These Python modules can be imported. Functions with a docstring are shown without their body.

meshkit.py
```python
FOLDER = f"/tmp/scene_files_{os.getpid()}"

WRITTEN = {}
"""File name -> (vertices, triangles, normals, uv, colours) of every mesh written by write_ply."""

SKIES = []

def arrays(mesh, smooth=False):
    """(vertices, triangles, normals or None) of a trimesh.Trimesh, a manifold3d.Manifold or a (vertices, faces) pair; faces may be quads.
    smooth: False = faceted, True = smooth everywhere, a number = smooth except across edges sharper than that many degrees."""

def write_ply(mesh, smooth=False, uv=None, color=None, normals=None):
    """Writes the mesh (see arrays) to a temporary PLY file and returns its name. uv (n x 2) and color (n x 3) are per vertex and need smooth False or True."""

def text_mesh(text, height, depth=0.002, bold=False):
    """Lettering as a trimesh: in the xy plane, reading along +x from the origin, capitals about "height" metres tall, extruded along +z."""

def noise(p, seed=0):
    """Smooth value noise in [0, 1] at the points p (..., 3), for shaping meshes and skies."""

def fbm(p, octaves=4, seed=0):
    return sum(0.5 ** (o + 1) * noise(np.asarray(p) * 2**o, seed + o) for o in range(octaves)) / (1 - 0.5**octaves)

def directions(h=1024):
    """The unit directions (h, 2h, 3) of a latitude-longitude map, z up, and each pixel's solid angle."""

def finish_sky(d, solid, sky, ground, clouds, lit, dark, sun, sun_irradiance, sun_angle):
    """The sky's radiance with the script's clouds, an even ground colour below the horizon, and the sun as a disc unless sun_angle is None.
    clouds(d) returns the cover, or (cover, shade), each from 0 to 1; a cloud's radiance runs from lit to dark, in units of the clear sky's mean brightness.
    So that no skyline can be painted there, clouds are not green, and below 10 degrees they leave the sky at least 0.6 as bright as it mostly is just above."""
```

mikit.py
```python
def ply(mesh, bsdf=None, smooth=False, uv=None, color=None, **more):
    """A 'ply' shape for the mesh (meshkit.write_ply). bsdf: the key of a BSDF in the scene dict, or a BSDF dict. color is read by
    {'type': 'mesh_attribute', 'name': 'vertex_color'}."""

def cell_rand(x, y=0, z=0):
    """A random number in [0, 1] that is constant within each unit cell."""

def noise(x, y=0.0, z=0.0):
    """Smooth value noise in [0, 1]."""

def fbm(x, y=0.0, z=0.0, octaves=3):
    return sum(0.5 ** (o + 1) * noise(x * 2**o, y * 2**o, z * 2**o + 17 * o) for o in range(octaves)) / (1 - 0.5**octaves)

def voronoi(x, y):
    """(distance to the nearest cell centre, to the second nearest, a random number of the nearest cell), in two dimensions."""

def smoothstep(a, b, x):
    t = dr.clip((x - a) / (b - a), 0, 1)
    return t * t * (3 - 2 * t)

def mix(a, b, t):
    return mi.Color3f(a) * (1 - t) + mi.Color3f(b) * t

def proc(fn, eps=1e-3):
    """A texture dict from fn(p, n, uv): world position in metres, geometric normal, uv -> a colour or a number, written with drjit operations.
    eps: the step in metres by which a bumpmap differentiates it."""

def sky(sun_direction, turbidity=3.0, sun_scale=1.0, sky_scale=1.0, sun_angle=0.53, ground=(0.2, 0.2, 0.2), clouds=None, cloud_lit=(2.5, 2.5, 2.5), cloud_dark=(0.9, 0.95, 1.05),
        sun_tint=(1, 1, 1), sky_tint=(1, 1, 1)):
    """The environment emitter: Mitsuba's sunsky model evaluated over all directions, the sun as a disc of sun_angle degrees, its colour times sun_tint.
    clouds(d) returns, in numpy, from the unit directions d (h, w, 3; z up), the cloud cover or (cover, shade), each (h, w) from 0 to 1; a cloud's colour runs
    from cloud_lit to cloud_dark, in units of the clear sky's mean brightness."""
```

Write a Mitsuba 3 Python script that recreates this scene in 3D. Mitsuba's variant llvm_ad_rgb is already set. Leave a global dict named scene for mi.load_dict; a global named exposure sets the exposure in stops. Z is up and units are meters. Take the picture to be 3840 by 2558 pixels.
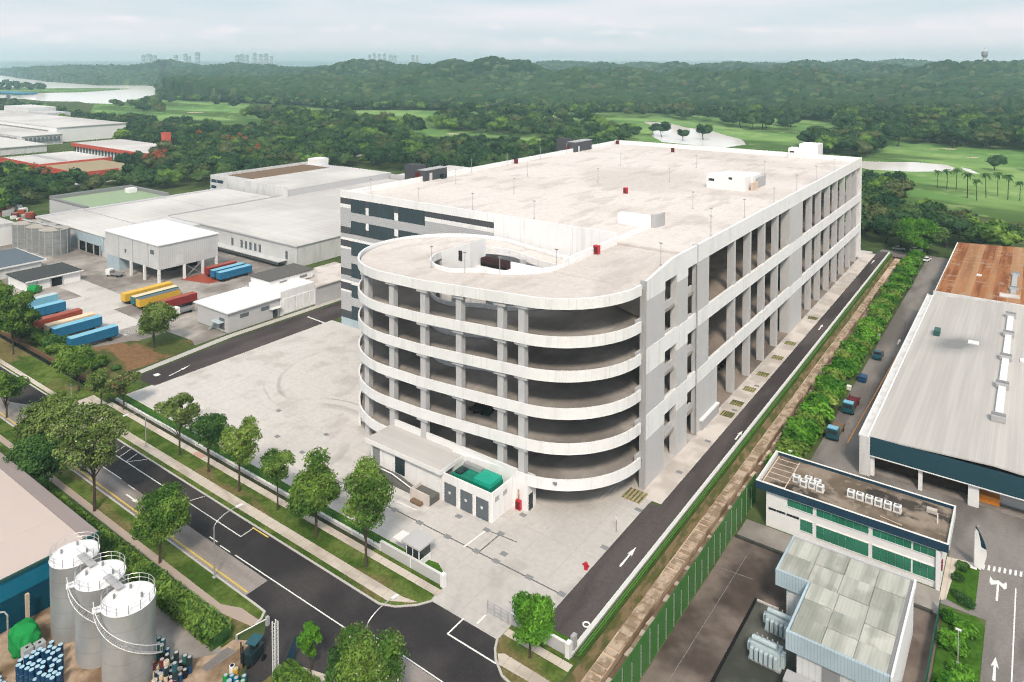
import math, random
import numpy as np, trimesh, drjit as dr, mitsuba as mi, mikit, meshkit
from shapely.geometry import Polygon, LineString, Point
from shapely.ops import unary_union
from mikit import proc, fbm, noise, cell_rand, smoothstep, mix, voronoi

T = mi.ScalarTransform4f
scene, labels = {}, {}
RNG = np.random.default_rng(7)

# ------------------------------------------------------------------ camera, sky, exposure
EYE = np.array([0.0, 0.0, 72.0])
FWD = np.array([-0.58890368, 0.80744937, -0.0348995])
scene['camera'] = {
    'type': 'perspective', 'fov': 70.42, 'fov_axis': 'x', 'near_clip': 1.0, 'far_clip': 20000.0,
    'principal_point_offset_y': 0.3731,
    'to_world': T().look_at(origin=EYE.tolist(), target=(EYE + FWD * 100).tolist(), up=[0, 0, 1]),
    'medium': {'type': 'ref', 'id': 'air'},
}


def cloud_cover(d):
    """A nearly closed, thin layer: pale blue streaks higher up, whiter towards the horizon."""
    az = np.arctan2(d[..., 0], d[..., 1])
    el = np.arcsin(np.clip(d[..., 2], -1, 1))
    p = np.stack([az * 5.0, el * 60.0, 0 * az], -1)
    n = meshkit.fbm(p, 4, 3)
    p2 = np.stack([az * 26.0, el * 130.0, 0 * az + 5], -1)
    puff = np.clip((meshkit.fbm(p2, 3, 9) - 0.62) / 0.2, 0, 1) * np.exp(-((el - 0.035) / 0.022) ** 2)
    rise = np.clip(el / 0.10, 0, 1)
    shade = np.clip(0.08 + 0.62 * rise ** 0.8 + 1.1 * (n - 0.5) * np.clip(el / 0.03, 0, 1) - 0.7 * puff, 0, 1)
    return np.full(d.shape[:2], 0.97), shade


SUN = (0.42, -0.55, 0.72)
scene['sky'] = mikit.sky(SUN, turbidity=3, sun_scale=0.30, sun_angle=10, clouds=cloud_cover,
                         cloud_lit=(1.40, 1.27, 1.31), cloud_dark=(0.88, 1.04, 1.11), sun_tint=(0.93, 0.985, 1.09))
exposure = 3.0

# the air
scene['air'] = {'type': 'homogeneous', 'albedo': {'type': 'rgb', 'value': [0.62, 0.88, 0.99]}, 'sigma_t': 1.6e-4}
scene['haze'] = {'type': 'cube', 'to_world': T().translate([-2500, 3400, 77]).scale([6500, 5200, 83]),
                 'bsdf': {'type': 'null'}, 'interior': {'type': 'ref', 'id': 'air'}}
labels['haze'] = {'label': 'pale humid haze that fades the far hills and towers', 'category': 'haze', 'kind': 'stuff'}


# ------------------------------------------------------------------ mesh helpers
def box(x0, x1, y0, y1, z0, z1):
    v = np.array([[x, y, z] for x in (x0, x1) for y in (y0, y1) for z in (z0, z1)], float)
    f = np.array([[0, 1, 3], [0, 3, 2], [4, 6, 7], [4, 7, 5], [0, 4, 5], [0, 5, 1], [2, 3, 7], [2, 7, 6], [0, 2, 6], [0, 6, 4], [1, 5, 7], [1, 7, 3]])
    return v, f


def sbox(x0, x1, y0, y1):
    return Polygon([(x0, y0), (x1, y0), (x1, y1), (x0, y1)])


def rbox(cx, cy, z0, lx, ly, lz, ang=0.0):
    v, f = box(-lx / 2, lx / 2, -ly / 2, ly / 2, z0, z0 + lz)
    return rotz((v, f), ang, (cx, cy, 0))


def rotz(g, ang, t=(0, 0, 0)):
    v, f = g
    a = math.radians(ang)
    R = np.array([[math.cos(a), -math.sin(a), 0], [math.sin(a), math.cos(a), 0], [0, 0, 1]])
    return v @ R.T + np.array(t, float), f


def cat(*gs):
    gs = [g for g in gs if g is not None and len(g[0])]
    vs, fs, n = [], [], 0
    for v, f in gs:
        vs.append(np.asarray(v, float)); fs.append(np.asarray(f, int) + n); n += len(v)
    return np.vstack(vs), np.vstack(fs)


def poly(p, z0, z1=None):
    """A shapely polygon or list of points as a flat sheet at z0, or a prism from z0 to z1."""
    if not hasattr(p, 'exterior') and not hasattr(p, 'geoms'):
        p = Polygon(p)
    out = []
    for q in getattr(p, 'geoms', [p]):
        if q.is_empty or q.area < 1e-4 or not hasattr(q, 'exterior'):
            continue
        if z1 is None:
            v2, f = trimesh.creation.triangulate_polygon(q, engine='earcut')
            v = np.column_stack([v2, np.full(len(v2), z0)])
            a = v[f[:, 1]] - v[f[:, 0]]; b = v[f[:, 2]] - v[f[:, 0]]
            f = np.where((a[:, 0] * b[:, 1] - a[:, 1] * b[:, 0] < 0)[:, None], f[:, ::-1], f)
            out.append((v, f))
        else:
            m = trimesh.creation.extrude_polygon(q, z1 - z0, engine='earcut')
            out.append((np.array(m.vertices) + [0, 0, z0], np.array(m.faces)))
    return cat(*out)


def tube(path, r, n=6, cap=True):
    path = np.asarray(path, float)
    rr = np.broadcast_to(np.asarray(r, float), (len(path),))
    t = np.gradient(path, axis=0)
    t /= np.linalg.norm(t, axis=1, keepdims=True) + 1e-12
    vs = []
    ref = np.array([0, 0, 1.0]) if abs(t[0, 2]) < 0.9 else np.array([1.0, 0, 0])
    for p, d, q in zip(path, t, rr):
        x = np.cross(ref, d); x /= np.linalg.norm(x) + 1e-12
        y = np.cross(d, x)
        a = np.arange(n) * 2 * np.pi / n
        vs.append(p + q * (np.cos(a)[:, None] * x + np.sin(a)[:, None] * y))
    v = np.vstack(vs); f = []
    for k in range(len(path) - 1):
        for i in range(n):
            j = (i + 1) % n
            f += [[k * n + i, k * n + j, k * n + n + j], [k * n + i, k * n + n + j, k * n + n + i]]
    if cap:
        v = np.vstack([v, path[0], path[-1]])
        b = (len(path) - 1) * n
        for i in range(n):
            j = (i + 1) % n
            f += [[len(v) - 2, j, i], [len(v) - 1, b + i, b + j]]
    return v, np.array(f)


def cyl(cx, cy, z0, z1, r, n=16, r1=None):
    return tube([(cx, cy, z0), (cx, cy, z1)], [r, r if r1 is None else r1], n)


def beam(a, b, w, h):
    """A bar of square section from a to b."""
    return tube([a, b], max(w, h) * 0.707, 4)


def strip(a, b, w, z):
    """A flat painted line from a to b."""
    a, b = np.array(a, float), np.array(b, float)
    d = (b - a) / np.linalg.norm(b - a); n = np.array([-d[1], d[0]]) * w / 2
    return poly([a + n, a - n, b - n, b + n], z)


def sweep(pts, prof):
    """Sweep a vertical profile [(offset outward, dz), ...] along pts (x, y, z), right-hand side is outward."""
    pts = np.asarray(pts, float)
    d = np.gradient(pts[:, :2], axis=0); d /= np.linalg.norm(d, axis=1, keepdims=True) + 1e-12
    nrm = np.column_stack([d[:, 1], -d[:, 0]])
    k = len(prof); vs = []
    for p, n in zip(pts, nrm):
        for o, dz in prof:
            vs.append([p[0] + n[0] * o, p[1] + n[1] * o, p[2] + dz])
    f = []
    for i in range(len(pts) - 1):
        for a in range(k):
            b = (a + 1) % k
            f += [[i * k + a, i * k + k + a, i * k + k + b], [i * k + a, i * k + k + b, i * k + b]]
    e = (len(pts) - 1) * k
    for a in range(1, k - 1):
        f += [[0, a, a + 1], [e, e + a + 1, e + a]]
    return np.array(vs), np.array(f)


def ribbon(a, b):
    """A sheet between two lists of points (x, y, z)."""
    a, b = np.asarray(a, float), np.asarray(b, float)
    n = len(a); f = []
    for i in range(n - 1):
        f += [[i, i + 1, n + i + 1], [i, n + i + 1, n + i]]
    return np.vstack([a, b]), np.array(f)


# ------------------------------------------------------------------ entries
_count = {}


def numbered(name):
    n = _count.get(name, 0)
    _count[name] = n + 1
    return name if n == 0 else f'{name}_{n:03d}'


def lab(key, label, cat_=None, group=None, kind=None):
    labels[key] = {'label': label}
    if cat_: labels[key]['category'] = cat_
    if group: labels[key]['group'] = group
    if kind: labels[key]['kind'] = kind


def put(key, g, m, smooth=False, color=None, to_world=None):
    s = mikit.ply(g, m, smooth=smooth, color=color)
    if to_world is not None: s['to_world'] = to_world
    scene[key] = s
    return key


def thing(name, label, cat_, group=None):
    k = numbered(name); lab(k, label, cat_, group); return k


def part(parent, name, g, m, smooth=False, label=None, kind=None):
    k = numbered(parent + '__' + name)
    put(k, g, m, smooth)
    if label or kind:
        labels[k] = {}
        if label: labels[k]['label'] = label
        if kind: labels[k]['kind'] = kind
    return k


def single(name, g, m, label, cat_, group=None, smooth=False):
    k = thing(name, label, cat_, group); put(k, g, m, smooth); return k


def struct(name, g, m, label=None, smooth=False, color=None):
    k = numbered(name); put(k, g, m, smooth, color)
    labels[k] = {'kind': 'structure'}
    if label: labels[k]['label'] = label
    return k


# ------------------------------------------------------------------ materials
def two(b): return {'type': 'twosided', 'bsdf': b}
def rgb(c): return {'type': 'rgb', 'value': [float(x) for x in c]}
def dif(name, c):
    scene[name] = two({'type': 'diffuse', 'reflectance': rgb(c) if isinstance(c, (tuple, list)) else proc(c)}); return name
def pla(name, c, rough=0.5, metallic=0.0, spec=0.4):
    scene[name] = two({'type': 'principled', 'base_color': rgb(c) if isinstance(c, (tuple, list)) else proc(c), 'roughness': rough, 'metallic': metallic, 'specular': spec}); return name


def f_yard(p, n, uv):
    big = fbm(p.x * 0.035, p.y * 0.035, 1.0, 4); mid = fbm(p.x * 0.22, p.y * 0.22, 3.0, 4); fine = fbm(p.x * 1.9, p.y * 1.9, 5.0, 2)
    c = mix((0.60, 0.575, 0.555), (0.47, 0.448, 0.43), smoothstep(0.35, 0.72, big) * 0.75)
    c = mix(c, (0.37, 0.34, 0.315), smoothstep(0.56, 0.78, mid) * 0.40)
    # tyre arcs where lorries turn in
    d1 = dr.sqrt(dr.square(p.x + 126) + dr.square(p.y - 112)); d2 = dr.sqrt(dr.square(p.x + 112) + dr.square(p.y - 83))
    d3 = dr.sqrt(dr.square(p.x + 82) + dr.square(p.y - 66))
    wob = 2.2 * fbm(p.x * 0.12, p.y * 0.12, 6.0, 3)
    def arcs(d, lo, hi, k, s):
        brk = smoothstep(0.50, 0.72, fbm(p.x * 0.06 + s, p.y * 0.06, 4.0 + s, 3))
        return smoothstep(0.66, 0.95, noise((d + wob) * k, s, 3.0)) * smoothstep(lo, lo + 3, d) * (1 - smoothstep(hi - 4, hi, d)) * brk
    w = arcs(d1, 7, 24, 1.1, 0.0) + arcs(d2, 8, 30, 0.9, 5.0) + arcs(d3, 12, 34, 0.8, 9.0)
    c = mix(c, (0.25, 0.235, 0.22), dr.clip(w, 0, 1) * 0.42)
    jx = dr.abs(p.x / 6.0 - dr.floor(p.x / 6.0) - 0.5); jy = dr.abs(p.y / 6.0 - dr.floor(p.y / 6.0) - 0.5)
    j = dr.maximum(smoothstep(0.490, 0.497, jx), smoothstep(0.490, 0.497, jy))
    c = mix(c, (0.33, 0.31, 0.29), j * 0.4)
    return c * (0.93 + 0.14 * fine)


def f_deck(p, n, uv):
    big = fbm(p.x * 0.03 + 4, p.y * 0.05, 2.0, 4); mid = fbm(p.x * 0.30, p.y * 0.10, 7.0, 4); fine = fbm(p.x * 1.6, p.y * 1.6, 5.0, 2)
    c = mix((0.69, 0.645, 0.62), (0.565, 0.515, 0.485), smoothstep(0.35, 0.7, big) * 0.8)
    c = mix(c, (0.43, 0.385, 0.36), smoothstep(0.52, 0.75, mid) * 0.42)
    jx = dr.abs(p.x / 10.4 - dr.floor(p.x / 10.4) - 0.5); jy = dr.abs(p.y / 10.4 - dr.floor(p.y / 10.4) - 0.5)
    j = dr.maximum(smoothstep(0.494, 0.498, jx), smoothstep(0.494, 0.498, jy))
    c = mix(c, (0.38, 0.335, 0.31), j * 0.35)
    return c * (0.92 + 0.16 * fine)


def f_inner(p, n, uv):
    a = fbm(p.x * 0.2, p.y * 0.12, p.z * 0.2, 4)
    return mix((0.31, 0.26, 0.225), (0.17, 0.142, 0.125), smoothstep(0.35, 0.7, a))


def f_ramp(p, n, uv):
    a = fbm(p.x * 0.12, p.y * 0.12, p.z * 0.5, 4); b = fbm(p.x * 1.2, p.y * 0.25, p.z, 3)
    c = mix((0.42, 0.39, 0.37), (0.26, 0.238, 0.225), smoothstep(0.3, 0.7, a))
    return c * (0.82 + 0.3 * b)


def f_asphalt(p, n, uv):
    a = fbm(p.x * 0.15, p.y * 0.15, 0.0, 4); b = noise(p.x * 7, p.y * 7, 1.0)
    return mix((0.042, 0.039, 0.042), (0.068, 0.062, 0.063), smoothstep(0.3, 0.7, a)) * (0.85 + 0.3 * b)


def f_newroad(p, n, uv):
    a = fbm(p.x * 0.25, p.y * 0.06, 4.0, 4); b = noise(p.x * 7, p.y * 7, 1.0)
    return mix((0.066, 0.056, 0.058), (0.105, 0.090, 0.090), smoothstep(0.35, 0.7, a)) * (0.85 + 0.3 * b)


def f_oldroad(p, n, uv):
    a = fbm(p.x * 0.06, p.y * 0.5, 4.0, 4); b = noise(p.x * 6, p.y * 6, 1.0)
    return mix((0.33, 0.295, 0.28), (0.22, 0.195, 0.185), smoothstep(0.3, 0.7, a)) * (0.9 + 0.2 * b)


def f_greyroad(p, n, uv):
    a = fbm(p.x * 0.22, p.y * 0.07, 4.0, 4); b = noise(p.x * 6, p.y * 6, 1.0)
    return mix((0.255, 0.235, 0.225), (0.155, 0.140, 0.133), smoothstep(0.3, 0.7, a)) * (0.9 + 0.2 * b)


def f_grass(p, n, uv):
    a = fbm(p.x * 0.35, p.y * 0.35, 0.0, 4); b = fbm(p.x * 3.1, p.y * 3.1, 2.0, 3); dry = fbm(p.x * 0.12, p.y * 0.25, 9.0, 3)
    c = mix((0.055, 0.100, 0.018), (0.120, 0.165, 0.040), smoothstep(0.3, 0.7, a))
    c = mix(c, (0.20, 0.15, 0.075), smoothstep(0.54, 0.72, dry) * 0.75)
    return c * (0.6 + 0.8 * b)


def f_lawn(p, n, uv):
    b = fbm(p.x * 3.1, p.y * 3.1, 2.0, 3); a = fbm(p.x * 0.5, p.y * 0.5, 3.0, 3)
    return mix((0.035, 0.100, 0.012), (0.075, 0.165, 0.022), a) * (0.65 + 0.7 * b)


def f_golf(p, n, uv):
    a = fbm(p.x * 0.012, p.y * 0.016, 0.0, 4); b = fbm(p.x * 0.10, p.y * 0.10, 2.0, 3); s = fbm(p.x * 0.007 + 3, p.y * 0.02, 4.0, 3)
    c = mix((0.125, 0.24, 0.07), (0.205, 0.33, 0.11), smoothstep(0.35, 0.65, a))
    c = mix(c, (0.07, 0.125, 0.04), smoothstep(0.46, 0.58, s) * 0.8)
    c = mix(c, (0.30, 0.34, 0.15), smoothstep(0.62, 0.8, b) * 0.4)
    return c * (0.8 + 0.4 * b)


def f_plain(p, n, uv):
    a = fbm(p.x * 0.02, p.y * 0.02, 0.0, 4); b = fbm(p.x * 0.2, p.y * 0.2, 2.0, 3)
    return mix((0.05, 0.085, 0.03), (0.10, 0.125, 0.05), a) * (0.6 + 0.8 * b)


def f_oldyard(p, n, uv):
    a = fbm(p.x * 0.10, p.y * 0.10, 0.0, 4); b = fbm(p.x * 0.6, p.y * 0.6, 2.0, 4)
    c = mix((0.40, 0.37, 0.345), (0.24, 0.215, 0.20), smoothstep(0.35, 0.65, a))
    return c * (0.8 + 0.4 * b)


def f_dirtyard(p, n, uv):
    a = fbm(p.x * 0.16, p.y * 0.16, 0.0, 5); b = fbm(p.x * 0.8, p.y * 0.8, 2.0, 4)
    c = mix((0.205, 0.165, 0.145), (0.085, 0.066, 0.058), smoothstep(0.32, 0.68, a))
    return c * (0.7 + 0.6 * b)


def f_soil(p, n, uv):
    a = fbm(p.x * 0.4, p.y * 0.25, 0.0, 5); b = fbm(p.x * 2.0, p.y * 2.0, 2.0, 3)
    c = mix((0.42, 0.31, 0.225), (0.20, 0.135, 0.085), smoothstep(0.35, 0.65, a))
    return c * (0.75 + 0.5 * b)


def f_redsoil(p, n, uv):
    a = fbm(p.x * 0.12, p.y * 0.3, 0.0, 5); b = fbm(p.x * 1.5, p.y * 1.5, 2.0, 3)
    c = mix((0.22, 0.13, 0.07), (0.085, 0.105, 0.035), smoothstep(0.38, 0.56, a))
    return c * (0.75 + 0.5 * b)


def f_footpath(p, n, uv):
    a = fbm(p.x * 0.2, p.y * 0.6, 0.0, 4); jx = dr.abs(p.x / 1.8 - dr.floor(p.x / 1.8) - 0.5)
    c = mix((0.60, 0.54, 0.47), (0.46, 0.40, 0.345), smoothstep(0.35, 0.7, a))
    return mix(c, (0.30, 0.26, 0.22), smoothstep(0.465, 0.485, jx) * 0.5)


def f_whiteroof(p, n, uv):
    a = fbm(p.x * 0.03, p.y * 0.03, 0.0, 3); r = fbm(p.x * 0.05, p.y * 1.3, 4.0, 3); b = fbm(p.x * 0.4, p.y * 0.06, 9.0, 3)
    c = mix((0.66, 0.645, 0.635), (0.54, 0.52, 0.51), smoothstep(0.3, 0.7, a))
    return c * (0.90 + 0.13 * r) * (0.95 + 0.08 * b)


def f_eastroof(p, n, uv):
    a = fbm(p.x * 0.8, p.y * 0.03, 0.0, 4); rib = dr.abs(p.x / 0.9 - dr.floor(p.x / 0.9) - 0.5)
    # the sooty patch downwind of the exhaust cowl
    e = dr.square((p.x + 15.6 - 0.25 * (p.y - 188)) / 3.6) + dr.square((p.y - 192) / 5.2)
    soot = dr.exp(-e) * (0.7 + 0.6 * fbm(p.x * 0.5, p.y * 0.5, 2.0, 3))
    c = mix((0.54, 0.52, 0.50), (0.48, 0.46, 0.445), smoothstep(0.3, 0.7, a))
    c = c * (0.96 + 0.06 * smoothstep(0.40, 0.46, rib))
    return mix(c, (0.20, 0.21, 0.215), dr.clip(soot * 1.15, 0, 0.85))


def f_rust(p, n, uv):
    a = fbm(p.x * 0.9, p.y * 0.07, 0.0, 4); s = cell_rand(dr.floor(p.x / 1.6), 4.0, 2.0); b = fbm(p.x * 0.5, p.y * 0.5, 5.0, 4)
    c = mix((0.36, 0.155, 0.070), (0.23, 0.085, 0.040), smoothstep(0.3, 0.7, a))
    c = mix(c, (0.48, 0.29, 0.165), smoothstep(0.55, 0.9, s) * 0.7)
    return mix(c, (0.40, 0.31, 0.24), smoothstep(0.60, 0.75, b) * 0.5)


def sheet(k):
    def fn(p, n, uv):
        a = fbm(p.x * 0.9, p.y * 0.10, k, 4); b = fbm(p.x * 0.35, p.y * 0.35, 3.0 + k, 4); r = dr.abs(p.x / 0.42 - dr.floor(p.x / 0.42) - 0.5)
        c = mix((0.50, 0.505, 0.46), (0.33, 0.345, 0.305), smoothstep(0.3, 0.7, a)) * (0.86 + 0.11 * k)
        return mix(c, (0.24, 0.245, 0.215), smoothstep(0.55, 0.75, b) * 0.5) * (1 - 0.10 * smoothstep(0.38, 0.46, r))
    return fn


def f_officeroof(p, n, uv):
    a = fbm(p.x * 0.22, p.y * 0.22, 0.0, 5); b = fbm(p.x * 1.2, p.y * 1.2, 2.0, 4); w = fbm(p.x * 0.16 + 3, p.y * 0.3, 6.0, 4)
    c = mix((0.28, 0.225, 0.18), (0.145, 0.115, 0.088), smoothstep(0.35, 0.65, a))
    c = mix(c, (0.035, 0.032, 0.03), smoothstep(0.60, 0.72, w) * 0.85)
    return mix(c, (0.33, 0.28, 0.235), smoothstep(0.58, 0.7, b) * 0.5)


def f_wallgrime(p, n, uv):
    a = fbm(p.x * 0.7, p.y * 0.7, p.z * 0.15, 4)
    return mix((0.66, 0.66, 0.665), (0.53, 0.53, 0.535), smoothstep(0.4, 0.75, a) * 0.8)


def f_white(p, n, uv):
    a = fbm(p.x * 0.5, p.y * 0.5, p.z * 0.12, 4); b = fbm(p.x * 0.06, p.y * 0.06, p.z * 0.3, 3); q = p.x * 1.7 + p.y * 2.1
    s = fbm(q, p.z * 0.10, 2.0, 3); u = (p.x + p.y * 1.3) / 6.5; k = dr.abs(u - dr.floor(u) - 0.5)
    c = mix((0.86, 0.86, 0.875), (0.74, 0.735, 0.74), smoothstep(0.42, 0.8, a) * 0.5 + b * 0.12)
    c = mix(c, (0.55, 0.545, 0.54), smoothstep(0.58, 0.80, s) * 0.30)
    return c * (1 - 0.10 * smoothstep(0.488, 0.496, k))


def f_steel(p, n, uv):
    a = fbm(p.x * 0.35, p.y * 0.35, p.z * 0.12, 4); k = dr.abs(p.z / 1.9 - dr.floor(p.z / 1.9) - 0.5)
    c = mix((0.43, 0.445, 0.46), (0.29, 0.305, 0.32), smoothstep(0.3, 0.7, a))
    return c * (1 - 0.18 * smoothstep(0.47, 0.49, k))


def f_cladgrey(p, n, uv):
    k = dr.abs(p.z / 0.45 - dr.floor(p.z / 0.45) - 0.5)
    return mi.Color3f(0.50, 0.505, 0.53) * (1 - 0.28 * smoothstep(0.36, 0.46, k)) * (0.92 + 0.12 * fbm(p.x * 0.3, p.y, p.z * 0.8, 3))


def f_cladblue(p, n, uv):
    k = dr.abs(p.x / 0.6 - dr.floor(p.x / 0.6) - 0.5)
    return mi.Color3f(0.058, 0.082, 0.098) * (1 - 0.3 * smoothstep(0.36, 0.46, k)) * (0.85 + 0.3 * fbm(p.x * 0.3, p.y, p.z * 0.3, 3))


def f_panelgrey(p, n, uv):
    k = dr.abs(p.y / 0.9 - dr.floor(p.y / 0.9) - 0.5)
    return mi.Color3f(0.565, 0.56, 0.572) * (1 - 0.07 * smoothstep(0.42, 0.48, k)) * (0.95 + 0.08 * fbm(p.y * 0.5, p.z * 0.15, 1.0, 3))


def f_ribwall(p, n, uv):
    q = p.x + p.y
    k = dr.abs(q / 0.7 - dr.floor(q / 0.7) - 0.5)
    return mi.Color3f(0.60, 0.61, 0.62) * (1 - 0.14 * smoothstep(0.36, 0.46, k)) * (0.88 + 0.18 * fbm(q * 0.3, p.z * 0.2, 1.0, 3))


def f_bluewall(p, n, uv):
    k = dr.abs(p.x / 0.35 - dr.floor(p.x / 0.35) - 0.5)
    return mi.Color3f(0.42, 0.52, 0.585) * (1 - 0.22 * smoothstep(0.34, 0.46, k)) * (0.85 + 0.25 * fbm(p.x * 0.5, p.y * 0.5, p.z * 0.3, 3))


def leaf(c0, c1, k):
    def fn(p, n, uv):
        a = fbm(p.x * k, p.y * k, p.z * k, 3); b = cell_rand(p.x * 1.7, p.y * 1.7, p.z * 1.7)
        return mix(c0, c1, smoothstep(0.3, 0.7, a)) * (0.65 + 0.7 * b)
    return fn


dif('m_yard', f_yard); dif('m_deck', f_deck); dif('m_inner', f_inner); dif('m_ramp', f_ramp)
dif('m_asphalt', f_asphalt); dif('m_newroad', f_newroad); dif('m_oldroad', f_oldroad); dif('m_greyroad', f_greyroad)
dif('m_grass', f_grass); dif('m_lawn', f_lawn); dif('m_golf', f_golf); dif('m_plain', f_plain)
dif('m_oldyard', f_oldyard); dif('m_dirtyard', f_dirtyard); dif('m_soil', f_soil); dif('m_redsoil', f_redsoil); dif('m_footpath', f_footpath)
dif('m_whiteroof', f_whiteroof); dif('m_eastroof', f_eastroof); dif('m_rust', f_rust); dif('m_sheetroof', sheet(0)); dif('m_sheetroof_b', sheet(1)); dif('m_sheetroof_c', sheet(2)); dif('m_officeroof', f_officeroof)
dif('m_wall', f_wallgrime); dif('m_white', f_white); dif('m_cladgrey', f_cladgrey); dif('m_cladblue', f_cladblue); dif('m_panel', f_panelgrey)
dif('m_ribwall', f_ribwall); dif('m_bluewall', f_bluewall)
pla('m_steel', f_steel, 0.42, 0.35)
dif('m_leaf_dark', leaf((0.025, 0.070, 0.022), (0.075, 0.157, 0.041), 0.35))
dif('m_leaf_mid', leaf((0.054, 0.123, 0.023), (0.150, 0.247, 0.048), 0.35))
dif('m_leaf_light', leaf((0.098, 0.182, 0.029), (0.213, 0.308, 0.064), 0.35))
dif('m_leaf_vivid', leaf((0.042, 0.143, 0.015), (0.132, 0.312, 0.035), 0.35))
dif('m_leaf_olive', leaf((0.083, 0.132, 0.033), (0.182, 0.256, 0.072), 0.35))
dif('m_far_dark', leaf((0.014, 0.042, 0.020), (0.042, 0.088, 0.034), 0.12)); dif('m_far_mid', leaf((0.028, 0.066, 0.022), (0.078, 0.130, 0.042), 0.12)); dif('m_far_olive', leaf((0.050, 0.072, 0.030), (0.105, 0.125, 0.055), 0.12))
dif('m_bloom', leaf((0.26, 0.25, 0.17), (0.40, 0.38, 0.27), 0.6))
dif('m_bloom_pink', leaf((0.30, 0.13, 0.11), (0.42, 0.27, 0.22), 0.6))
dif('m_bark', (0.085, 0.066, 0.052))
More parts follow.
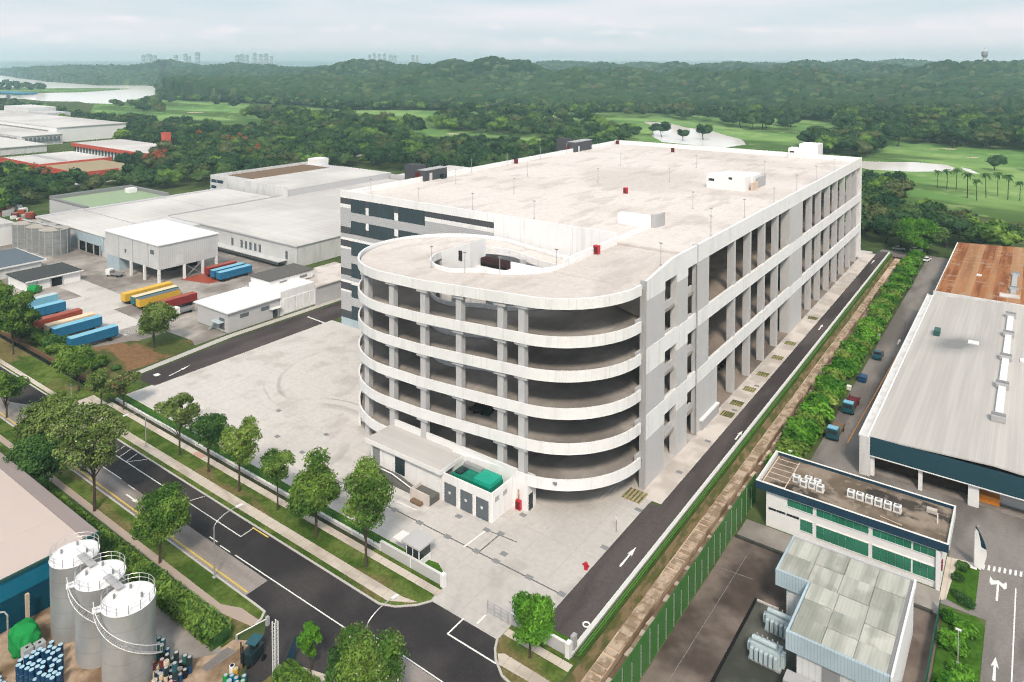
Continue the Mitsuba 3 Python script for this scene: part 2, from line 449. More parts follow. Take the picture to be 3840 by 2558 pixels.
for nm, c in {'m_plainwhite': (0.80, 0.80, 0.81), 'm_paint': (0.78, 0.775, 0.76), 'm_yellow': (0.62, 0.46, 0.12), 'm_grey': (0.42, 0.42, 0.435), 'm_midgrey': (0.25, 0.255, 0.265),
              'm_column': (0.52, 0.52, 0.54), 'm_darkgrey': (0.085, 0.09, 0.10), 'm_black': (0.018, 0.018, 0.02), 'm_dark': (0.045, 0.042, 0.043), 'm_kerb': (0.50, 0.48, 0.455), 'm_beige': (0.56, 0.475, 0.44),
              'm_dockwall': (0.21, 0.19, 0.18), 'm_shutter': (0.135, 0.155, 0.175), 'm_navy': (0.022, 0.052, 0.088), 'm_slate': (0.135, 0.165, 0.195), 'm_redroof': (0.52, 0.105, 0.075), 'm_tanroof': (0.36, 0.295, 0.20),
              'm_brownroof': (0.20, 0.14, 0.10), 'm_hut': (0.085, 0.088, 0.10), 'm_maroon': (0.13, 0.030, 0.035), 'm_sand': (0.56, 0.45, 0.355), 'm_strut': (0.60, 0.49, 0.40), 'm_brick': (0.155, 0.085, 0.062),
              'm_fartower': (0.30, 0.31, 0.33), 'm_greengrass_roof': (0.30, 0.39, 0.26), 'm_greencover': (0.02, 0.27, 0.07), 'm_gap': (0.14, 0.135, 0.13), 'm_stonepath': (0.42, 0.34, 0.29), 'm_pinkpad': (0.55, 0.34, 0.28)}.items():
    dif(nm, c)
for nm, c, r in (('m_blue', (0.012, 0.135, 0.275), .5), ('m_bluetop', (0.17, 0.42, 0.56), .5), ('m_redbox', (0.30, 0.060, 0.035), .5), ('m_darkred', (0.22, 0.022, 0.022), .5), ('m_cream', (0.70, 0.55, 0.38), .5),
                 ('m_yellowbox', (0.62, 0.38, 0.045), .5), ('m_tealbox', (0.02, 0.14, 0.16), .5), ('m_wallblue', (0.004, 0.145, 0.25), .45), ('m_green', (0.005, 0.185, 0.125), .4), ('m_greenlid', (0.01, 0.36, 0.25), .4),
                 ('m_fencegreen', (0.040, 0.140, 0.030), .5), ('m_railgreen', (0.030, 0.150, 0.035), .5), ('m_red', (0.46, 0.012, 0.03), .4), ('m_cabteal', (0.012, 0.080, 0.105), .35), ('m_orange', (0.75, 0.28, 0.03), .5),
                 ('m_drumblue', (0.006, 0.050, 0.13), .4), ('m_drumtop', (0.36, 0.55, 0.66), .4), ('m_machine', (0.012, 0.028, 0.034), .35), ('m_tfm', (0.42, 0.50, 0.53), .45), ('m_roofgreen', (0.02, 0.085, 0.075), .5)):
    pla(nm, c, r)
pla('m_glassgreen', lambda p, n, uv: mix((0.012, 0.125, 0.075), (0.035, 0.235, 0.145), fbm(p.x * 0.5, p.z * 0.7, 3.0, 3)), 0.12, 0.0, 0.6)
pla('m_glassdark', (0.02, 0.028, 0.035), 0.1, 0.0, 0.6)
pla('m_metal', (0.55, 0.55, 0.56), 0.4, 0.6)
scene['m_water'] = {'type': 'bumpmap', 'arbitrary': proc(lambda p, n, uv: 0.05 * fbm(p.x * 0.25, p.y * 0.25, 0.0, 3), 0.2), 'scale': 1.0,
                    'nested': {'type': 'principled', 'base_color': rgb((0.56, 0.52, 0.49)), 'roughness': 0.12, 'specular': 0.5}}  # muddy base colour raised so it also carries brightness of the reflected sky
scene['m_canopy'] = two({'type': 'diffuse', 'reflectance': {'type': 'mesh_attribute', 'name': 'vertex_color'}})
dif('m_sidewalk', lambda p, n, uv: mix((0.66, 0.61, 0.575), (0.50, 0.455, 0.42), smoothstep(0.35, 0.7, fbm(p.x * 0.3, p.y * 0.3, 1.0, 4))))
dif('m_slab_dark', lambda p, n, uv: mix((0.13, 0.13, 0.115), (0.055, 0.058, 0.05), smoothstep(0.35, 0.68, fbm(p.x * 0.2, p.y * 0.2, 3.0, 5))))
dif('m_sandbank', lambda p, n, uv: mix((0.60, 0.47, 0.36), (0.30, 0.21, 0.14), smoothstep(0.42, 0.66, fbm(p.x * 0.5, p.y * 0.28, 1.0, 5))))
dif('m_brownwater', (0.115, 0.075, 0.045))
dif('m_dockbrown', lambda p, n, uv: mix((0.075, 0.048, 0.04), (0.045, 0.032, 0.03), fbm(p.x * 0.6, p.z * 2.0, 1.0, 3)))
dif('m_kerbwhite', (0.66, 0.67, 0.66))
dif('m_navyblue', (0.006, 0.060, 0.105)); dif('m_gapwarm', (0.30, 0.255, 0.25)); dif('m_slatedark', (0.075, 0.08, 0.085)); dif('m_tanroof2', (0.40, 0.37, 0.33))
dif('m_silo', lambda p, n, uv: mi.Color3f(0.25, 0.26, 0.265) * (0.75 + 0.5 * fbm(p.x * 0.3, p.y * 0.3, p.z * 0.9, 3)) * (1 - 0.2 * smoothstep(0.4, 0.47, dr.abs(p.z / 1.1 - dr.floor(p.z / 1.1) - 0.5))))
dif('m_flame', (0.42, 0.10, 0.05))
dif('m_bankgreen', lambda p, n, uv: mix((0.10, 0.105, 0.04), (0.21, 0.155, 0.09), smoothstep(0.45, 0.62, fbm(p.x * 1.2, p.y * 0.5, p.z, 4))))
dif('m_ditch', lambda p, n, uv: mix((0.03, 0.038, 0.022), (0.075, 0.085, 0.05), fbm(p.x * 0.8, p.y * 2.0, 1.0, 4)))
dif('m_bankgrass', lambda p, n, uv: mix((0.022, 0.060, 0.012), (0.085, 0.125, 0.03), fbm(p.x * 2.5, p.y * 0.7, 1.0, 4)))
dif('m_raillight', (0.10, 0.26, 0.06))
dif('m_slabsand', lambda p, n, uv: mix((0.50, 0.40, 0.315), (0.30, 0.225, 0.16), smoothstep(0.35, 0.62, fbm(p.x * 1.3, p.y * 0.9, 1.0, 4))))
dif('m_fascia', (0.026, 0.068, 0.092))
dif('m_darkvent', (0.055, 0.032, 0.033))

# ------------------------------------------------------------------ the ground
DRAIN = sbox(-43.2, -38.4, 40, 300)
PLAIN = Polygon([(-8900, -1700), (3900, -1700), (3900, 8500), (-8900, 8500)])
struct('ground', poly(PLAIN.difference(DRAIN), 0.0), 'm_plain')
LAKE = Polygon([(-1262, 588), (-1320, 640), (-1480, 762), (-1654, 889), (-1969, 1056), (-2149, 1152), (-2256, 1040), (-2818, 1130), (-3700, 1320), (-5200, 1700), (-5200, 1300), (-3200, 880), (-2200, 610), (-1804, 585), (-1450, 560), (-1387, 590), (-1330, 575)])
SPIT = Polygon([(-1905, 640), (-1830, 690), (-1798, 770), (-1850, 855), (-1915, 942), (-1990, 935), (-2060, 900), (-2150, 830), (-2330, 800), (-2300, 740), (-2080, 690)])
POND1 = Polygon([(-382, 790), (-347, 741), (-300, 640), (-272, 600), (-212, 588), (-205, 625), (-222, 664), (-246, 690), (-274, 726), (-310, 746), (-350, 790)])
POND2 = Polygon([(-103, 569), (-88, 575), (-72, 586), (-60, 584), (-51, 583), (-46, 570), (-43, 556), (-54, 545), (-65, 535), (-90, 528), (-112, 545)])
POND3 = Polygon([(-43, 577), (-37, 569), (-30.5, 549), (-35, 550), (-40, 562)])
GOLF = Polygon([(-1262, 560), (-1010, 440), (-800, 425), (-560, 395), (-330, 470), (-110, 420), (-5, 395), (140, 380), (140, 1300), (-20, 1240), (-150, 1110), (-240, 960), (-400, 950), (-640, 850), (-830, 735), (-960, 765), (-1120, 760), (-1400, 765), (-1480, 745), (-1330, 640)])
WATER = unary_union([LAKE.difference(SPIT), POND1, POND2, POND3])
struct('golf_course', poly(GOLF.difference(WATER), 0.02), 'm_golf', 'bright green golf fairways between groups of trees')
struct('water', poly(LAKE.difference(SPIT), 0.03), 'm_water', 'pale wide reservoir reflecting the sky')
for pnd, lb in ((POND1, 'pale pond on the golf course behind the flat roof'), (POND2, 'bright pond on the golf course beside the palms'), (POND3, 'small narrow pond beside the larger bright pond')):
    struct('pond', poly(pnd, 0.03), 'm_water', lb)
struct('spit', poly(SPIT, 0.3), 'm_golf', 'low green spit with trees in the reservoir')
# pale sand bunkers of the golf course
for x, y, a, b_, an in ((-960, 560, 26, 7, 20), (-880, 590, 30, 8, 10), (-470, 545, 14, 5, 0), (-398, 520, 12, 4, 10), (-436, 575, 10, 4, 40), (-300, 700, 12, 4, 0), (-84, 760, 14, 4, 0), (-40, 640, 9, 3, 10), (-140, 800, 22, 5, 0), (-240, 850, 26, 6, 0), (-60, 690, 10, 3, 0)):
    th = np.linspace(0, 2 * np.pi, 18)[:-1]; rr = 1 + 0.22 * np.sin(3 * th + x)
    v = np.column_stack([a / 2 * rr * np.cos(th), b_ * rr * np.sin(th), 0 * th])
    v, _ = rotz((v, None), an, (x, y, 0))
    struct('sand_bunker', poly(v[:, :2], 0.05), 'm_sand')

# the street
struct('old_road', poly(sbox(-330, -85.2, 55.9, 59.35), 0.03), 'm_oldroad')
struct('old_road', poly(sbox(-66.5, 60, 54, 61.1), 0.03), 'm_oldroad')
struct('road', poly(unary_union([sbox(-330, 60, 59.35, 65.25), sbox(-85.2, -66.5, 55.5, 65.25), Polygon([(-79.6, 55.6), (-66.5, 55.6), (-66.5, 30), (-72.5, 45.0), (-76.5, 52.2)]),
        Polygon([(-69.0, 65.2), (-64.6, 69.2), (-63.8, 70.2), (-53.4, 70.1), (-52.8, 68.8), (-51.2, 67.0), (-48.6, 65.2)])]).difference(sbox(-66.5, 60, 54, 61.1)), 0.035), 'm_asphalt')
struct('turning_area', poly(Polygon([(-172, 60.4), (-166.4, 63.3), (-160, 59.3), (-157.6, 51.8), (-158, 44), (-215, 44), (-215, 57), (-182, 57)]), 0.045), 'm_oldroad')
def line(name, a, b_, w, m='m_paint', z=0.05): struct(name, strip(a, b_, w, z), m)
for x0, x1, y in ((-134, -126.6, 59.3), (-123.9, -121.6, 59.2), (-100.3, -98.2, 59.8), (-97.2, -94.6, 59.6), (-93.5, -66.5, 59.7)):
    line('lane_line', (x0, y), (x1, y + 0.012 * (x1 - x0)), 0.17)
line('lane_line', (-66.5, 61.25), (-38, 61.25), 0.17)
line('bay_line', (-137, 62.5), (-96.5, 62.6), 0.16)
for x in (-136.2, -134.1, -131.6): line('bay_line', (x, 62.6), (x - 1.0, 65.1), 0.14)
line('bay_line', (-131.4, 62.6), (-129.2, 65.1), 0.14)
line('bay_line', (-111.4, 62.6), (-110.4, 65.1), 0.14); line('bay_line', (-96.5, 62.6), (-96.7, 64.9), 0.14)
line('box_line', (-58.85, 66.9), (-58.85, 70.1), 0.22); line('box_line', (-58.85, 66.95), (-51.2, 66.95), 0.22)
line('yellow_line', (-230, 56.35), (-85.5, 56.35), 0.28, 'm_yellow'); line('yellow_line', (-97.0, 64.95), (-93.0, 64.95), 0.25, 'm_yellow')
def arrow(x, y, L, ang, m='m_paint', z=0.06, w=0.16):
    g = poly([(-L / 2, -w), (L * 0.12, -w * 0.8), (L * 0.05, -w * 2.6), (L / 2, 0), (L * 0.05, w * 2.6), (L * 0.12, w * 0.8), (-L / 2, w)], z)
    struct('road_arrow', rotz(g, ang, (x, y, 0)), m)
arrow(-119.3, 57.7, 4.4, 0); arrow(-47.05, 93.2, 5.2, 90); arrow(-46.8, 206, 5, 90); arrow(-45.6, 136.6, 4, 90); arrow(-47.4, 285, 5, 90); arrow(-160.6, 89.0, 6.5, 106); arrow(-56.4, 108.4, 4.6, 90)
struct('road_marking', poly([(-163.4, 84.0), (-161.9, 84.0), (-161.9, 85.2), (-163.4, 85.2)], 0.06), 'm_paint')
# kerbs
def kerb(pts, w=0.3, h=0.12):
    struct('kerb', poly(LineString(pts).buffer(w / 2, cap_style='flat', join_style='mitre'), -0.05, h), 'm_kerb')
kerb([(-330, 65.35), (-69.6, 65.4), (-67.4, 66.3), (-65.3, 68.2), (-64.2, 69.9)])
kerb([(-330, 55.65), (-82.0, 55.65), (-80.6, 55.6), (-79.9, 54.6), (-79.7, 53.6)])
kerb([(-53.3, 70.0), (-52.6, 68.6), (-51.6, 67.4), (-49.6, 66.0), (-46.6, 65.4), (40, 65.4)])
# verges, footpaths and the covered drain beside the boundary wall
struct('verge', poly(Polygon([(-330, 65.5), (-69.7, 65.55), (-67.3, 66.5), (-65.3, 68.4), (-64.4, 69.9), (-64.6, 70.9), (-330, 70.9)]), 0.09), 'm_grass')
struct('footpath', poly(Polygon([(-163.8, 66.35), (-69.0, 66.4), (-66.4, 67.9), (-65.6, 68.6), (-67.9, 68.1), (-163.8, 68.0)]), 0.10), 'm_footpath')
struct('footpath', poly(sbox(-330, -165.2, 65.9, 66.9), 0.10), 'm_footpath')
struct('footpath', poly(Polygon([(-163.6, 68.0), (-160.3, 68.0), (-157.2, 71.2), (-163.6, 71.3)]), 0.097), 'm_footpath')
struct('drain_cover', poly(Polygon([(-157, 70.9), (-64.4, 70.9), (-64.2, 72.1), (-157, 72.1)]), 0.095), 'm_footpath')
struct('footpath_patch', poly(sbox(-124.2, -121.4, 70.95, 72.05), 0.105), 'm_pinkpad')
struct('ditch', poly(sbox(-160, -78, 72.15, 72.78), 0.085), 'm_ditch'); struct('verge', poly(sbox(-78, -64.6, 72.1, 72.75), 0.085), 'm_grass')
struct('lawn', poly(Polygon([(-158.5, 73.0), (-72.0, 73.0), (-72.0, 75.1), (-158.5, 75.4)]), 0.12), 'm_lawn')
struct('lawn', poly(Polygon([(-69.9, 73.2), (-66.2, 73.2), (-66.6, 74.9), (-68.4, 75.8), (-69.9, 75.5)]), 0.14), 'm_lawn')
struct('verge', poly(sbox(-330, -158.8, 70.9, 79.5).difference(sbox(-330, -164.9, 72.2, 73.3)), 0.08), 'm_grass')
struct('verge', poly(Polygon([(-53.1, 70.0), (-52.4, 68.6), (-51.4, 67.5), (-49.4, 66.1), (-46.4, 65.5), (-43.5, 65.5), (-43.5, 72.8), (-53.1, 72.8)]), 0.09), 'm_grass')
struct('footpath', poly(Polygon([(-51.9, 68.2), (-50.8, 67.0), (-43.5, 67.2), (-43.5, 68.6), (-51.2, 68.7)]), 0.10), 'm_footpath')
struct('footpath', poly(Polygon([(-53.1, 71.0), (-43.6, 70.9), (-43.6, 72.1), (-53.1, 72.1)]), 0.105), 'm_footpath')
struct('lawn', poly(sbox(-52.0, -45.2, 73.1, 75.3), 0.12), 'm_lawn')
struct('verge', poly(sbox(-330, -79.8, 49.0, 55.5), 0.06), 'm_grass')
struct('footpath', poly(Polygon([(-200, 52.9), (-86.4, 53.0), (-83.6, 54.2), (-79.9, 54.3), (-79.9, 53.1), (-86, 51.9), (-200, 51.9)]), 0.075), 'm_stonepath')
struct('verge', poly(Polygon([(-66.4, 54.0), (60, 54.0), (60, 40), (-71.5, 40), (-71.5, 51.5)]), 0.08), 'm_grass')
struct('footpath', poly(Polygon([(-70.8, 52.6), (-66.4, 53.9), (30, 53.2), (30, 51.9), (-66, 52.2)]), 0.095), 'm_footpath')
# the concrete yard of the big warehouse
YARD = unary_union([sbox(-158.4, -50.1, 75.1, 131.6), Polygon([(-64.4, 69.9), (-53.2, 69.9), (-53.2, 75.2), (-72, 75.2), (-66, 72.2)]), sbox(-154, -50, 131.6, 300)])
struct('yard', poly(YARD, 0.04), 'm_yard', 'pale stained concrete yard around the multi-storey warehouse')
struct('driveway', poly(Polygon([(-165.4, 81.0), (-157.5, 81.3), (-158.0, 131), (-158, 210), (-168, 210), (-168.2, 108.0)]), 0.05), 'm_newroad', 'dark new asphalt strip beside the pale yard')
line('drive_line', (-165.6, 129.3), (-157.8, 128.9), 0.5, z=0.06)
struct('side_road', poly(Polygon([(-50.2, 75.4), (-44.95, 75.4), (-44.95, 302), (-48.45, 302), (-48.45, 107.0), (-50.2, 106.6)]), 0.05), 'm_newroad', 'dark new asphalt road along the long open facade')
struct('walkway', poly(sbox(-52.4, -48.45, 107.5, 297), 0.06), 'm_sidewalk')
line('yard_line', (-83.8, 82.8), (-79.4, 83.0), 0.2); line('yard_line', (-67.7, 80.6), (-67.4, 85.5), 0.28); line('yard_line', (-85.5, 80.6), (-82.3, 80.8), 0.2)
line('stop_line', (-56.9, 70.4), (-56.9, 72.2), 0.3, z=0.055)
line('yard_joint', (-98, 81.0), (-51, 81.1), 0.22, 'm_gap', z=0.045); line('yard_joint', (-65.2, 81.1), (-65.1, 86.4), 0.22, 'm_gap', z=0.045); line('yard_joint', (-67.4, 85.8), (-62.0, 86.2), 0.2, 'm_gap', z=0.0455)
for x, y in ((-76.9, 81.0), (-73, 85.8), (-67.4, 85.8), (-65.1, 86.4), (-71.2, 81.05), (-65.6, 81.1), (-62, 83), (-62, 81.1), (-56.3, 81.2), (-50.9, 81.2), (-50.8, 92.9), (-50.8, 104.1), (-65, 92.1), (-82.4, 81.0), (-96, 90), (-92.5, 87.6), (-110, 90), (-117, 84), (-108.5, 83.2), (-100.6, 79.6), (-125.5, 90.5), (-49.8, 118), (-49.6, 131), (-49.7, 146), (-49.5, 160)):
    k = single('drain_grate', box(x - 0.55, x + 0.55, y - 0.42, y + 0.42, 0.03, 0.065), 'm_midgrey', 'square dark drain grate set into the pale yard', 'grate', 'drain grates in the yard')
single('manhole_ring', tube([(-45.5 + .42 * math.cos(a), 78.5 + .42 * math.sin(a), .07) for a in np.linspace(0, 2 * np.pi, 19)], .12, 5), 'm_plainwhite', 'round white manhole near the lower end of the dark side road', 'manhole')
for x, y, s in [(-53.0, 107.2, 1.7)] + [(-50.3, y, 1.25) for y in (143.5, 149.3, 157.4, 166.8, 178.4, 189.5, 212)]:
    k = thing('floor_grating', 'square yellowish grass-block grating in the pavement by the facade' if y > 110 else 'yellowish grating of bars beside the spiral ramp\'s wide pillar', 'grating', 'grass gratings along the facade' if y > 110 else None)
    part(k, 'bed', box(x - s, x + s, y - s, y + s, 0.03, 0.075), 'm_soil')
    for j in range(5):
        xx = x - s + (2 * s) * (j + 0.5) / 5
        part(k, 'bar', box(xx - 0.11, xx + 0.11, y - s + 0.08, y + s - 0.08, 0.07, 0.13), 'm_leaf_olive')
# neighbours' yards
struct('neighbour_yard', poly(Polygon([(-300, 77.5), (-193, 77.5), (-186.5, 88), (-186.5, 156), (-330, 156), (-330, 90)]), 0.03), 'm_oldyard', 'worn concrete lorry yard of the low white warehouses')
for pl_, lb in ((Polygon([(-236, 92), (-193, 92), (-190, 100), (-236, 100)]), 'pale'), (Polygon([(-262, 100), (-216, 100), (-216, 108), (-262, 108)]), 'pale')):
    struct('yard_patch', poly(pl_, 0.036), 'm_yard')
struct('yard_patch', poly(Polygon([(-221, 104), (-206, 106), (-206, 120), (-227, 119)]), 0.036), 'm_greyroad')
struct('yard_patch', poly(Polygon([(-198, 92), (-186.6, 94), (-186.6, 104), (-198, 101)]), 0.036), 'm_greyroad')
struct('yard_patch', poly(Polygon([(-228, 127), (-216, 130), (-216, 141), (-229, 141)]), 0.036), 'm_redbox')
struct('grass_slope', poly(Polygon([(-193, 79.5), (-170, 79.5), (-169.5, 88), (-171.6, 99), (-176, 100.5), (-188, 91)]), 0.04), 'm_redsoil', 'grass patch with bare red soil beside the new asphalt strip')
struct('yard_patch', poly(Polygon([(-188, 100), (-176, 100.6), (-171.7, 99.2), (-172.3, 108.6), (-188, 108.6)]), 0.041), 'm_oldyard')
struct('verge', poly(Polygon([(-330, 74), (-193, 74), (-193, 79), (-240, 82), (-262, 90), (-330, 100)]), 0.045), 'm_grass')
struct('kerb_strip', poly(Polygon([(-168.0, 81.0), (-166.0, 81.0), (-169.2, 108), (-169.2, 160), (-171.4, 160), (-171.4, 108)]), 0.055), 'm_kerb')
struct('factory_yard', poly(Polygon([(-170, 5), (-70, 5), (-70, 30), (-73.2, 46), (-77.5, 52.0), (-84.0, 48.0), (-104, 47.6), (-170, 49)]), 0.03), 'm_soil', 'brown trampled factory yard with drums and tanks')
struct('yard_slab', poly(Polygon([(-104, 44.0), (-82.4, 44.5), (-78.8, 48.9), (-84, 48.4), (-104, 47.4)]), 0.042), 'm_oldyard')
struct('yard_slab', poly(Polygon([(-79.2, 45.8), (-78.0, 46.0), (-77.8, 49.8), (-79.4, 49.4)]), 0.05), 'm_greyroad')
struct('access_road', poly(unary_union([sbox(-32.2, -22.4, 122, 305), sbox(-32.2, 40, 122.5, 140), sbox(-4.3, 40, 60, 140), sbox(-9.4, 40, 109.5, 124), Polygon([(-48, 297), (40, 297), (40, 306), (-48, 306)])]), 0.03), 'm_greyroad', 'grey access road around the east warehouse')
line('orange_line', (-28.1, 146), (-26.9, 205), 0.22, 'm_orange'); arrow(-28.1, 207, 4.5, 90)
line('lane_line', (-1.3, 90), (-1.35, 118.6), 0.16)
for i in range(9): line('crossing_bar', (-5.2 + i * 0.62, 120.4 + 0.2 * i), (-5.15 + i * 0.62, 121.7 + 0.2 * i), 0.28)
def fork_arrow(x, y, L):
    w = 0.13
    struct('road_arrow', cat(poly([(x - w, y), (x + w, y), (x + w, y + L * .8), (x - w, y + L * .8)], 0.06), poly([(x - 1.0, y + L * .72), (x - .75, y + L * .62), (x + .05, y + L * .78), (x + .75, y + L * .62), (x + 1.0, y + L * .72), (x + .95, y + L), (x + .55, y + L * .86), (x, y + L * .95), (x - .55, y + L * .86), (x - .95, y + L)], 0.064)), 'm_paint')
fork_arrow(-3.35, 114.3, 5.0); arrow(-3.0, 101.2, 4.2, 90)
struct('substation_yard', poly(sbox(-36.2, -9.0, 60, 107), 0.03), 'm_dirtyard', 'dark stained concrete yard inside the green hoarding')
struct('transformer_pad', poly(sbox(-29.2, -21, 60, 95.4), 0.05), 'm_slab_dark')
struct('kerb', box(-29.5, -29.2, 60, 95.7, 0.0, 0.22), 'm_black'); struct('kerb', box(-29.2, -26.4, 95.4, 95.7, 0.0, 0.22), 'm_kerb')
line('yard_joint', (-35.8, 98.8), (-31, 99.2), 0.09, 'm_midgrey', z=0.04); line('yard_joint', (-33.6, 70), (-33.2, 104), 0.06, 'm_midgrey', z=0.04)
struct('yard_ledge', box(-36.0, -10.0, 106.6, 107.0, 0, 0.35), 'm_slab_dark')
struct('yard_strip', poly(sbox(-36.0, -9.4, 107.0, 112), 0.05), 'm_oldyard')
struct('planting_bed', poly(Polygon([(-8.9, 60), (-4.35, 60), (-4.35, 108.0), (-5.4, 109.4), (-8.9, 108.2)]), 0.10), 'm_lawn')
struct('planting_bed', poly(Polygon([(-8.8, 110.8), (-6.2, 110.0), (-5.6, 111.5), (-5.6, 120.2), (-8.2, 119.8)]), 0.12), 'm_lawn')
struct('paved_strip', poly(Polygon([(-9.6, 109.8), (-8.85, 110.6), (-8.25, 119.8), (-5.9, 120.5), (-6.2, 121.2), (-9.6, 120.4)]), 0.10), 'm_footpath')

# ------------------------------------------------------------------ the open drain between wall and hoarding
struct('drain_bed', cat(poly(sbox(-43.0, -38.6, 40, 300), -1.6)), 'm_soil')
struct('drain_bank', cat(ribbon([(-43.2, 40, 0.02), (-43.2, 300, 0.02)], [(-42.3, 40, -0.9), (-42.3, 300, -0.9)]), box(-42.4, -42.2, 40, 300, -1.7, -0.9)), 'm_bankgreen')
struct('drain_sand', box(-42.15, -40.35, 40, 300, -1.6, -0.66), 'm_sandbank')
struct('drain_channel', poly(sbox(-40.3, -39.55, 40, 300), -1.5), 'm_brownwater')
struct('drain_bank', cat(box(-39.5, -38.4, 40, 300, -1.7, -0.1)), 'm_soil')
wall = thing('drain_wall', 'low white wall topped with pale coping along the dark side road', 'wall')
part(wall, 'wall', box(-44.85, -44.35, 73.1, 302, -0.1, 0.34), 'm_grey')
part(wall, 'coping', box(-44.9, -44.3, 73.05, 302, 0.34, 0.42), 'm_kerbwhite')
rail = thing('green_railing', 'low green railing between the white wall and the sandy drain', 'railing')
for z in (0.35, 0.8): part(rail, 'rail', box(-43.62, -43.52, 73.4, 300, z, z + 0.1), 'm_raillight')
part(rail, 'planting', box(-44.2, -43.25, 73.4, 300, 0.02, 0.14), 'm_bankgrass')
for i in range(76):
    y = 74 + i * 3.0; part(rail, 'post', box(-43.62, -43.5, y, y + 0.12, 0.0, 1.0), 'm_raillight')
y = 70.5
while y < 262:
    L = RNG.uniform(0.7, 1.9); gp_ = RNG.uniform(0.12, 0.5); xo = RNG.uniform(-.05, .05)
    single('drain_slab', rbox(-41.2 + xo, y + L / 2, -0.66, 1.55 + RNG.uniform(-.1, .1), L, 0.10 + RNG.uniform(0, .05), RNG.uniform(-1, 1)), 'm_slabsand', 'pale rough slab lying across the sandy drain', 'slab', 'slabs across the sandy drain')
    y += L + gp_
for i in range(26):
    y = 73 + i * 4.0 + RNG.uniform(-1, 1); L = RNG.uniform(0.8, 2.2)
    single('loose_slab', rbox(-39.2, y, -0.1, 0.5, L * .8, 0.1, RNG.uniform(-8, 8)), 'm_strut', 'loose pale slab on the bank below the green hoarding', 'slab', 'loose slabs below the hoarding')
hoard = thing('green_hoarding', 'tall green sheet hoarding with pale posts around the substation yard', 'hoarding')
n = 22
for i in range(n):
    y0 = 66 + i * 2.35
    off = 0.03 * (i % 2)
    part(hoard, 'panel', box(-36.5 + off, -36.42 + off, y0 + 0.04, y0 + 2.31, 0, 4.55), 'm_fencegreen')
    part(hoard, 'post', box(-36.4, -36.3, y0 - 0.035, y0 + 0.035, 0, 3.4 + 0.5 * (i % 3)), 'm_metal')
part(hoard, 'top_rail', box(-36.62, -36.5, 66, 117.8, 4.1, 4.25), 'm_railgreen'); part(hoard, 'top_rail', box(-36.62, -36.5, 66, 117.8, 3.2, 3.32), 'm_railgreen')

# ------------------------------------------------------------------ the multi-storey warehouse
W = thing('warehouse_building', 'huge pale three-storey warehouse with flat roof and long open facade of columns', 'warehouse')
X0, X1, Y0, Y1 = -153.8, -52.5, 131.5, 289.5
XI = -70.0                                             # the dock wall behind the open drive
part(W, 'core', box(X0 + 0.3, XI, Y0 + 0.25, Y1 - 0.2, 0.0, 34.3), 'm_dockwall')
part(W, 'roof_deck', poly(sbox(X0 + 0.4, X1 - 0.3, Y0 + 0.1, Y1 - 0.3).difference(sbox(XI + 1.0, X1 - 0.2, Y0 - 1, Y0 + 0.2)), 34.35, 35.0), 'm_deck')
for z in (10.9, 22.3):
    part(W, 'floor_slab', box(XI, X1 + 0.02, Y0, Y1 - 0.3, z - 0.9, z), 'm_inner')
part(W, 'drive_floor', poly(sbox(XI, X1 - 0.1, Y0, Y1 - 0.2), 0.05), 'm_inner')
# roof parapets and the two lower facade bands
part(W, 'parapet', box(X1 - 0.35, X1 + 0.1, 121.0, Y1 + 0.05, 33.45, 36.85), 'm_white')
part(W, 'parapet', (np.array([[x, y, z] for x in (X1 - .35, X1 + .1) for y, zz in ((109.9, (33.3, 35.3)), (121.0, (33.45, 36.85))) for z in zz]), box(0, 1, 0, 1, 0, 1)[1]), 'm_white')
part(W, 'parapet', box(X0, X1 - 0.35, Y1 - 0.35, Y1 + 0.05, 33.45, 36.75), 'm_white')
part(W, 'parapet', box(X0, X0 + 0.4, Y0, Y1 - 0.35, 33.45, 36.45), 'm_white')
part(W, 'parapet', box(X0 - 0.03, -69.6, Y0 - 0.12, Y0 + 0.35, 34.95, 36.9), 'm_white')
for z0, z1 in ((20.95, 23.75), (9.75, 12.45)):
    part(W, 'facade_band', box(X1 - 0.45, X1 + 0.1, 109.9, Y1 + 0.03, z0, z1), 'm_white')
# columns along the drive
cols = [153.9, 164.3, 174.8, 185.6] + [218.7, 229.2, 240.5, 251.2, 262.0, 272.3, 281.4]
for y in cols:
    part(W, 'column', box(X1 - 1.65, X1 - 0.12, y - 0.55, y + 0.55, 0.0, 33.45), 'm_column')
    part(W, 'inner_column', box(XI + 0.35, XI + 1.25, y - 0.5, y + 0.5, 0.0, 33.45), 'm_dockwall')
part(W, 'corner_column', box(X1 - 1.5, X1 + 0.12, Y1 - 1.2, Y1 + 0.08, 0.0, 33.45), 'm_white')
part(W, 'corner_column', box(XI - 0.2, XI + 1.0, Y1 - 1.2, Y1 + 0.06, 0.0, 33.45), 'm_white')
for z in (10.9, 22.3): part(W, 'end_rail', box(XI + 1, X1 - 1.5, Y1 - 0.5, Y1 - 0.2, z, z + 1.3), 'm_white')
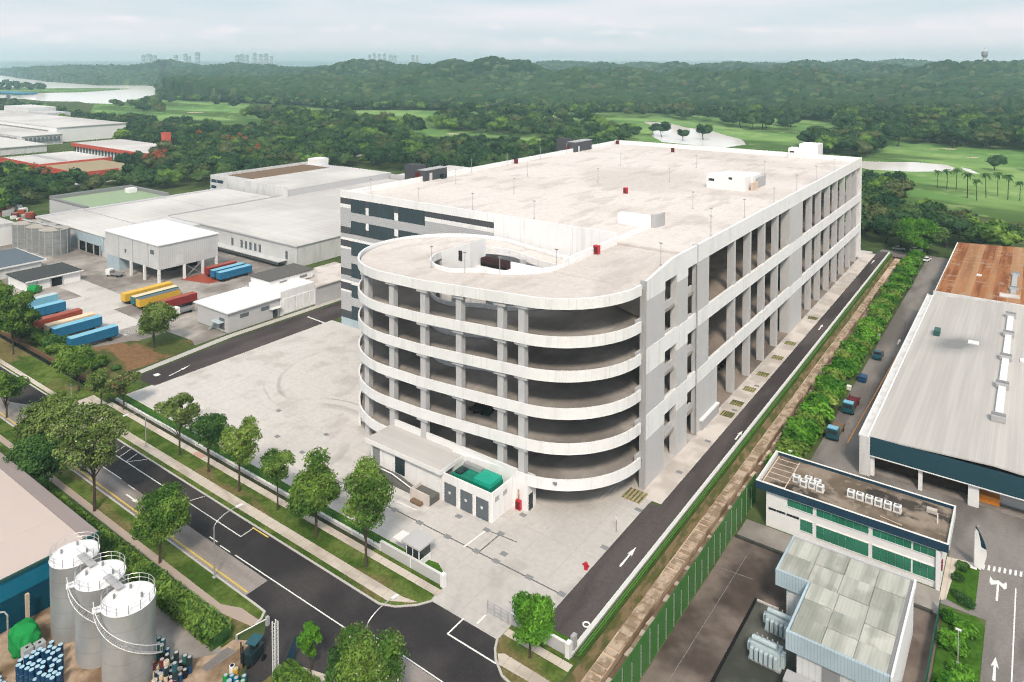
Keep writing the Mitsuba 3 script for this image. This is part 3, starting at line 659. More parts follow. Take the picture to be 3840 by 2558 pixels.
# broad wall panels in the facade
for y0, y1, nm in ((196.0, 208.4, 'stair_panel'),):
    part(W, nm, box(X1 - 2.4, X1 + 0.02, y0, y1, 0, 33.45), 'm_panel')
part(W, 'stair_panel', box(X1 - 0.9, X1 + 0.02, 132.4, 138.4, 12.45, 33.45), 'm_panel')
part(W, 'stair_panel', box(X1 - 0.9, X1 + 0.02, 132.4, 143.4, 0.0, 9.75), 'm_panel')
part(W, 'wall_plinth', cat(box(X1 + 0.02, X1 + 0.55, 134.0, 143.2, 0.05, 1.9)), 'm_grey')
part(W, 'plinth_cap', box(X1 + 0.02, X1 + 0.65, 133.8, 143.3, 1.9, 2.15), 'm_plainwhite')
part(W, 'edge_fin', box(X1 - 0.9, X1 + 0.16, 131.9, 132.4, 0.0, 36.95), 'm_column')
part(W, 'downpipe', cyl(X1 + 0.3, 131.6, 0.05, 33.4, 0.16, 8), 'm_grey')
part(W, 'wide_pillar', box(X1 - 0.9, X1 + 0.02, 110.0, 117.5, 0.0, 33.45), 'm_panel')
part(W, 'edge_fin', box(X1 - 0.9, X1 + 0.12, 109.5, 109.9, 0.0, 35.4), 'm_grey')
part(W, 'wide_pillar', box(X1 - 1.2, X1 + 0.02, 122.6, 127.7, 0.0, 33.45), 'm_panel')
# white skirts of the bands where they cross the wide pillars
for y0, y1 in ((110.0, 117.5), (122.6, 127.7)):
    for z1 in (33.45, 20.95, 9.75):
        part(W, 'band_skirt', box(X1 - 0.3, X1 + 0.06, y0, y1, z1 - 1.5, z1), 'm_white')
# loading docks seen through the columns
for k, z in enumerate((0.05, 10.9, 22.3)):
    for j in range(13):
        y = 148 + j * 10.6
        if 195 < y < 210: continue
        part(W, 'dock_door', box(XI, XI + 0.12, y, y + 4.2, z + 1.1, z + 6.0), 'm_shutter' if (j + k) % 3 else 'm_midgrey')
        part(W, 'dock_leveller', box(XI, XI + 0.9, y - 0.2, y + 4.4, z, z + 1.1), 'm_dark')
# south face: cladding pattern in x and z
def clad(name, x0, x1, z0, z1, m, d=0.0): part(W, name, box(x0, x1, Y0 - 0.10 - d, Y0 + 0.25, z0, z1), m)
def band(name, xs, z0, z1, m, d=0.0):
    for a, b_ in zip(xs[:-1], xs[1:]): clad(name, a + 0.012, b_ - 0.012, z0, z1, m, d)
XS = [-153.8, -149.6, -143.8, -142.7, -133.2, -131.8, -122.5]
XR = [-122.5, -117.4, -116.2, -109, -101.0]
band('dark_cladding', XS[:2], 33.3, 34.95, 'm_darkgrey'); clad('white_sill', -153.8, -149.6, 32.3, 33.3, 'm_white', 0.05)
for a, b_ in ((-149.6, -143.8), (-142.7, -133.2), (-131.8, -122.5)):
    clad('blue_cladding', a, b_, 31.25, 34.95, 'm_cladblue'); clad('blue_cladding', a, b_, 26.0 if b_ > -130 else 25.6, 29.0, 'm_cladblue')
for a, b_ in ((-143.8, -142.7), (-133.2, -131.8)):
    clad('dark_cladding', a, b_, 33.2, 34.95, 'm_darkgrey'); clad('grey_cladding', a, b_, 31.25, 32.6, 'm_white'); clad('white_block', a, b_, 32.6, 33.2, 'm_plainwhite', 0.05)
    clad('white_block', a, b_, 27.2, 29.0, 'm_white'); clad('dark_cladding', a, b_, 25.6, 27.2, 'm_darkgrey')
band('grey_cladding', XS, 29.0, 31.25, 'm_cladgrey'); clad('grey_cladding', -153.8, -149.6, 31.27, 32.3, 'm_cladgrey'); clad('grey_cladding', -153.8, -149.6, 27.1, 28.98, 'm_cladgrey')
clad('dark_cladding', -153.8, -149.6, 25.3, 27.1, 'm_darkgrey')
band('dark_cladding', XR, 33.55, 34.95, 'm_darkgrey'); band('white_sill', [-122.5, -112, -101.0], 32.5, 33.55, 'm_white', 0.05); band('grey_cladding', [-122.5, -112, -101.0], 25.6, 32.5, 'm_cladgrey')
band('grey_cladding', [-153.8, -140, -128, -101], 24.2, 25.28, 'm_cladgrey'); band('white_sill', [-153.8, -140, -128, -101], 23.5, 24.2, 'm_white', 0.05)
clad('dark_cladding', -153.8, -149.6, 21.7, 23.48, 'm_darkgrey'); clad('white_sill', -153.8, -149.6, 21.1, 21.7, 'm_white', 0.05)
for a, b_ in ((-149.6, -142.7), (-142.7, -131.8), (-131.8, -120.0)):
    clad('blue_cladding', a, b_, 19.6, 23.48, 'm_cladblue'); clad('blue_cladding', a, b_, 13.6, 17.4, 'm_cladblue'); clad('blue_cladding', a, b_, 8.2, 11.6, 'm_cladblue'); clad('blue_cladding', a, b_, 2.1, 5.8, 'm_cladblue')
    clad('grey_cladding', a, b_, 17.42, 19.58, 'm_cladgrey'); clad('grey_cladding', a, b_, 12.6, 13.58, 'm_cladgrey'); clad('white_sill', a, b_, 11.65, 12.58, 'm_white', 0.05); clad('grey_cladding', a, b_, 5.85, 8.15, 'm_cladgrey')
clad('grey_cladding', -153.8, -149.6, 15.75, 21.08, 'm_cladgrey'); clad('dark_cladding', -153.8, -149.6, 13.9, 15.7, 'm_darkgrey'); clad('grey_cladding', -153.8, -149.6, 12.6, 13.88, 'm_cladgrey'); clad('white_sill', -153.8, -149.6, 11.9, 12.58, 'm_white', 0.05)
clad('dark_cladding', -153.8, -149.6, 9.9, 11.88, 'm_darkgrey'); clad('grey_cladding', -153.8, -149.6, 4.2, 9.3, 'm_cladgrey'); clad('white_sill', -153.8, -149.6, 9.32, 9.88, 'm_white', 0.05); clad('dark_cladding', -153.8, -149.6, 2.15, 4.15, 'm_darkgrey')
part(W, 'ground_wall', box(X0, -120, Y0 - 0.08, Y0 + 0.25, 0, 2.08), 'm_bluewall')
part(W, 'white_wall', box(-100.98, -69.6, Y0 - 0.10, Y0 + 0.25, 0, 34.93), 'm_white')
part(W, 'ground_wall', box(-120, -101, Y0 - 0.08, Y0 + 0.25, 0, 24.15), 'm_cladgrey')
part(W, 'west_wall', box(X0 - 0.02, X0 + 0.3, Y0 + 0.25, Y1 - 0.1, 0, 33.45), 'm_cladgrey')
part(W, 'north_wall', box(X0, XI, Y1 - 0.25, Y1 - 0.02, 0, 33.45), 'm_cladgrey')
# ramp head on the roof: white box with a grey curved screen
part(W, 'ramp_head', box(-77.5, -69.4, 147.2, 149.4, 35.0, 37.4), 'm_white')
part(W, 'ramp_screen', sweep([(-69.2 + 1.0 * math.sin(t), 148.0 + 3.0 - 3.2 * math.cos(t), 35.0) for t in np.linspace(-0.2, 1.9, 10)], [(0, 0), (0.2, 0), (0.2, 2.9), (0, 2.9)]), 'm_grey')
part(W, 'ramp_wall', box(-69.9, -69.4, 111.5, 146.7, 33.2, 35.9), 'm_white')
# stair huts on the roof
for nm, tx0, tx1, ty0, ty1, hz, lx0, lx1, ly0, ly1, lz in (('stair_hut', -161.5, -155.8, 164.0, 167.6, 39.6, -155.8, -152.6, 163.6, 174.0, 38.2), ('stair_hut', -161.5, -156.4, 252.8, 256.6, 40.2, -156.4, -152.4, 252.6, 266.0, 38.9)):
    part(W, nm, cat(box(tx0, tx1, ty0, ty1, 0, hz), box(tx1 + 0.01, lx1, ly0, ly1, 33, lz)), 'm_hut')
    part(W, 'hut_roof', box(lx0 + 0.1, lx1 + 0.15, ly0 + 0.2, ly1 + 0.1, lz + 0.004, lz + 0.22), 'm_grey')
    part(W, 'hut_door', box(lx1 + 0.0, lx1 + 0.08, ly0 + 2.2, ly0 + 3.4, 35.0, 37.3), 'm_panel')
    part(W, 'hut_base', box(tx1 - 0.5, tx1 + 1.2, ly0 - 0.25, ly0 - 0.02, 35, 37.6), 'm_maroon')
    part(W, 'hut_shaft', box(tx1, X0 + 0.1, ly0, ly1, 0, 33), 'm_hut')
part(W, 'stair_hut', cat(box(-78.5, -67.2, 204.2, 209.5, 35, 39.0), box(-72.5, -66.6, 209.5, 216.5, 35, 38.9), box(-74.0, -70.0, 205.5, 208.5, 39.0, 39.9)), 'm_plainwhite')
part(W, 'hut_window', box(-77.8, -76.2, 204.12, 204.2, 37.2, 37.9), 'm_dark'); part(W, 'hut_window', box(-71.9, -70.9, 204.12, 204.2, 38.1, 38.7), 'm_dark')
part(W, 'hut_vent', box(-73.6, -72.6, 209, 209.9, 39.2, 39.7), 'm_dark')
part(W, 'timber_stack', cat(box(-66.4, -65.8, 206.8, 211.5, 35, 37.2)), 'm_strut'); part(W, 'hut_screen', box(-66.3, -66.0, 211.8, 219.5, 35, 38.0), 'm_grey')
part(W, 'stair_hut', cat(box(-78.2, -69.0, 288.0, 293.4, 33.4, 38.6), box(-74.6, -67.8, 289.6, 297.5, 0.0, 40.3)), 'm_plainwhite')
part(W, 'hut_window', box(-77.6, -76.0, 287.92, 288.0, 36.9, 37.5), 'm_dark'); part(W, 'hut_door', box(-68.9, -68.8, 289.9, 290.6, 35.2, 38.2), 'm_midgrey')
single('equipment_box', box(-155.0 + 2.2, -151.2, 170.6, 172.2, 35.0, 36.3), 'm_machine', 'dark green equipment box beside the nearer dark roof hut', 'box')
for x, y, lb in ((-93.2, 181.7, 'red hose reel cabinet alone in the middle of the flat roof'), (-120.4, 276.0, 'dark red hose cabinet far across the flat roof near its far edge'), (-152.0, 288.2, 'red hose cabinet by the far end of the roof parapet'), (-152.6, 211.7, 'dark red hose cabinet at the parapet between the two dark roof huts'), (-69.0, 122.5, 'red hose cabinet where the roof joins the spiral ramp')):
    k = thing('hose_cabinet', lb, 'cabinet')
    z = 35.0 if y > 130 else 34.6
    part(k, 'body', box(x - 0.55, x + 0.55, y - 0.45, y + 0.45, z, z + 1.7), 'm_red' if y < 185 else 'm_maroon'); part(k, 'door', box(x - 0.4, x + 0.4, y - 0.49, y - 0.451, z + 0.2, z + 1.5), 'm_maroon')
    part(k, 'foot', box(x - 0.6, x + 0.6, y - 0.5, y + 0.5, z - 0.02, z + 0.08), 'm_grey')

# roof lamp posts
def roof_post(x, y, z=35.0, h=4.2, lb='thin grey lamp post standing on the flat warehouse roof', gp='lamp posts on the flat roof'):
    k = thing('lamp_post', lb, 'lamp post', gp)
    part(k, 'pole', cyl(x, y, z, z + h, 0.075, 6, 0.05), 'm_grey')
    part(k, 'lamp', box(x - 0.32, x + 0.32, y - 0.12, y + 0.12, z + h, z + h + 0.12), 'm_midgrey')
    part(k, 'base', box(x - 0.2, x + 0.2, y - 0.2, y + 0.2, z, z + 0.15), 'm_grey')
for x, y in ((-129.2, 136.3), (-149.8, 138.9), (-142.5, 166.5), (-113.3, 138.8), (-118.4, 163.3), (-132.8, 190.7), (-95.4, 139.6), (-108.4, 193.1), (-91.4, 207.2), (-152.4, 186), (-152.4, 206), (-152.4, 227), (-152.4, 246), (-69.9, 172.8), (-55.1, 190.4), (-56.1, 170.3), (-72.2, 238.8), (-56.1, 215.9), (-54.9, 257.2), (-58.8, 155.9), (-55.8, 148.0), (-56.1, 238.1), (-120, 230), (-96, 240)):
    roof_post(x, y)
for x, y, z in ((-55.7, 122.7, 34.6), (-77.0, 101.9, 33.2), (-70.0, 109.6, 34.0), (-84.5, 101.2, 33.0), (-93.6, 102.2, 32.5)):
    roof_post(x, y, z, 4.0, 'thin lamp post standing along the inner kerb of the spiral ramp', 'lamp posts on the spiral ramp')

# ------------------------------------------------------------------ the spiral ramp
R = thing('spiral_ramp', 'white multi-level spiral vehicle ramp with curved parapet rings', 'ramp')
def arc(cx, cy, r, a0, a1, n):
    return [(cx + r * math.cos(math.radians(a)), cy + r * math.sin(math.radians(a))) for a in np.linspace(a0, a1, n)]
OUT = arc(-67.1, 107.9, 14.5, 0, -90, 14) + [(-74, 93.1), (-81, 92.8), (-88, 92.7)] + arc(-96.3, 111.1, 18.4, -90, -270, 26) + [(-90, 129.4), (-84, 129.3), (-78, 129.2)] + arc(-72.6, 109.6, 19.4, 88, 4, 12)
INN = [(-69.6, 118.4), (-69.6, 115.4)] + arc(-80.9, 112.9, 11.3, 0, -90, 12) + [(-83, 101.65), (-85, 101.6), (-87, 101.6)] + arc(-88.5, 112.0, 10.4, -90, -270, 26) + [(-86, 122.7), (-83, 122.9), (-79.5, 123.1)] + arc(-75.2, 118.0, 5.5, 84, 4, 12)
OUT = np.array(OUT); INN = np.array(INN)
S = np.concatenate([[0], np.cumsum(np.linalg.norm(np.diff(OUT, axis=0), axis=1))])
TOPS = [35.3, 29.2, 23.8, 17.8, 12.2, 6.4, 0.9]
def drop(k):
    i1, i2, i3, i4, i5, i6 = S[13], S[16], S[17 + 13], S[17 + 25], S[17 + 27], S[-1]
    fr = [0, .09, .28, .40, .50, .68, 1.0]
    return np.interp(S, [0, i1, i2, i3, i4, i5, i6], fr) * (TOPS[k] - TOPS[k + 1])
for k in range(6):
    zt = TOPS[k] - drop(k)
    hb = 1.75
    cut = 17 + 27 if k == 0 else len(OUT)
    hb_arr = hb
    o3 = np.column_stack([OUT, zt]); i3 = np.column_stack([INN, zt])
    n_ = len(OUT) if k < 5 else 17 + 20
    part(R, 'parapet_ring', sweep(o3[:n_], [(0.0, 0.0), (-0.32, 0.0), (-0.32, -hb), (0.0, -hb)]), 'm_white')
    dz = 1.15 if k else 0.75
    a = o3[:n_].copy(); b_ = i3[:n_].copy(); a[:, 2] -= dz; b_[:, 2] -= dz
    d_in = np.column_stack([(INN - OUT), 0 * zt])[:n_]; d_in /= np.linalg.norm(d_in, axis=1, keepdims=True)
    a = a + d_in * 0.3
    top = ribbon(a, b_); a2 = a - [0, 0, 0.55]; b2 = b_ - [0, 0, 0.55]
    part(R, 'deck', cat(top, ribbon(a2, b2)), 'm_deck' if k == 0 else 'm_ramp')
    ip = b_ + [0, 0, 0.75]
    part(R, 'inner_parapet', sweep(ip, [(0.0, 0.0), (-0.3, 0.0), (-0.3, -1.45), (0.0, -1.45)]), 'm_white')
    # lane that joins the turn to the building
    zl = TOPS[k] - dz
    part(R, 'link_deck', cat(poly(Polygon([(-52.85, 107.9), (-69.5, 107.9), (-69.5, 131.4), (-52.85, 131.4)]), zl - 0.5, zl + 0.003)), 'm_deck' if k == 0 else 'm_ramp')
    if k: part(R, 'link_beam', box(-53.5, -53.1, 107.9, 131.4, zl - 0.6, zl + 1.1), 'm_column')
    # brackets under the ring
    for cx, cy in ((-66.4, 94.0), (-70.6, 93.9), (-79.2, 93.5), (-87.2, 93.2), (-95.1, 93.3), (-103.6, 95.0)):
        j = int(np.argmin(np.hypot(OUT[:, 0] - cx, OUT[:, 1] - cy)))
        if j < n_: part(R, 'bracket', box(cx - 1.25, cx + 1.25, cy - 0.7, cy + 0.5, zt[j] - hb - 0.42, zt[j] - hb + 0.05), 'm_column')
for cx, cy, zt_ in ((-66.4, 94.1, 32.3), (-70.6, 94.1, 32.0), (-79.2, 93.7, 31.4), (-87.2, 93.4, 31.0), (-95.1, 93.5, 30.6), (-103.6, 95.2, 30.2), (-111.5, 101.6, 30.1), (-113.6, 113.0, 30), (-109, 123.6, 29.5), (-98, 128.3, 29), (-84, 128.2, 28)):
    part(R, 'column', box(cx - 0.6, cx + 0.6, cy - 0.55, cy + 0.55, 0.0, zt_ + 0.4), 'm_column')
for cx, cy in ((-79.5, 103.0), (-88, 102.6), (-96, 105.0), (-98.5, 111.0), (-95, 119.0), (-86, 121.8)):
    part(R, 'inner_column', box(cx - 0.5, cx + 0.5, cy - 0.5, cy + 0.5, 0.0, 31.0), 'm_column')
cw = trimesh.creation.extrude_polygon(Polygon([(-97.4, 0), (-90.0, 0), (-90.0, 36.3), (-97.4, 33.6)]), 5.0, engine='earcut'); cv = np.array(cw.vertices)[:, [0, 2, 1]] * [1, 1, 1] + [0, 109.4, 0]
part(R, 'stair_core', (cv, np.array(cw.faces)[:, ::-1]), 'm_plainwhite')
part(R, 'core_roof', box(-89.99, -78.5, 110.8, 118, 30.2, 31.3), 'm_plainwhite')
part(R, 'core_door', box(-92.9, -92.0, 109.3, 109.4, 32.4, 34.4), 'm_dark')
part(R, 'core_vent', box(-89.6, -83.4, 112.2, 113.9, 31.3, 32.8), 'm_darkvent'); part(R, 'core_vent', box(-89.4, -83.2, 112.05, 112.19, 31.35, 31.9), 'm_black')
part(R, 'base_wall', sweep(np.column_stack([OUT[22:40], np.full(18, 4.9)]), [(0.0, 0), (-0.3, 0), (-0.3, -4.9), (0, -4.9)]), 'm_white')
part(R, 'base_pier', box(-67.4, -64.9, 93.2, 95.6, 0, 4.9), 'm_plainwhite')
part(R, 'pier_door', box(-64.9, -64.82, 93.5, 94.6, 0.05, 2.6), 'm_machine')
part(R, 'ring_lamp', box(-60.9, -60.3, 94.4, 94.7, 5.3, 5.7), 'm_midgrey')
part(R, 'lane_line', cat(strip((-57.2, 103), (-56.6, 113), 0.2, 0.06)), 'm_paint')
k = thing('hose_cabinet', 'bright red hose cabinet at the foot of the ramp pier by the annexe', 'cabinet')
part(k, 'body', box(-66.9, -66.0, 92.6, 93.15, 0.05, 1.5), 'm_red'); part(k, 'pipe', cyl(-66.45, 92.9, 1.5, 3.2, 0.12, 8), 'm_bloom_pink'); part(k, 'door', box(-66.8, -66.1, 92.55, 92.6, 0.2, 1.35), 'm_maroon')

# ------------------------------------------------------------------ annexe, generator, guard house, front walls
A = thing('annexe_building', 'low white electrical annexe with flat grey roof in front of the spiral ramp', 'annexe')
part(A, 'wall', box(-94.6, -78.3, 87.4, 92.6, 0, 4.7), 'm_white')
part(A, 'roof_slab', box(-95.3, -77.7, 86.7, 93.0, 4.7, 5.25), 'm_whiteroof')
part(A, 'roof_edge', cat(box(-95.4, -77.6, 86.6, 86.7, 4.65, 5.4), box(-77.7, -77.6, 86.7, 93.0, 4.65, 5.4)), 'm_plainwhite')
part(A, 'upstand', box(-95.3, -66.9, 93.0, 93.4, 0, 6.3), 'm_plainwhite')
part(A, 'door', box(-94.2, -92.5, 87.28, 87.4, 1.0, 3.9), 'm_midgrey'); part(A, 'door', box(-88.6, -86.4, 87.28, 87.4, 1.2, 3.9), 'm_machine'); part(A, 'door', box(-78.3, -78.15, 87.8, 90.2, 1.2, 4.0), 'm_midgrey')
part(A, 'ramp_stair', cat(poly([(-92.2, 85.6), (-87.5, 85.6), (-87.5, 87.25), (-92.2, 87.25)], 0, 1.1), (np.array([[-87.5, 85.6, 1.1], [-87.5, 87.25, 1.1], [-82.8, 87.25, 0.06], [-82.8, 85.6, 0.06], [-87.5, 85.6, 0], [-82.8, 85.6, 0]]), np.array([[0, 2, 1], [0, 3, 2], [0, 4, 5], [0, 5, 3]]))), 'm_gap')
part(A, 'handrail', cat(tube([(-92.2, 85.5, 2.1), (-87.5, 85.5, 2.1), (-82.8, 85.5, 1.1)], 0.09, 6)), 'm_plainwhite')
part(A, 'landing', cat(box(-82.4, -78.4, 84.9, 87.3, 0.05, 1.15)), 'm_gap'); part(A, 'landing_wall', cat(box(-82.6, -78.4, 84.7, 84.9, 0.05, 1.9), box(-82.6, -82.4, 84.9, 87.2, 0.05, 1.75)), 'm_sidewalk'); part(A, 'landing_step', box(-81.8, -79.6, 83.9, 84.7, 0.05, 0.5), 'm_brownroof')
A2 = thing('generator_house', 'roofless white generator enclosure with three grey double doors beside the annexe', 'enclosure')
for nm, g in (('wall', box(-78.15, -67.8, 87.45, 87.7, 0, 4.7)), ('wall', box(-67.95, -67.7, 87.7, 92.9, 0, 4.7)), ('wall', box(-78.0, -77.8, 90.3, 92.9, 0, 4.6)), ('floor', box(-77.8, -67.95, 87.7, 92.95, 0, 1.0))):
    part(A2, nm, g, 'm_white' if nm == 'wall' else 'm_grey')
for x in (-77.4, -74.0, -70.75):
    part(A2, 'door', box(x, x + 1.2, 87.36, 87.45, 0.1, 3.3), 'm_shutter'); part(A2, 'door', box(x + 1.24, x + 2.45, 87.36, 87.45, 0.1, 3.3), 'm_shutter')
    part(A2, 'door_sign', box(x + 0.95, x + 1.35, 87.33, 87.36, 1.7, 2.1), 'm_plainwhite')
part(A2, 'vent', box(-67.69, -67.62, 88.3, 89.3, 3.0, 3.7), 'm_grey'); part(A2, 'vent', box(-67.69, -67.62, 90.4, 91.4, 3.0, 3.7), 'm_grey')
gen = thing('generator', 'bright green standby generator standing in the roofless white enclosure', 'generator')
part(gen, 'housing', box(-76.9, -68.9, 88.6, 92.0, 1.05, 4.5), 'm_green'); part(gen, 'hood', box(-72.4, -69.0, 88.7, 91.9, 4.5, 5.1), 'm_greenlid'); part(gen, 'exhaust', box(-76.4, -72.6, 91.0, 91.9, 4.6, 5.2), 'm_metal'); part(gen, 'radiator', box(-76.5, -75.2, 88.9, 90.8, 4.5, 4.75), 'm_machine')
part(gen, 'skid', box(-77.1, -68.7, 88.4, 92.2, 1.0, 1.2), 'm_black'); part(gen, 'ladder', cat(box(-74.5, -74.4, 88.45, 88.55, 1.2, 4.2), box(-73.8, -73.7, 88.45, 88.55, 1.2, 4.2), *[box(-74.4, -73.8, 88.46, 88.54, z, z + .08) for z in np.arange(1.5, 4.2, .45)]), 'm_railgreen')
gh = thing('guard_house', 'small grey guard house with dark windows behind the front wall', 'guard house')
part(gh, 'wall', box(-72.6, -70.0, 73.6, 76.0, 0, 1.0), 'm_white'); part(gh, 'roof', box(-73.2, -69.5, 73.2, 76.5, 2.75, 3.0), 'm_column')
for (a, b_, c, d) in ((-72.55, -70.05, 73.64, 73.7), (-70.1, -70.04, 73.7, 75.9), (-72.55, -70.05, 75.9, 75.96)): part(gh, 'window', box(a, b_, c, d, 1.0, 2.75), 'm_glassdark')
for x in (-72.5, -71.3, -70.1):
    part(gh, 'post', box(x - 0.07, x + 0.07, 73.58, 73.72, 1.0, 2.75), 'm_plainwhite')
part(gh, 'canopy', box(-75.2, -73.2, 73.5, 75.6, 2.3, 2.45), 'm_plainwhite')
fw = thing('boundary_wall', 'long grey front wall between the tree verge and the pale yard', 'wall')
for i in range(15):
    x0 = -157 + i * 6.15
    hw = 1.5 if x0 > -78 else 0.62
    part(fw, 'panel', box(x0 + 0.06, min(x0 + 6.09, -65.1), 72.8, 73.0, 0, hw), 'm_column'); part(fw, 'coping', box(x0, min(x0 + 6.14, -65.05), 72.72, 73.1, hw, hw + 0.1), 'm_kerbwhite'); part(fw, 'post', box(x0 - 0.1, x0 + 0.06, 72.75, 73.05, 0, hw), 'm_white')
    if hw < 1:
        for q in range(4): part(fw, 'mesh_post', box(x0 + q * 1.53, x0 + q * 1.53 + .06, 72.9, 72.96, hw, hw + 1.0), 'm_roofgreen')
        part(fw, 'mesh_rail', box(x0, x0 + 6.14, 72.9, 72.95, hw + .95, hw + 1.0), 'm_roofgreen')
part(fw, 'end_post', box(-65.1, -64.5, 72.5, 73.2, 0, 1.8), 'm_plainwhite')
fw = thing('boundary_wall', 'short grey front wall beside the tree and the green hoarding', 'wall')
part(fw, 'panel', box(-53.3, -45.0, 72.9, 73.1, 0, 1.5), 'm_column'); part(fw, 'coping', box(-53.3, -45.0, 72.82, 73.16, 1.5, 1.62), 'm_plainwhite'); part(fw, 'end_post', box(-45.0, -44.4, 72.5, 73.3, 0, 1.9), 'm_plainwhite')
gt = thing('sliding_gate', 'grey barred sliding gate standing open at the yard entrance', 'gate')
for i in range(4): part(gt, 'post', box(-57.0 + i * 1.1, -56.9 + i * 1.1, 72.6, 72.7, 0.05, 1.7), 'm_grey')
for z in (0.25, 0.75, 1.2, 1.62): part(gt, 'bar', box(-57.0, -53.4, 72.62, 72.68, z, z + 0.08), 'm_grey')
single('post_cabinet', box(-44.9, -44.4, 73.6, 74.4, 0, 2.1), 'm_grey', 'slim grey cabinet at the corner of the front wall by the drain', 'cabinet')
h = thing('fire_hydrant', 'small red fire hydrant at the edge of the dark side road', 'hydrant')
part(h, 'body', cyl(-50.7, 87.3, 0.04, 0.9, 0.28, 10), 'm_red'); part(h, 'cap', cyl(-50.7, 87.3, 0.9, 1.1, 0.2, 10, 0.05), 'm_red'); part(h, 'nozzle', box(-51.2, -50.2, 87.2, 87.4, 0.5, 0.7), 'm_red')
s = thing('sign_post', 'thin red and white sign post by the yard edge and side road', 'sign')
part(s, 'pole', cyl(-51.1, 97.2, 0.04, 2.6, 0.05, 6), 'm_bloom_pink'); part(s, 'plate', box(-51.3, -50.9, 97.1, 97.16, 1.9, 2.5), 'm_paint'); part(s, 'foot', box(-51.3, -50.9, 97.0, 97.4, .04, .12), 'm_grey')
s = thing('road_sign', 'small green street sign on a pole where the footpath steps back', 'sign')
part(s, 'pole', cyl(-166.0, 67.8, 0, 3.2, 0.06, 6), 'm_grey'); part(s, 'plate', box(-167.3, -165.9, 67.75, 67.8, 2.5, 3.1), 'm_railgreen')
# parked lorries in the lower drive and a car on the ramp
def lorry(x, y, ang, lb, cab='m_black', body='m_dark', z=0.06, L=6.0, gp=None):
    k = thing('lorry', lb, 'lorry', gp)
    def P(nm, g, m): part(k, nm, rotz(g, ang, (x, y, z)), m)
    P('cab', cat(box(-L / 2, -L / 2 + 1.7, -1.0, 1.0, 0.5, 2.3)), cab); P('windscreen', box(-L / 2 - 0.03, -L / 2, -0.85, 0.85, 1.4, 2.1), 'm_glassdark'); P('cab_roof', box(-L / 2 + 0.2, -L / 2 + 1.6, -0.9, 0.9, 2.3, 2.42), 'm_bluetop' if cab == 'm_cabteal' else cab)
    P('bed', box(-L / 2 + 1.85, L / 2, -1.05, 1.05, 0.75, 1.0), body)
    for yy in (-1.05, 0.97): P('side_board', box(-L / 2 + 1.85, L / 2, yy, yy + 0.08, 1.0, 1.4), body)
    P('headboard', box(-L / 2 + 1.85, -L / 2 + 1.95, -1.0, 1.0, 1.0, 1.9), body)
    for xx in (-L / 2 + 0.85, L / 2 - 1.2):
        for yy in (-1.0, 0.75): P('wheel', tube([(xx, yy, 0.42), (xx, yy + 0.25, 0.42)], 0.42, 12), 'm_black')
    return k
for y, lb in ((163.5, 'dark parked lorry between the first columns on the ground floor of the drive'), (169.5, 'dark lorry parked on the ground floor drive behind the second gap between columns'), (180.5, 'dark lorry parked on the ground floor just before the broad stair panel')):
    lorry(-62.0, y, 10, lb, L=7.5)
lorry(-78.5, 98.6, 185, 'small dark vehicle on a middle turn of the spiral ramp', z=9.7, L=4.2)
lorry(-30.6, 148.0, 90, 'teal cab flatbed lorry parked nearest the office building', 'm_cabteal', 'm_brownroof', L=6.6)
lorry(-30.4, 161.2, 90, 'teal cab open lorry parked behind the nearest one along the shrubs', 'm_cabteal', 'm_maroon', L=7.4)
def pickup(x, y, ang, lb, paint, bed, cat_='pickup', z=0.04):
    k = thing('pickup', lb, cat_)
    def P(nm, g, m): part(k, nm, rotz(g, ang, (x, y, z)), m)
    P('body', box(-2.4, 2.4, -0.9, 0.9, 0.4, 1.05), paint); P('cabin', cat(poly([(-1.3, -0.85), (0.3, -0.85), (0.3, 0.85), (-1.3, 0.85)], 1.05, 1.7)), 'm_glassdark'); P('roof', box(-1.1, 0.2, -0.8, 0.8, 1.7, 1.78), paint); P('bed', box(0.45, 2.3, -0.8, 0.8, 1.05, 1.12), bed)
    for xx in (-1.5, 1.5):
        for yy in (-0.92, 0.72): P('wheel', tube([(xx, yy, 0.35), (xx, yy + 0.2, 0.35)], 0.35, 12), 'm_black')
pickup(-30.6, 193.0, 90, 'dark teal pickup with red brown bed parked beside the shrub row', 'm_cabteal', 'm_redbox')
def car(x, y, ang, lb, paint, gp=None, z=0.04):
    k = thing('car', lb, 'car', gp)
    def P(nm, g, m, **kw): part(k, nm, rotz(g, ang, (x, y, z)), m, **kw)
    prof = Polygon([(-2.1, 0.35), (2.1, 0.35), (2.15, 0.8), (1.2, 0.95), (-1.9, 0.95), (-2.15, 0.7)])
    m = trimesh.creation.extrude_polygon(prof, 1.7, engine='earcut'); v = np.array(m.vertices)[:, [0, 2, 1]] - [0, 0.85, 0]
    P('body', (v, np.array(m.faces)[:, ::-1]), paint)
    prof = Polygon([(-1.8, 0.95), (0.95, 0.95), (0.3, 1.45), (-1.3, 1.45)])
    m = trimesh.creation.extrude_polygon(prof, 1.5, engine='earcut'); v = np.array(m.vertices)[:, [0, 2, 1]] - [0, 0.75, 0]
    P('windows', (v, np.array(m.faces)[:, ::-1]), 'm_glassdark'); P('roof', box(-1.25, 0.25, -0.7, 0.7, 1.45, 1.5), paint)
    for xx in (-1.35, 1.35):
        for yy in (-0.88, 0.7): P('wheel', tube([(xx, yy, 0.33), (xx, yy + 0.18, 0.33)], 0.33, 12), 'm_black')
car(-31.9, 297.5, 80, 'white car at the far end of the grey access road under the trees', 'm_plainwhite')
car(-42.5, 308.6, 5, 'silver car parked before the trees beyond the warehouse corner', 'm_metal'); car(-36.8, 310.0, 8, 'white car parked beside the silver one beyond the warehouse corner', 'm_plainwhite')
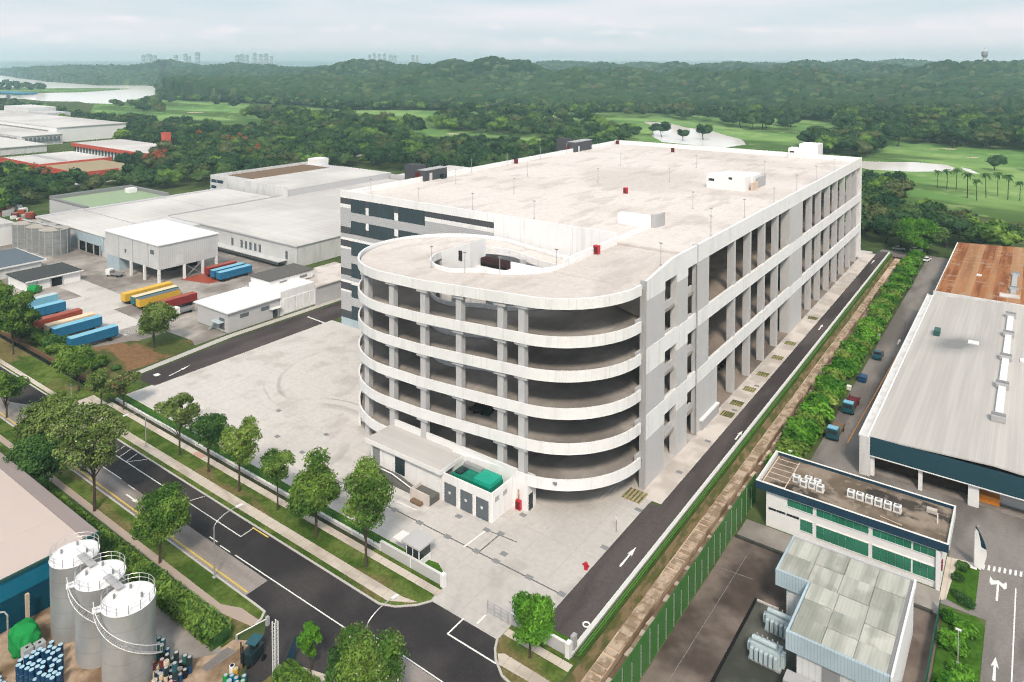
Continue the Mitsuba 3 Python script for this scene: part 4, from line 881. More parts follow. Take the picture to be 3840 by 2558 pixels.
for x, y, m, lb in ((-31.0, 176.4, 'm_drumblue', 'dark blue wheeled bin at the edge of the grey access road'), (-33.0, 205.5, 'm_midgrey', 'grey covered skip under the shrub row'), (-33.6, 222.0, 'm_maroon', 'maroon skip under the far shrubs'), (-32.6, 170.0, 'm_paint', 'small white bin bag at the edge of the shrub row')):
    k = thing('bin', lb, 'bin'); s_ = 0.75 if m != 'm_paint' else 0.4
    part(k, 'body', box(x - s_, x + s_, y - s_ * 1.3, y + s_ * 1.3, 0.15, 1.3 * s_ + .3), m); part(k, 'lid', box(x - s_ - .05, x + s_ + .05, y - s_ * 1.3 - .05, y + s_ * 1.3 + .05, 1.3 * s_ + .3, 1.3 * s_ + .42), m)

# ------------------------------------------------------------------ east warehouse
E = thing('east_warehouse', 'low warehouse with long pale metal roof, rusty far bays and navy fascia', 'warehouse')
def slope(x0, x1, y0, y1, z0, z1, t=0.25):
    v = np.array([[x0, y0, z0], [x1, y0, z1], [x1, y1, z1], [x0, y1, z0], [x0, y0, z0 - t], [x1, y0, z1 - t], [x1, y1, z1 - t], [x0, y1, z0 - t]], float)
    return v, np.array([[0, 1, 2], [0, 2, 3], [4, 6, 5], [4, 7, 6], [0, 4, 5], [0, 5, 1], [1, 5, 6], [1, 6, 2], [2, 6, 7], [2, 7, 3], [3, 7, 4], [3, 4, 0]])
for i in range(13):
    y0 = 136.4 + i * 7.28
    part(E, 'roof_sheet', slope(-22.8, -4.9, y0 + 0.015, y0 + 7.285, 7.0, 7.9), 'm_eastroof'); part(E, 'roof_sheet', slope(-4.9, 22, y0 + 0.015, y0 + 7.285, 7.9, 6.6), 'm_eastroof')
for i in range(12):
    x0 = -22.9 + i * 2.4
    za, zb = (7.0 + 0.05 * (x0 + 22.9), 7.0 + 0.05 * (x0 + 25.3))
    if x0 + 2.4 > 6: break
    part(E, 'rust_sheet', slope(x0 + 0.02, x0 + 2.38, 231.0, 262.0, za + 0.12, zb + 0.12), 'm_rust'); part(E, 'rust_sheet', slope(x0 + 0.02, x0 + 2.38, 262.05, 303.0, za + 0.06, zb + 0.06), 'm_rust')
part(E, 'ridge_cap', box(-23.0, 8, 230.5, 231.0, 6.9, 8.15), 'm_wall')
part(E, 'wall', box(-22.7, 21, 140.2, 302, 0, 6.6), 'm_wall'); part(E, 'eaves_gutter', box(-24.2, -22.85, 138.6, 231, 6.15, 6.75), 'm_wall'); part(E, 'eaves_rail', box(-24.45, -24.2, 136.2, 231, 6.7, 7.0), 'm_plainwhite'); part(E, 'eaves_rail', box(-23.1, -22.81, 136.3, 303, 6.9, 7.12), 'm_plainwhite')
part(E, 'fascia', box(-22.6, 22, 136.2, 136.7, 3.85, 7.0), 'm_fascia'); part(E, 'fascia_trim', box(-22.6, 22, 136.15, 136.69, 3.66, 3.84), 'm_plainwhite')
part(E, 'corner_wall', box(-24.3, -22.62, 136.2, 138.6, 0, 6.9), 'm_wall')
for x in (-22.3, -15.0): part(E, 'column', box(x - 0.3, x + 0.3, 136.75, 137.35, 0, 6.2), 'm_plainwhite')
part(E, 'column', box(-8.2, -6.7, 136.75, 138.0, 0, 6.2), 'm_plainwhite')
part(E, 'dock_wall', box(-22.6, -7.2, 139.6, 140.1, 0, 6.6), 'm_dockbrown'); part(E, 'dock_rail', box(-22.3, -8.2, 139.45, 139.6, 2.0, 2.25), 'm_grey'); part(E, 'dock_floor', box(-22.4, 22, 137.6, 139.6, 0.05, 0.3), 'm_oldyard')
part(E, 'soffit', box(-22.6, 21.9, 136.7, 140.2, 6.3, 6.55), 'm_dark'); part(E, 'open_bay_shade', box(-7.1, 21, 146, 146.3, 0, 6.3), 'm_black')  # black sheet at the back paints the shade of the open bay
for x, y, s_, m, lb in ((-5.6, 139.5, 1.6, 'm_orange', 'orange slatted crate in the open bay under the navy fascia'), (-5.8, 141.6, 1.7, 'm_wallblue', 'blue crate behind the orange one in the open bay')):
    k = thing('crate', lb, 'crate'); part(k, 'box', box(x - s_, x + s_, y - 0.9, y + 0.9, 0.3, 1.5 + (m != 'm_orange') * 1.2), m)
    for q in range(5): part(k, 'slat', box(x - s_, x + s_, y - 0.96, y - 0.9, 0.35 + q * 0.24, 0.48 + q * 0.24), m)
for y in (154, 166, 178, 190.5, 203, 215): pass
part(E, 'ridge_duct', box(-5.5, -4.3, 153.5, 219.6, 7.85, 8.5), 'm_plainwhite')
for y in (154.3, 170.5, 187.0, 203.5, 219.0, 245, 262):
    part(E, 'ridge_vent', box(-5.95, -3.85, y - 1.1, y + 1.1, 7.95, 8.9), 'm_grey'); part(E, 'vent_cap', box(-6.0, -3.8, y - 0.5, y + 0.5, 8.9, 9.05), 'm_midgrey')
part(E, 'ridge_duct', box(-5.6, -4.4, 240, 262, 7.95, 8.6), 'm_metal'); part(E, 'roof_patch', box(-8.0, -3.4, 236.2, 240, 7.75, 8.15), 'm_sidewalk')
part(E, 'roof_cowl', box(-19.3, -18.1, 195.5, 198.6, 7.1, 8.4), 'm_roofgreen'); part(E, 'skylight', box(-12.3, -10.2, 193.6, 195.6, 7.5, 7.8), 'm_plainwhite'); part(E, 'skylight', box(-14.5, -13.2, 256.5, 259, 7.45, 7.7), 'm_sidewalk'); part(E, 'skylight', box(-2.4, -0.6, 187.4, 189.2, 7.8, 8.1), 'm_plainwhite')

# ------------------------------------------------------------------ office building with green windows
O = thing('office_building', 'two-storey white office with green window bands and stained flat roof', 'office building')
ox0, ox1, oy0, oy1, oz = -33.6, -9.3, 112.0, 122.3, 6.25
part(O, 'wall', box(ox0 + 0.5, ox1 - 0.4, oy0 + 0.3, oy1 - 0.4, 0, oz - 0.1), 'm_plainwhite')
part(O, 'roof', box(ox0 - 0.6, ox1 + 0.3, oy0 + 0.08, oy1 + 0.1, oz - 0.1, oz), 'm_officeroof')
for g in (box(ox0 - 1.0, ox1 + 0.55, oy0 - 0.22, oy0 + 0.08, 5.72, 6.85), box(ox0 - 1.0, ox1 + 0.55, oy1 + 0.1, oy1 + 0.4, 5.55, 6.7)): part(O, 'fascia', g, 'm_navy')
for g in (box(ox1 + 0.3, ox1 + 0.55, oy0 + 0.08, oy1 + 0.1, 5.55, 6.85), box(ox0 - 1.0, ox0 - 0.6, oy0 + 0.08, oy1 + 0.1, 5.55, 6.85)): part(O, 'fascia', g, 'm_kerbwhite')
part(O, 'coping', box(ox0 - 1.0, ox1 + 0.55, oy0 - 0.2, oy0 + 0.06, 6.85, 6.93), 'm_paint'); part(O, 'coping', box(ox0 - 1.0, ox1 + 0.55, oy1 + 0.12, oy1 + 0.38, 6.7, 6.78), 'm_paint')
def glazing(x0, x1, z0, z1, k=0.95):
    n_ = max(1, int(round((x1 - x0) / k)))
    w = (x1 - x0) / n_
    f = part(O, 'window', cat(box(x0 - 0.08, x1 + 0.08, oy0 + 0.16, oy0 + 0.3, z1, z1 + 0.1), box(x0 - 0.08, x1 + 0.08, oy0 + 0.16, oy0 + 0.3, z0 - 0.1, z0)), 'm_paint')
    for i in range(n_):
        part(f, 'pane', box(x0 + i * w + 0.03, x0 + (i + 1) * w - 0.03, oy0 + 0.2, oy0 + 0.29, z0, z1), 'm_glassgreen')
glazing(-29.9, -26.2, 4.3, 5.4); glazing(-25.7, -18.6, 4.3, 5.4); glazing(-18.1, -13.2, 4.3, 5.4); glazing(-13.0, -10.3, 4.3, 5.4)
glazing(-28.0, -26.2, 1.3, 3.0); glazing(-25.7, -18.6, 1.0, 2.9); glazing(-18.1, -13.2, 1.0, 2.9); glazing(-13.0, -10.3, 1.0, 2.9)
for a, b_ in ((-32.7, -31.6), (-31.5, -30.2), (-30.0, -28.2)): part(O, 'slot_window', box(a, b_, oy0 + 0.22, oy0 + 0.31, 2.75, 3.05), 'm_glassdark')
part(O, 'pillar', box(-10.2, -9.7, oy0 - 0.1, oy0 + 0.3, 0, 5.5), 'm_plainwhite'); part(O, 'red_box', box(-9.7, -9.55, 113.2, 113.9, 2.1, 3.4), 'm_darkred')
# a faint grid of pale tiles at the roof's west end
for i in range(6): part(O, 'roof_joint', box(-34.0 + 0.0, -30.6, 113.2 + i * 1.6, 113.35 + i * 1.6, oz, oz + 0.03), 'm_strut')
for x in (-33.9, -30.6): part(O, 'roof_joint', box(x - .08, x + .08, 112.2, 122.0, oz + 0.031, oz + 0.05), 'm_strut')
def ac_unit(x, y, lb, gp):
    k = thing('condenser_unit', lb, 'air conditioner', gp)
    part(k, 'casing', box(x - 0.5, x + 0.5, y - 0.45, y + 0.45, oz + 0.15, oz + 0.95), 'm_paint'); part(k, 'fan', cyl(x, y, oz + 0.95, oz + 1.0, 0.3, 12), 'm_midgrey'); part(k, 'grille', box(x - 0.3, x + 0.3, y - 0.49, y - 0.45, oz + 0.28, oz + 0.8), 'm_midgrey'); part(k, 'foot', box(x - 0.55, x + 0.55, y - 0.5, y + 0.5, oz, oz + 0.15), 'm_sidewalk')
for i in range(6): ac_unit(-21.9 + i * 1.25, 117.0, 'white condenser unit in the long row on the stained office roof', 'condenser units in the long roof row')
for i, (x, y) in enumerate(((-29.6, 116.2), (-28.4, 115.6), (-27.2, 115.9), (-26.0, 115.7), (-28.0, 116.9), (-26.7, 116.9))): ac_unit(x, y, 'white condenser unit in the untidy western cluster on the office roof', 'condenser units in the western roof cluster')
part(O, 'roof_block', box(-12.2, -10.9, 119.4, 120.2, oz, oz + 0.5), 'm_sidewalk'); part(O, 'roof_pipe', cyl(-10.6, 117.2, oz, oz + 1.5, 0.08, 8), 'm_plainwhite'); part(O, 'roof_pipe', tube([(-17.5, 114.2, oz + .1), (-14.6, 113.6, oz + .1)], 0.07, 6), 'm_sand')
fl = thing('flag_banner', 'tall white feather banner with dark top by the grey access road', 'banner')
part(fl, 'pole', tube([(-6.3, 120.0, 0), (-6.3, 120.0, 5.2), (-6.0, 120.0, 6.2), (-5.7, 120, 6.4)], 0.05, 6), 'm_grey')
th = np.linspace(0, 1, 14); lft = np.column_stack([-6.25 + .45 * np.clip(th - .8, 0, 1), 120.0 + 0 * th, 0.5 + 5.8 * th]); rgt = lft + np.column_stack([1.45 * np.sin(np.pi * np.clip(th * 0.80 + 0.14, 0, 1)) ** 0.8, 0.25 * np.sin(5 * th), -.5 + 0 * th])
mid = lft + (rgt - lft) * 0.55
part(fl, 'cloth', cat(ribbon(lft[:13], mid[:13]), ribbon(mid[:8], rgt[:8])), 'm_plainwhite'); part(fl, 'dark_cloth', cat(ribbon(mid[7:], rgt[7:]), ribbon(lft[12:], mid[12:])), 'm_navy'); part(fl, 'base', box(-6.7, -5.9, 119.6, 120.4, 0, 0.15), 'm_paint')

# ------------------------------------------------------------------ transformer house and transformers
H = thing('transformer_house', 'tall sheet-clad transformer house with greenish corrugated L-shaped roof', 'transformer house')
HR = ['m_sheetroof', 'm_sheetroof_b', 'm_sheetroof_c']
part(H, 'wall', box(-25.0, -12.0, 94.0, 101.4, 0, 6.0), 'm_ribwall'); part(H, 'wall', box(-21.2, -12.0, 84.6, 94.0, 0, 5.9), 'm_plainwhite')
for i in range(4):
    for j in range(2):
        x0 = -26.2 + i * 3.55 + 0.12; y0 = 93.9 + j * 3.9
        part(H, 'roof_panel', slope(x0 + 0.03, min(x0 + 3.52, -12.0), y0 + 0.03, y0 + 3.87, 6.62 - 0.06 * ((i + j) % 2), 6.62 - 0.06 * ((i + j) % 2), 0.12), HR[(i + 2 * j) % 3])
for i in range(3):
    for j in range(3):
        x0 = -22.05 + i * 3.35; y0 = 84.3 + j * 3.2
        part(H, 'roof_panel', slope(x0 + 0.03, x0 + 3.32, y0 + 0.03, y0 + 3.17, 6.60 - 0.06 * ((i + j) % 2), 6.60 - 0.06 * ((i + j) % 2), 0.12), HR[(i * 2 + j) % 3])
part(H, 'cladding', box(-26.3, -26.05, 93.8, 101.9, 5.0, 6.75), 'm_bluewall'); part(H, 'cladding', box(-26.3, -22.1, 93.55, 93.85, 4.7, 6.75), 'm_bluewall'); part(H, 'cladding', box(-22.35, -22.08, 84.0, 93.5, 5.3, 6.7), 'm_bluewall'); part(H, 'cladding', box(-22.35, -11.7, 83.9, 84.25, 4.6, 6.75), 'm_bluewall')
part(H, 'gutter', box(-12.0, -11.6, 84.2, 101.9, 6.35, 6.6), 'm_midgrey'); part(H, 'gutter_edge', box(-11.6, -11.35, 84.0, 102.0, 6.0, 6.75), 'm_plainwhite'); part(H, 'gutter', box(-26.3, -11.6, 101.75, 102.1, 6.3, 6.75), 'm_column')
part(H, 'side_wall', box(-12.0, -11.6, 84.3, 101.6, 0, 6.0), 'm_plainwhite'); part(H, 'door', box(-17.6, -15.9, 84.2, 84.25, 0, 0.1), 'm_midgrey')
part(H, 'front_wall', box(-21.2, -11.7, 84.26, 84.5, 0, 5.2), 'm_ribwall'); part(H, 'louvre', box(-18.4, -16.6, 84.1, 84.24, 1.6, 4.2), 'm_midgrey'); part(H, 'canopy', box(-22.2, -18.8, 82.4, 84.1, 1.9, 2.2), 'm_grey')
def transformer(x, y, lb):
    k = thing('transformer', lb, 'transformer')
    part(k, 'tank', box(x - 1.7, x + 1.7, y - 0.8, y + 0.8, 0.35, 2.1), 'm_tfm'); part(k, 'base', box(x - 1.9, x + 1.9, y - 1.0, y + 1.0, 0.05, 0.35), 'm_grey')
    for i in range(6): part(k, 'radiator_fin', box(x - 1.6 + i * 0.56, x - 1.25 + i * 0.56, y - 1.35, y - 0.85, 0.5, 1.8), 'm_tfm'); 
    for i in range(5): part(k, 'bushing', cyl(x - 1.2 + i * 0.6, y + 0.3, 2.1, 2.75, 0.14, 8, 0.08), 'm_metal')
    part(k, 'conservator', tube([(x - 1.6, y - 0.35, 2.55), (x + 1.3, y - 0.35, 2.55)], 0.28, 10), 'm_tfm'); part(k, 'control_box', box(x + 1.75, x + 2.2, y - 0.5, y + 0.3, 0.4, 2.0), 'm_tfm'); part(k, 'side_box', box(x - 2.2, x - 1.75, y - 0.3, y + 0.5, 0.6, 1.6), 'm_tfm')
transformer(-25.2, 86.4, 'pale blue-grey transformer on the dark pad, nearer the camera of the two'); transformer(-25.0, 91.9, 'pale transformer on the dark pad, close to the house\'s ribbed wall')
gf = thing('green_fence', 'green mesh fence beside the planting bed and the transformer house', 'fence')
for i in range(14):
    y = 80 + i * 2.0
    part(gf, 'post', box(-9.3, -9.2, y, y + 0.1, 0, 1.9), 'm_railgreen'); part(gf, 'panel', box(-9.27, -9.23, y + 0.12, y + 1.98, 0.1, 1.8), 'm_roofgreen')
s = thing('lamp_post', 'slim grey lamp post among the plants of the planting bed', 'lamp post')
part(s, 'pole', cyl(-6.6, 99.4, 0, 4.2, 0.06, 6), 'm_grey'); part(s, 'lamp', box(-6.9, -6.3, 99.3, 99.5, 4.2, 4.35), 'm_paint'); part(s, 'base', box(-6.8, -6.4, 99.2, 99.6, 0, .2), 'm_grey')
s = thing('lamp_post', 'slim pale lamp post among the shrubs behind the office roof', 'lamp post')
part(s, 'pole', cyl(-33.2, 126.0, 0, 5.6, 0.06, 6), 'm_grey'); part(s, 'lamp', box(-33.5, -32.9, 125.9, 126.1, 5.6, 5.72), 'm_paint'); part(s, 'base', box(-33.4, -33, 125.8, 126.2, 0, .2), 'm_grey')

# ------------------------------------------------------------------ factory with blue wall, tanks and drums
B = thing('factory_building', 'low factory with wide beige roof and bright blue walls behind the tanks', 'factory')
part(B, 'wall', box(-169.5, -104.5, 8, 44.9, 0, 5.0), 'm_navy'); part(B, 'blue_wall', box(-104.5, -104.2, 8, 45.1, 4.0, 6.7), 'm_wallblue'); part(B, 'lower_wall', box(-104.45, -104.3, 8, 45.0, 0, 4.0), 'm_navyblue')
part(B, 'blue_wall', box(-169.5, -104.5, 44.9, 45.1, 0, 6.7), 'm_wallblue')
for i in range(8): part(B, 'roof_sheet', slope(-170 + i * 8.25, -170 + (i + 1) * 8.25 - 0.02, 7.5, 43.7, 6.95, 6.95), 'm_beige')
part(B, 'roof_border', box(-170, -104.0, 43.72, 45.6, 6.75, 7.0), 'm_gapwarm'); part(B, 'roof_trim', box(-104.1, -103.9, 7.5, 45.6, 6.7, 7.05), 'm_roofgreen')
for z in (6.35, 5.9, 5.45): part(B, 'louvre', box(-104.2, -104.1, 41.0, 45.0, z - 0.2, z), 'm_tfm')
part(B, 'post', box(-103.2, -102.8, 36.2, 36.6, 0, 4.2), 'm_sand'); part(B, 'pipe', tube([(-100.6, 33.4, 0), (-100.6, 33.4, 4.4), (-100.9, 33.2, 4.8), (-104.1, 30.2, 4.8)], 0.1, 6), 'm_metal')
TZ = 9.5
def tank(x, y, r, lb, stair, plat):
    k = thing('storage_tank', lb, 'storage tank')
    part(k, 'shell', tube([(x, y, 0), (x, y, TZ)], r, 40, False), 'm_steel', 30)
    part(k, 'roof', tube([(x, y, TZ - 0.02), (x, y, TZ + 0.55)], [r + 0.06, 0.05], 40, True), 'm_white', 30)
    for zz in (0.55, 1.05): part(k, 'guard_rail', tube([(x + (r - .05) * math.cos(a), y + (r - .05) * math.sin(a), TZ + zz) for a in np.linspace(0, 2 * np.pi, 33)], 0.035, 4, False), 'm_metal')
    for a in np.linspace(0, 2 * np.pi, 15)[:-1]: part(k, 'rail_post', box(x + (r - .05) * math.cos(a) - 0.035, x + (r - .05) * math.cos(a) + 0.035, y + (r - .05) * math.sin(a) - .035, y + (r - .05) * math.sin(a) + .035, TZ, TZ + 1.08), 'm_metal')
    for a, d in ((2.5, 1.3), (4.0, 1.5), (0.6, 1.6)): part(k, 'nozzle', cyl(x + d * math.cos(a), y + d * math.sin(a), TZ + 0.2, TZ + 0.75, 0.14, 8), 'm_midgrey')
    if stair:
        a0, a1 = math.radians(stair[0]), math.radians(stair[1]); n_ = 46
        zz = np.linspace(TZ, stair[2], n_); aa = np.linspace(a0, a1, n_)
        for a, z in zip(aa, zz):
            c, s = math.cos(a), math.sin(a)
            g = rotz(box(r + 0.05, r + 0.65, -0.12, 0.12, z - 0.03, z + 0.03), math.degrees(a), (x, y, 0)); part(k, 'step', g, 'm_metal')
        for q in (0.0, 1.0): part(k, 'hand_rail', tube([(x + (r + .68) * math.cos(a), y + (r + .68) * math.sin(a), z + q) for a, z in zip(aa, zz)], 0.045, 4), 'm_plainwhite')
        for a, z in list(zip(aa, zz))[::3]: part(k, 'hand_rail_post', box(x + (r + .68) * math.cos(a) - .025, x + (r + .68) * math.cos(a) + .025, y + (r + .68) * math.sin(a) - .025, y + (r + .68) * math.sin(a) + .025, z, z + 1.0), 'm_metal')
        part(k, 'landing', rotz(box(r + 0.0, r + 0.8, -0.5, 0.6, TZ - 0.08, TZ), stair[0], (x, y, 0)), 'm_plainwhite')
    if plat:
        x2 = plat; part(k, 'bridge', box(x + 1.6, x2 - 1.6, y - 0.45, y + 0.45, TZ + 0.55, TZ + 0.65), 'm_grey')
        for yy in (-0.45, 0.4): part(k, 'bridge_rail', box(x + 1.6, x2 - 1.6, y + yy, y + yy + 0.05, TZ + 1.5, TZ + 1.57), 'm_metal')
tank(-97.9, 40.0, 2.75, 'silver tank nearest the blue factory wall, rearmost of the row', None, -91.3)
tank(-91.3, 40.1, 2.75, 'silver tank in the middle of the three, with curved stair', (-112, 60, 1.9), -84.6)
tank(-84.6, 40.2, 2.85, 'silver tank nearest the roadside hedge end, with long spiral stair', (-112, 62, 1.9), None)
tp = thing('tarpaulin_stack', 'bright green tarpaulin thrown over a stack beside the tanks', 'tarpaulin')
m_ = trimesh.creation.icosphere(4); v = np.array(m_.vertices); v = np.sign(v) * np.abs(v) ** 0.6; v = v * [1.75, 1.45, 1.75] * (1 + 0.42 * (meshkit.fbm(v * 1.6, 3, 4)[:, None] - 0.5) + 0.05 * np.sin(v[:, :1] * 9 + v[:, 1:2] * 7) * (v[:, 2:] < .8)) + [-98.9, 34.6, 1.5]; v[:, 2] = np.maximum(v[:, 2], 0.04)
put(tp + '__sheet', (v, np.array(m_.faces)), 'm_greencover', 40); part(tp, 'rope', tube([(-100.9, 34.2, 0.3), (-99.6, 34.6, 2.7), (-98.0, 35.2, 2.7), (-97.1, 35.6, 0.3)], 0.04, 4), 'm_railgreen')
for x, y, lb in ((-96.2, 35.2, 'silver caged liquid container beside the green tarpaulin, nearer the tanks'), (-96.6, 34.0, 'silver caged liquid container next to the other one, nearer the blue drums')):
    k = thing('bulk_container', lb, 'container'); part(k, 'tank', box(x - .5, x + .5, y - .5, y + .5, .15, 1.9), 'm_column'); part(k, 'lid', cyl(x, y, 1.9, 1.98, .16, 10), 'm_black'); part(k, 'top', box(x - .54, x + .54, y - .54, y + .54, 1.86, 1.93), 'm_metal'); part(k, 'pallet', box(x - .55, x + .55, y - .55, y + .55, 0.03, .15), 'm_darkgrey')
scene['drum_unit'] = {'type': 'shapegroup', 'body': mikit.ply(cyl(0, 0, 0, 0.88, 0.3, 10), 'm_drumblue'), 'lid': mikit.ply(cyl(0, 0, 0.88, 0.91, 0.27, 10), 'm_drumtop')}
def inst(name, group, M, lb, cat_, gp):
    k = thing(name, lb, cat_, gp); scene[k] = {'type': 'instance', 'g': {'type': 'ref', 'id': group}, 'to_world': M}
for i in range(11):
    for j in range(15):
        x = -95.3 + j * 0.64 + RNG.uniform(-.06, .06); y = 32.2 + i * 0.66 + 0.2 * j + RNG.uniform(-.06, .06)
        if y > 37.0 - 0.30 * abs(j - 2) or y < 31 or (i + j * 3) % 17 == 0 or (-94 < x < -93.2 and 34.4 < y < 35.4): continue
        for q in range(2 if (i * 7 + j * 3) % 5 else 1): inst('blue_drum', 'drum_unit', T().translate([x, y, 0.04 + 0.92 * q]), 'blue drum with pale lid in the packed stack in front of the tanks', 'drum', 'blue drums packed before the tanks')
for j in range(6): inst('blue_drum', 'drum_unit', T().translate([-97.6 + 0.62 * j, 30.6 + 0.2 * (j % 2), 0.04]), 'blue drum with pale lid at the picture\'s lower corner by the factory', 'drum', 'blue drums at the lower corner')
pal = ['m_machine', 'm_black', 'm_greencover', 'm_darkred', 'm_machine', 'm_cabteal', 'm_drumblue', 'm_cream', 'm_cabteal', 'm_tealbox', 'm_orange', 'm_roofgreen', 'm_black', 'm_machine', 'm_maroon', 'm_roofgreen', 'm_tealbox']
pnm = {'m_machine': 'blackish green', 'm_black': 'black', 'm_greencover': 'bright green', 'm_darkred': 'dark red', 'm_orange': 'orange', 'm_cabteal': 'dark teal', 'm_drumblue': 'dark blue', 'm_cream': 'cream', 'm_red': 'crimson', 'm_tealbox': 'teal', 'm_bluetop': 'pale blue', 'm_roofgreen': 'dark green', 'm_maroon': 'maroon', 'm_yellowbox': 'yellow', 'm_plainwhite': 'white', 'm_wallblue': 'bright blue'}
drum_mesh = cyl(0, 0, 0, 0.9, 0.31, 10)
lid_mesh = cyl(0, 0, 0.9, 0.94, 0.22, 8)
def drum(x, y, z, m, where, gp):
    k = thing('drum', f'{pnm[m]} drum {where}', 'drum', f'{pnm[m]} {gp}')
    put(k + '__body', drum_mesh, m, to_world=T().translate([x, y, z])); put(k + '__lid', lid_mesh, 'm_grey' if m != 'm_plainwhite' else 'm_black', to_world=T().translate([x, y, z]))
for i in range(11):
    for j in range(4):
        x = -86.2 + i * 0.66 + j * 0.16; y = 44.0 - j * 0.68 + 0.18 * i - 1.1
        for q in range(1 + int(RNG.integers(0, 3))):
            drum(x + RNG.uniform(-.05, .05), y + RNG.uniform(-.05, .05), 0.04 + 0.95 * q, pal[int(RNG.integers(len(pal)))], 'in the mixed stack behind the nearest tank', 'drums stacked behind the nearest tank')
for x, y, z, m in ((-79.6, 42.9, 0.05, 'm_red'), (-79.2, 42.2, 0.05, 'm_red'), (-80.4, 42.3, 0.05, 'm_cream'), (-81.3, 42.0, .05, 'm_drumblue'), (-80.9, 41.2, .05, 'm_cream'), (-80.1, 41.4, .05, 'm_machine'), (-79.5, 41.2, .05, 'm_plainwhite'), (-74.8, 47.6, .05, 'm_yellowbox'), (-75.5, 47.6, .05, 'm_plainwhite'), (-74.3, 46.8, .05, 'm_wallblue'), (-73.6, 46.9, .05, 'm_wallblue'), (-73.1, 47.6, .05, 'm_tealbox'), (-74.9, 46.4, .05, 'm_greencover'), (-73.9, 46.2, .05, 'm_bluetop'), (-73.0, 46.6, .05, 'm_tealbox'), (-72.6, 47.1, .05, 'm_greencover'), (-68.8, 49.0, .05, 'm_wallblue'), (-68.2, 49.4, .05, 'm_wallblue'), (-68.0, 48.7, .05, 'm_bluetop')):
    wh = 'on the brown ground before the tank stair' if x < -78 else ('in the small group by the machine and lattice mast' if x < -70 else 'behind the clipped hedge at the frame bottom')
    drum(x, y, z, m, wh, 'drums ' + wh)
mc = thing('forklift', 'dark green forklift standing on the brown yard near the lattice mast', 'forklift')
part(mc, 'body', rbox(-75.2, 50.2, 0.3, 1.5, 2.3, 1.2, 20), 'm_machine'); part(mc, 'roof', rbox(-75.3, 50.5, 2.2, 1.4, 1.7, .1, 20), 'm_cabteal'); part(mc, 'mast', cat(rbox(-75.8, 49.0, .1, .12, .12, 2.6, 20), rbox(-75.1, 48.8, .1, .12, .12, 2.6, 20)), 'm_black'); part(mc, 'seat', rbox(-75.2, 50.3, 1.5, .6, .6, .5, 20), 'm_black')
for dx, dy in ((-.7, -.8), (.6, -1.0), (-.3, 1.0), (1.0, .7)): part(mc, 'wheel', tube([(-75.2 + dx, 50.2 + dy, .35), (-75.0 + dx, 50.25 + dy, .35)], .35, 10), 'm_black')
for dx in (-.9, .75): part(mc, 'post', rbox(-75.3 + dx * .7, 50.5 + dx * .2, 1.4, .08, .08, .85, 20), 'm_black')
lm = thing('lattice_mast', 'pale lattice mast rising at the factory entrance by the road', 'mast')
mx, my = -70.9, 50.3
for dx in (-.22, .22):
    for dy in (-.22, .22): part(lm, 'leg', box(mx + dx - .05, mx + dx + .05, my + dy - .05, my + dy + .05, 0, 6.7), 'm_plainwhite')
for i in range(15):
    z = .25 + i * .45; part(lm, 'lattice_bar', cat(box(mx - .25, mx + .25, my - .25, my - .2, z, z + .07), box(mx + .2, mx + .25, my - .25, my + .25, z, z + .07), box(mx - .25, mx + .25, my + .2, my + .25, z, z + .07)), 'm_metal')
sg = thing('sign_board', 'dark blue board with pointed top standing beside the lattice mast', 'sign')
part(sg, 'board', cat(rotz((np.array([[0, -.06, .05], [1.3, -.06, .05], [1.5, -.06, 3.4], [0, .06, .05], [1.3, .06, .05], [1.5, .06, 3.4]]), np.array([[0, 1, 2], [3, 5, 4], [0, 3, 4], [0, 4, 1], [1, 4, 5], [1, 5, 2], [2, 5, 3], [2, 3, 0]])), 55, (-71.6, 51.9, 0))), 'm_navy'); part(sg, 'foot', box(-71.8, -71.0, 51.8, 52.9, 0, .1), 'm_grey')
bt = thing('barrier', 'thin white barrier pole along the factory entrance', 'barrier')
part(bt, 'pole', tube([(-78.4, 54.4, .9), (-79.2, 50.6, .9)], .07, 6), 'm_plainwhite'); part(bt, 'post', box(-78.6, -78.2, 54.3, 54.7, 0, 1.1), 'm_grey'); part(bt, 'post', box(-79.3, -79.1, 50.5, 50.7, 0, .9), 'm_grey')

# ------------------------------------------------------------------ street lamps
def street_lamp(x, y, h, lb, dx, dy):
    k = thing('street_lamp', lb, 'street lamp')
    part(k, 'pole', tube([(x, y, 0), (x, y, h - 1.2)], [0.11, .08], 8), 'm_metal')
    t = np.linspace(0, 1, 9); part(k, 'arm', tube(np.column_stack([x + dx * t ** 1.6, y + dy * t ** 1.6, h - 1.2 + 1.4 * np.sin(t * np.pi / 2)]), 0.055, 6), 'm_metal')
    part(k, 'lamp', rbox(x + dx * 1.08, y + dy * 1.08, h + .1, .32, .95, .16, math.degrees(math.atan2(dy, dx)) - 90), 'm_plainwhite'); part(k, 'foot', box(x - .25, x + .25, y - .25, y + .25, 0, .2), 'm_grey')
street_lamp(-91.7, 55.35, 8.4, 'street lamp with curved arm beside the old grey lane', 0.4, 3.4)
street_lamp(-62.2, 56.6, 7.4, 'street lamp with curved arm by the junction at the frame bottom', 0.6, 3.6)
street_lamp(-133.6, 67.2, 7.0, 'street lamp half hidden by the large blossoming tree', -0.6, -3.0)

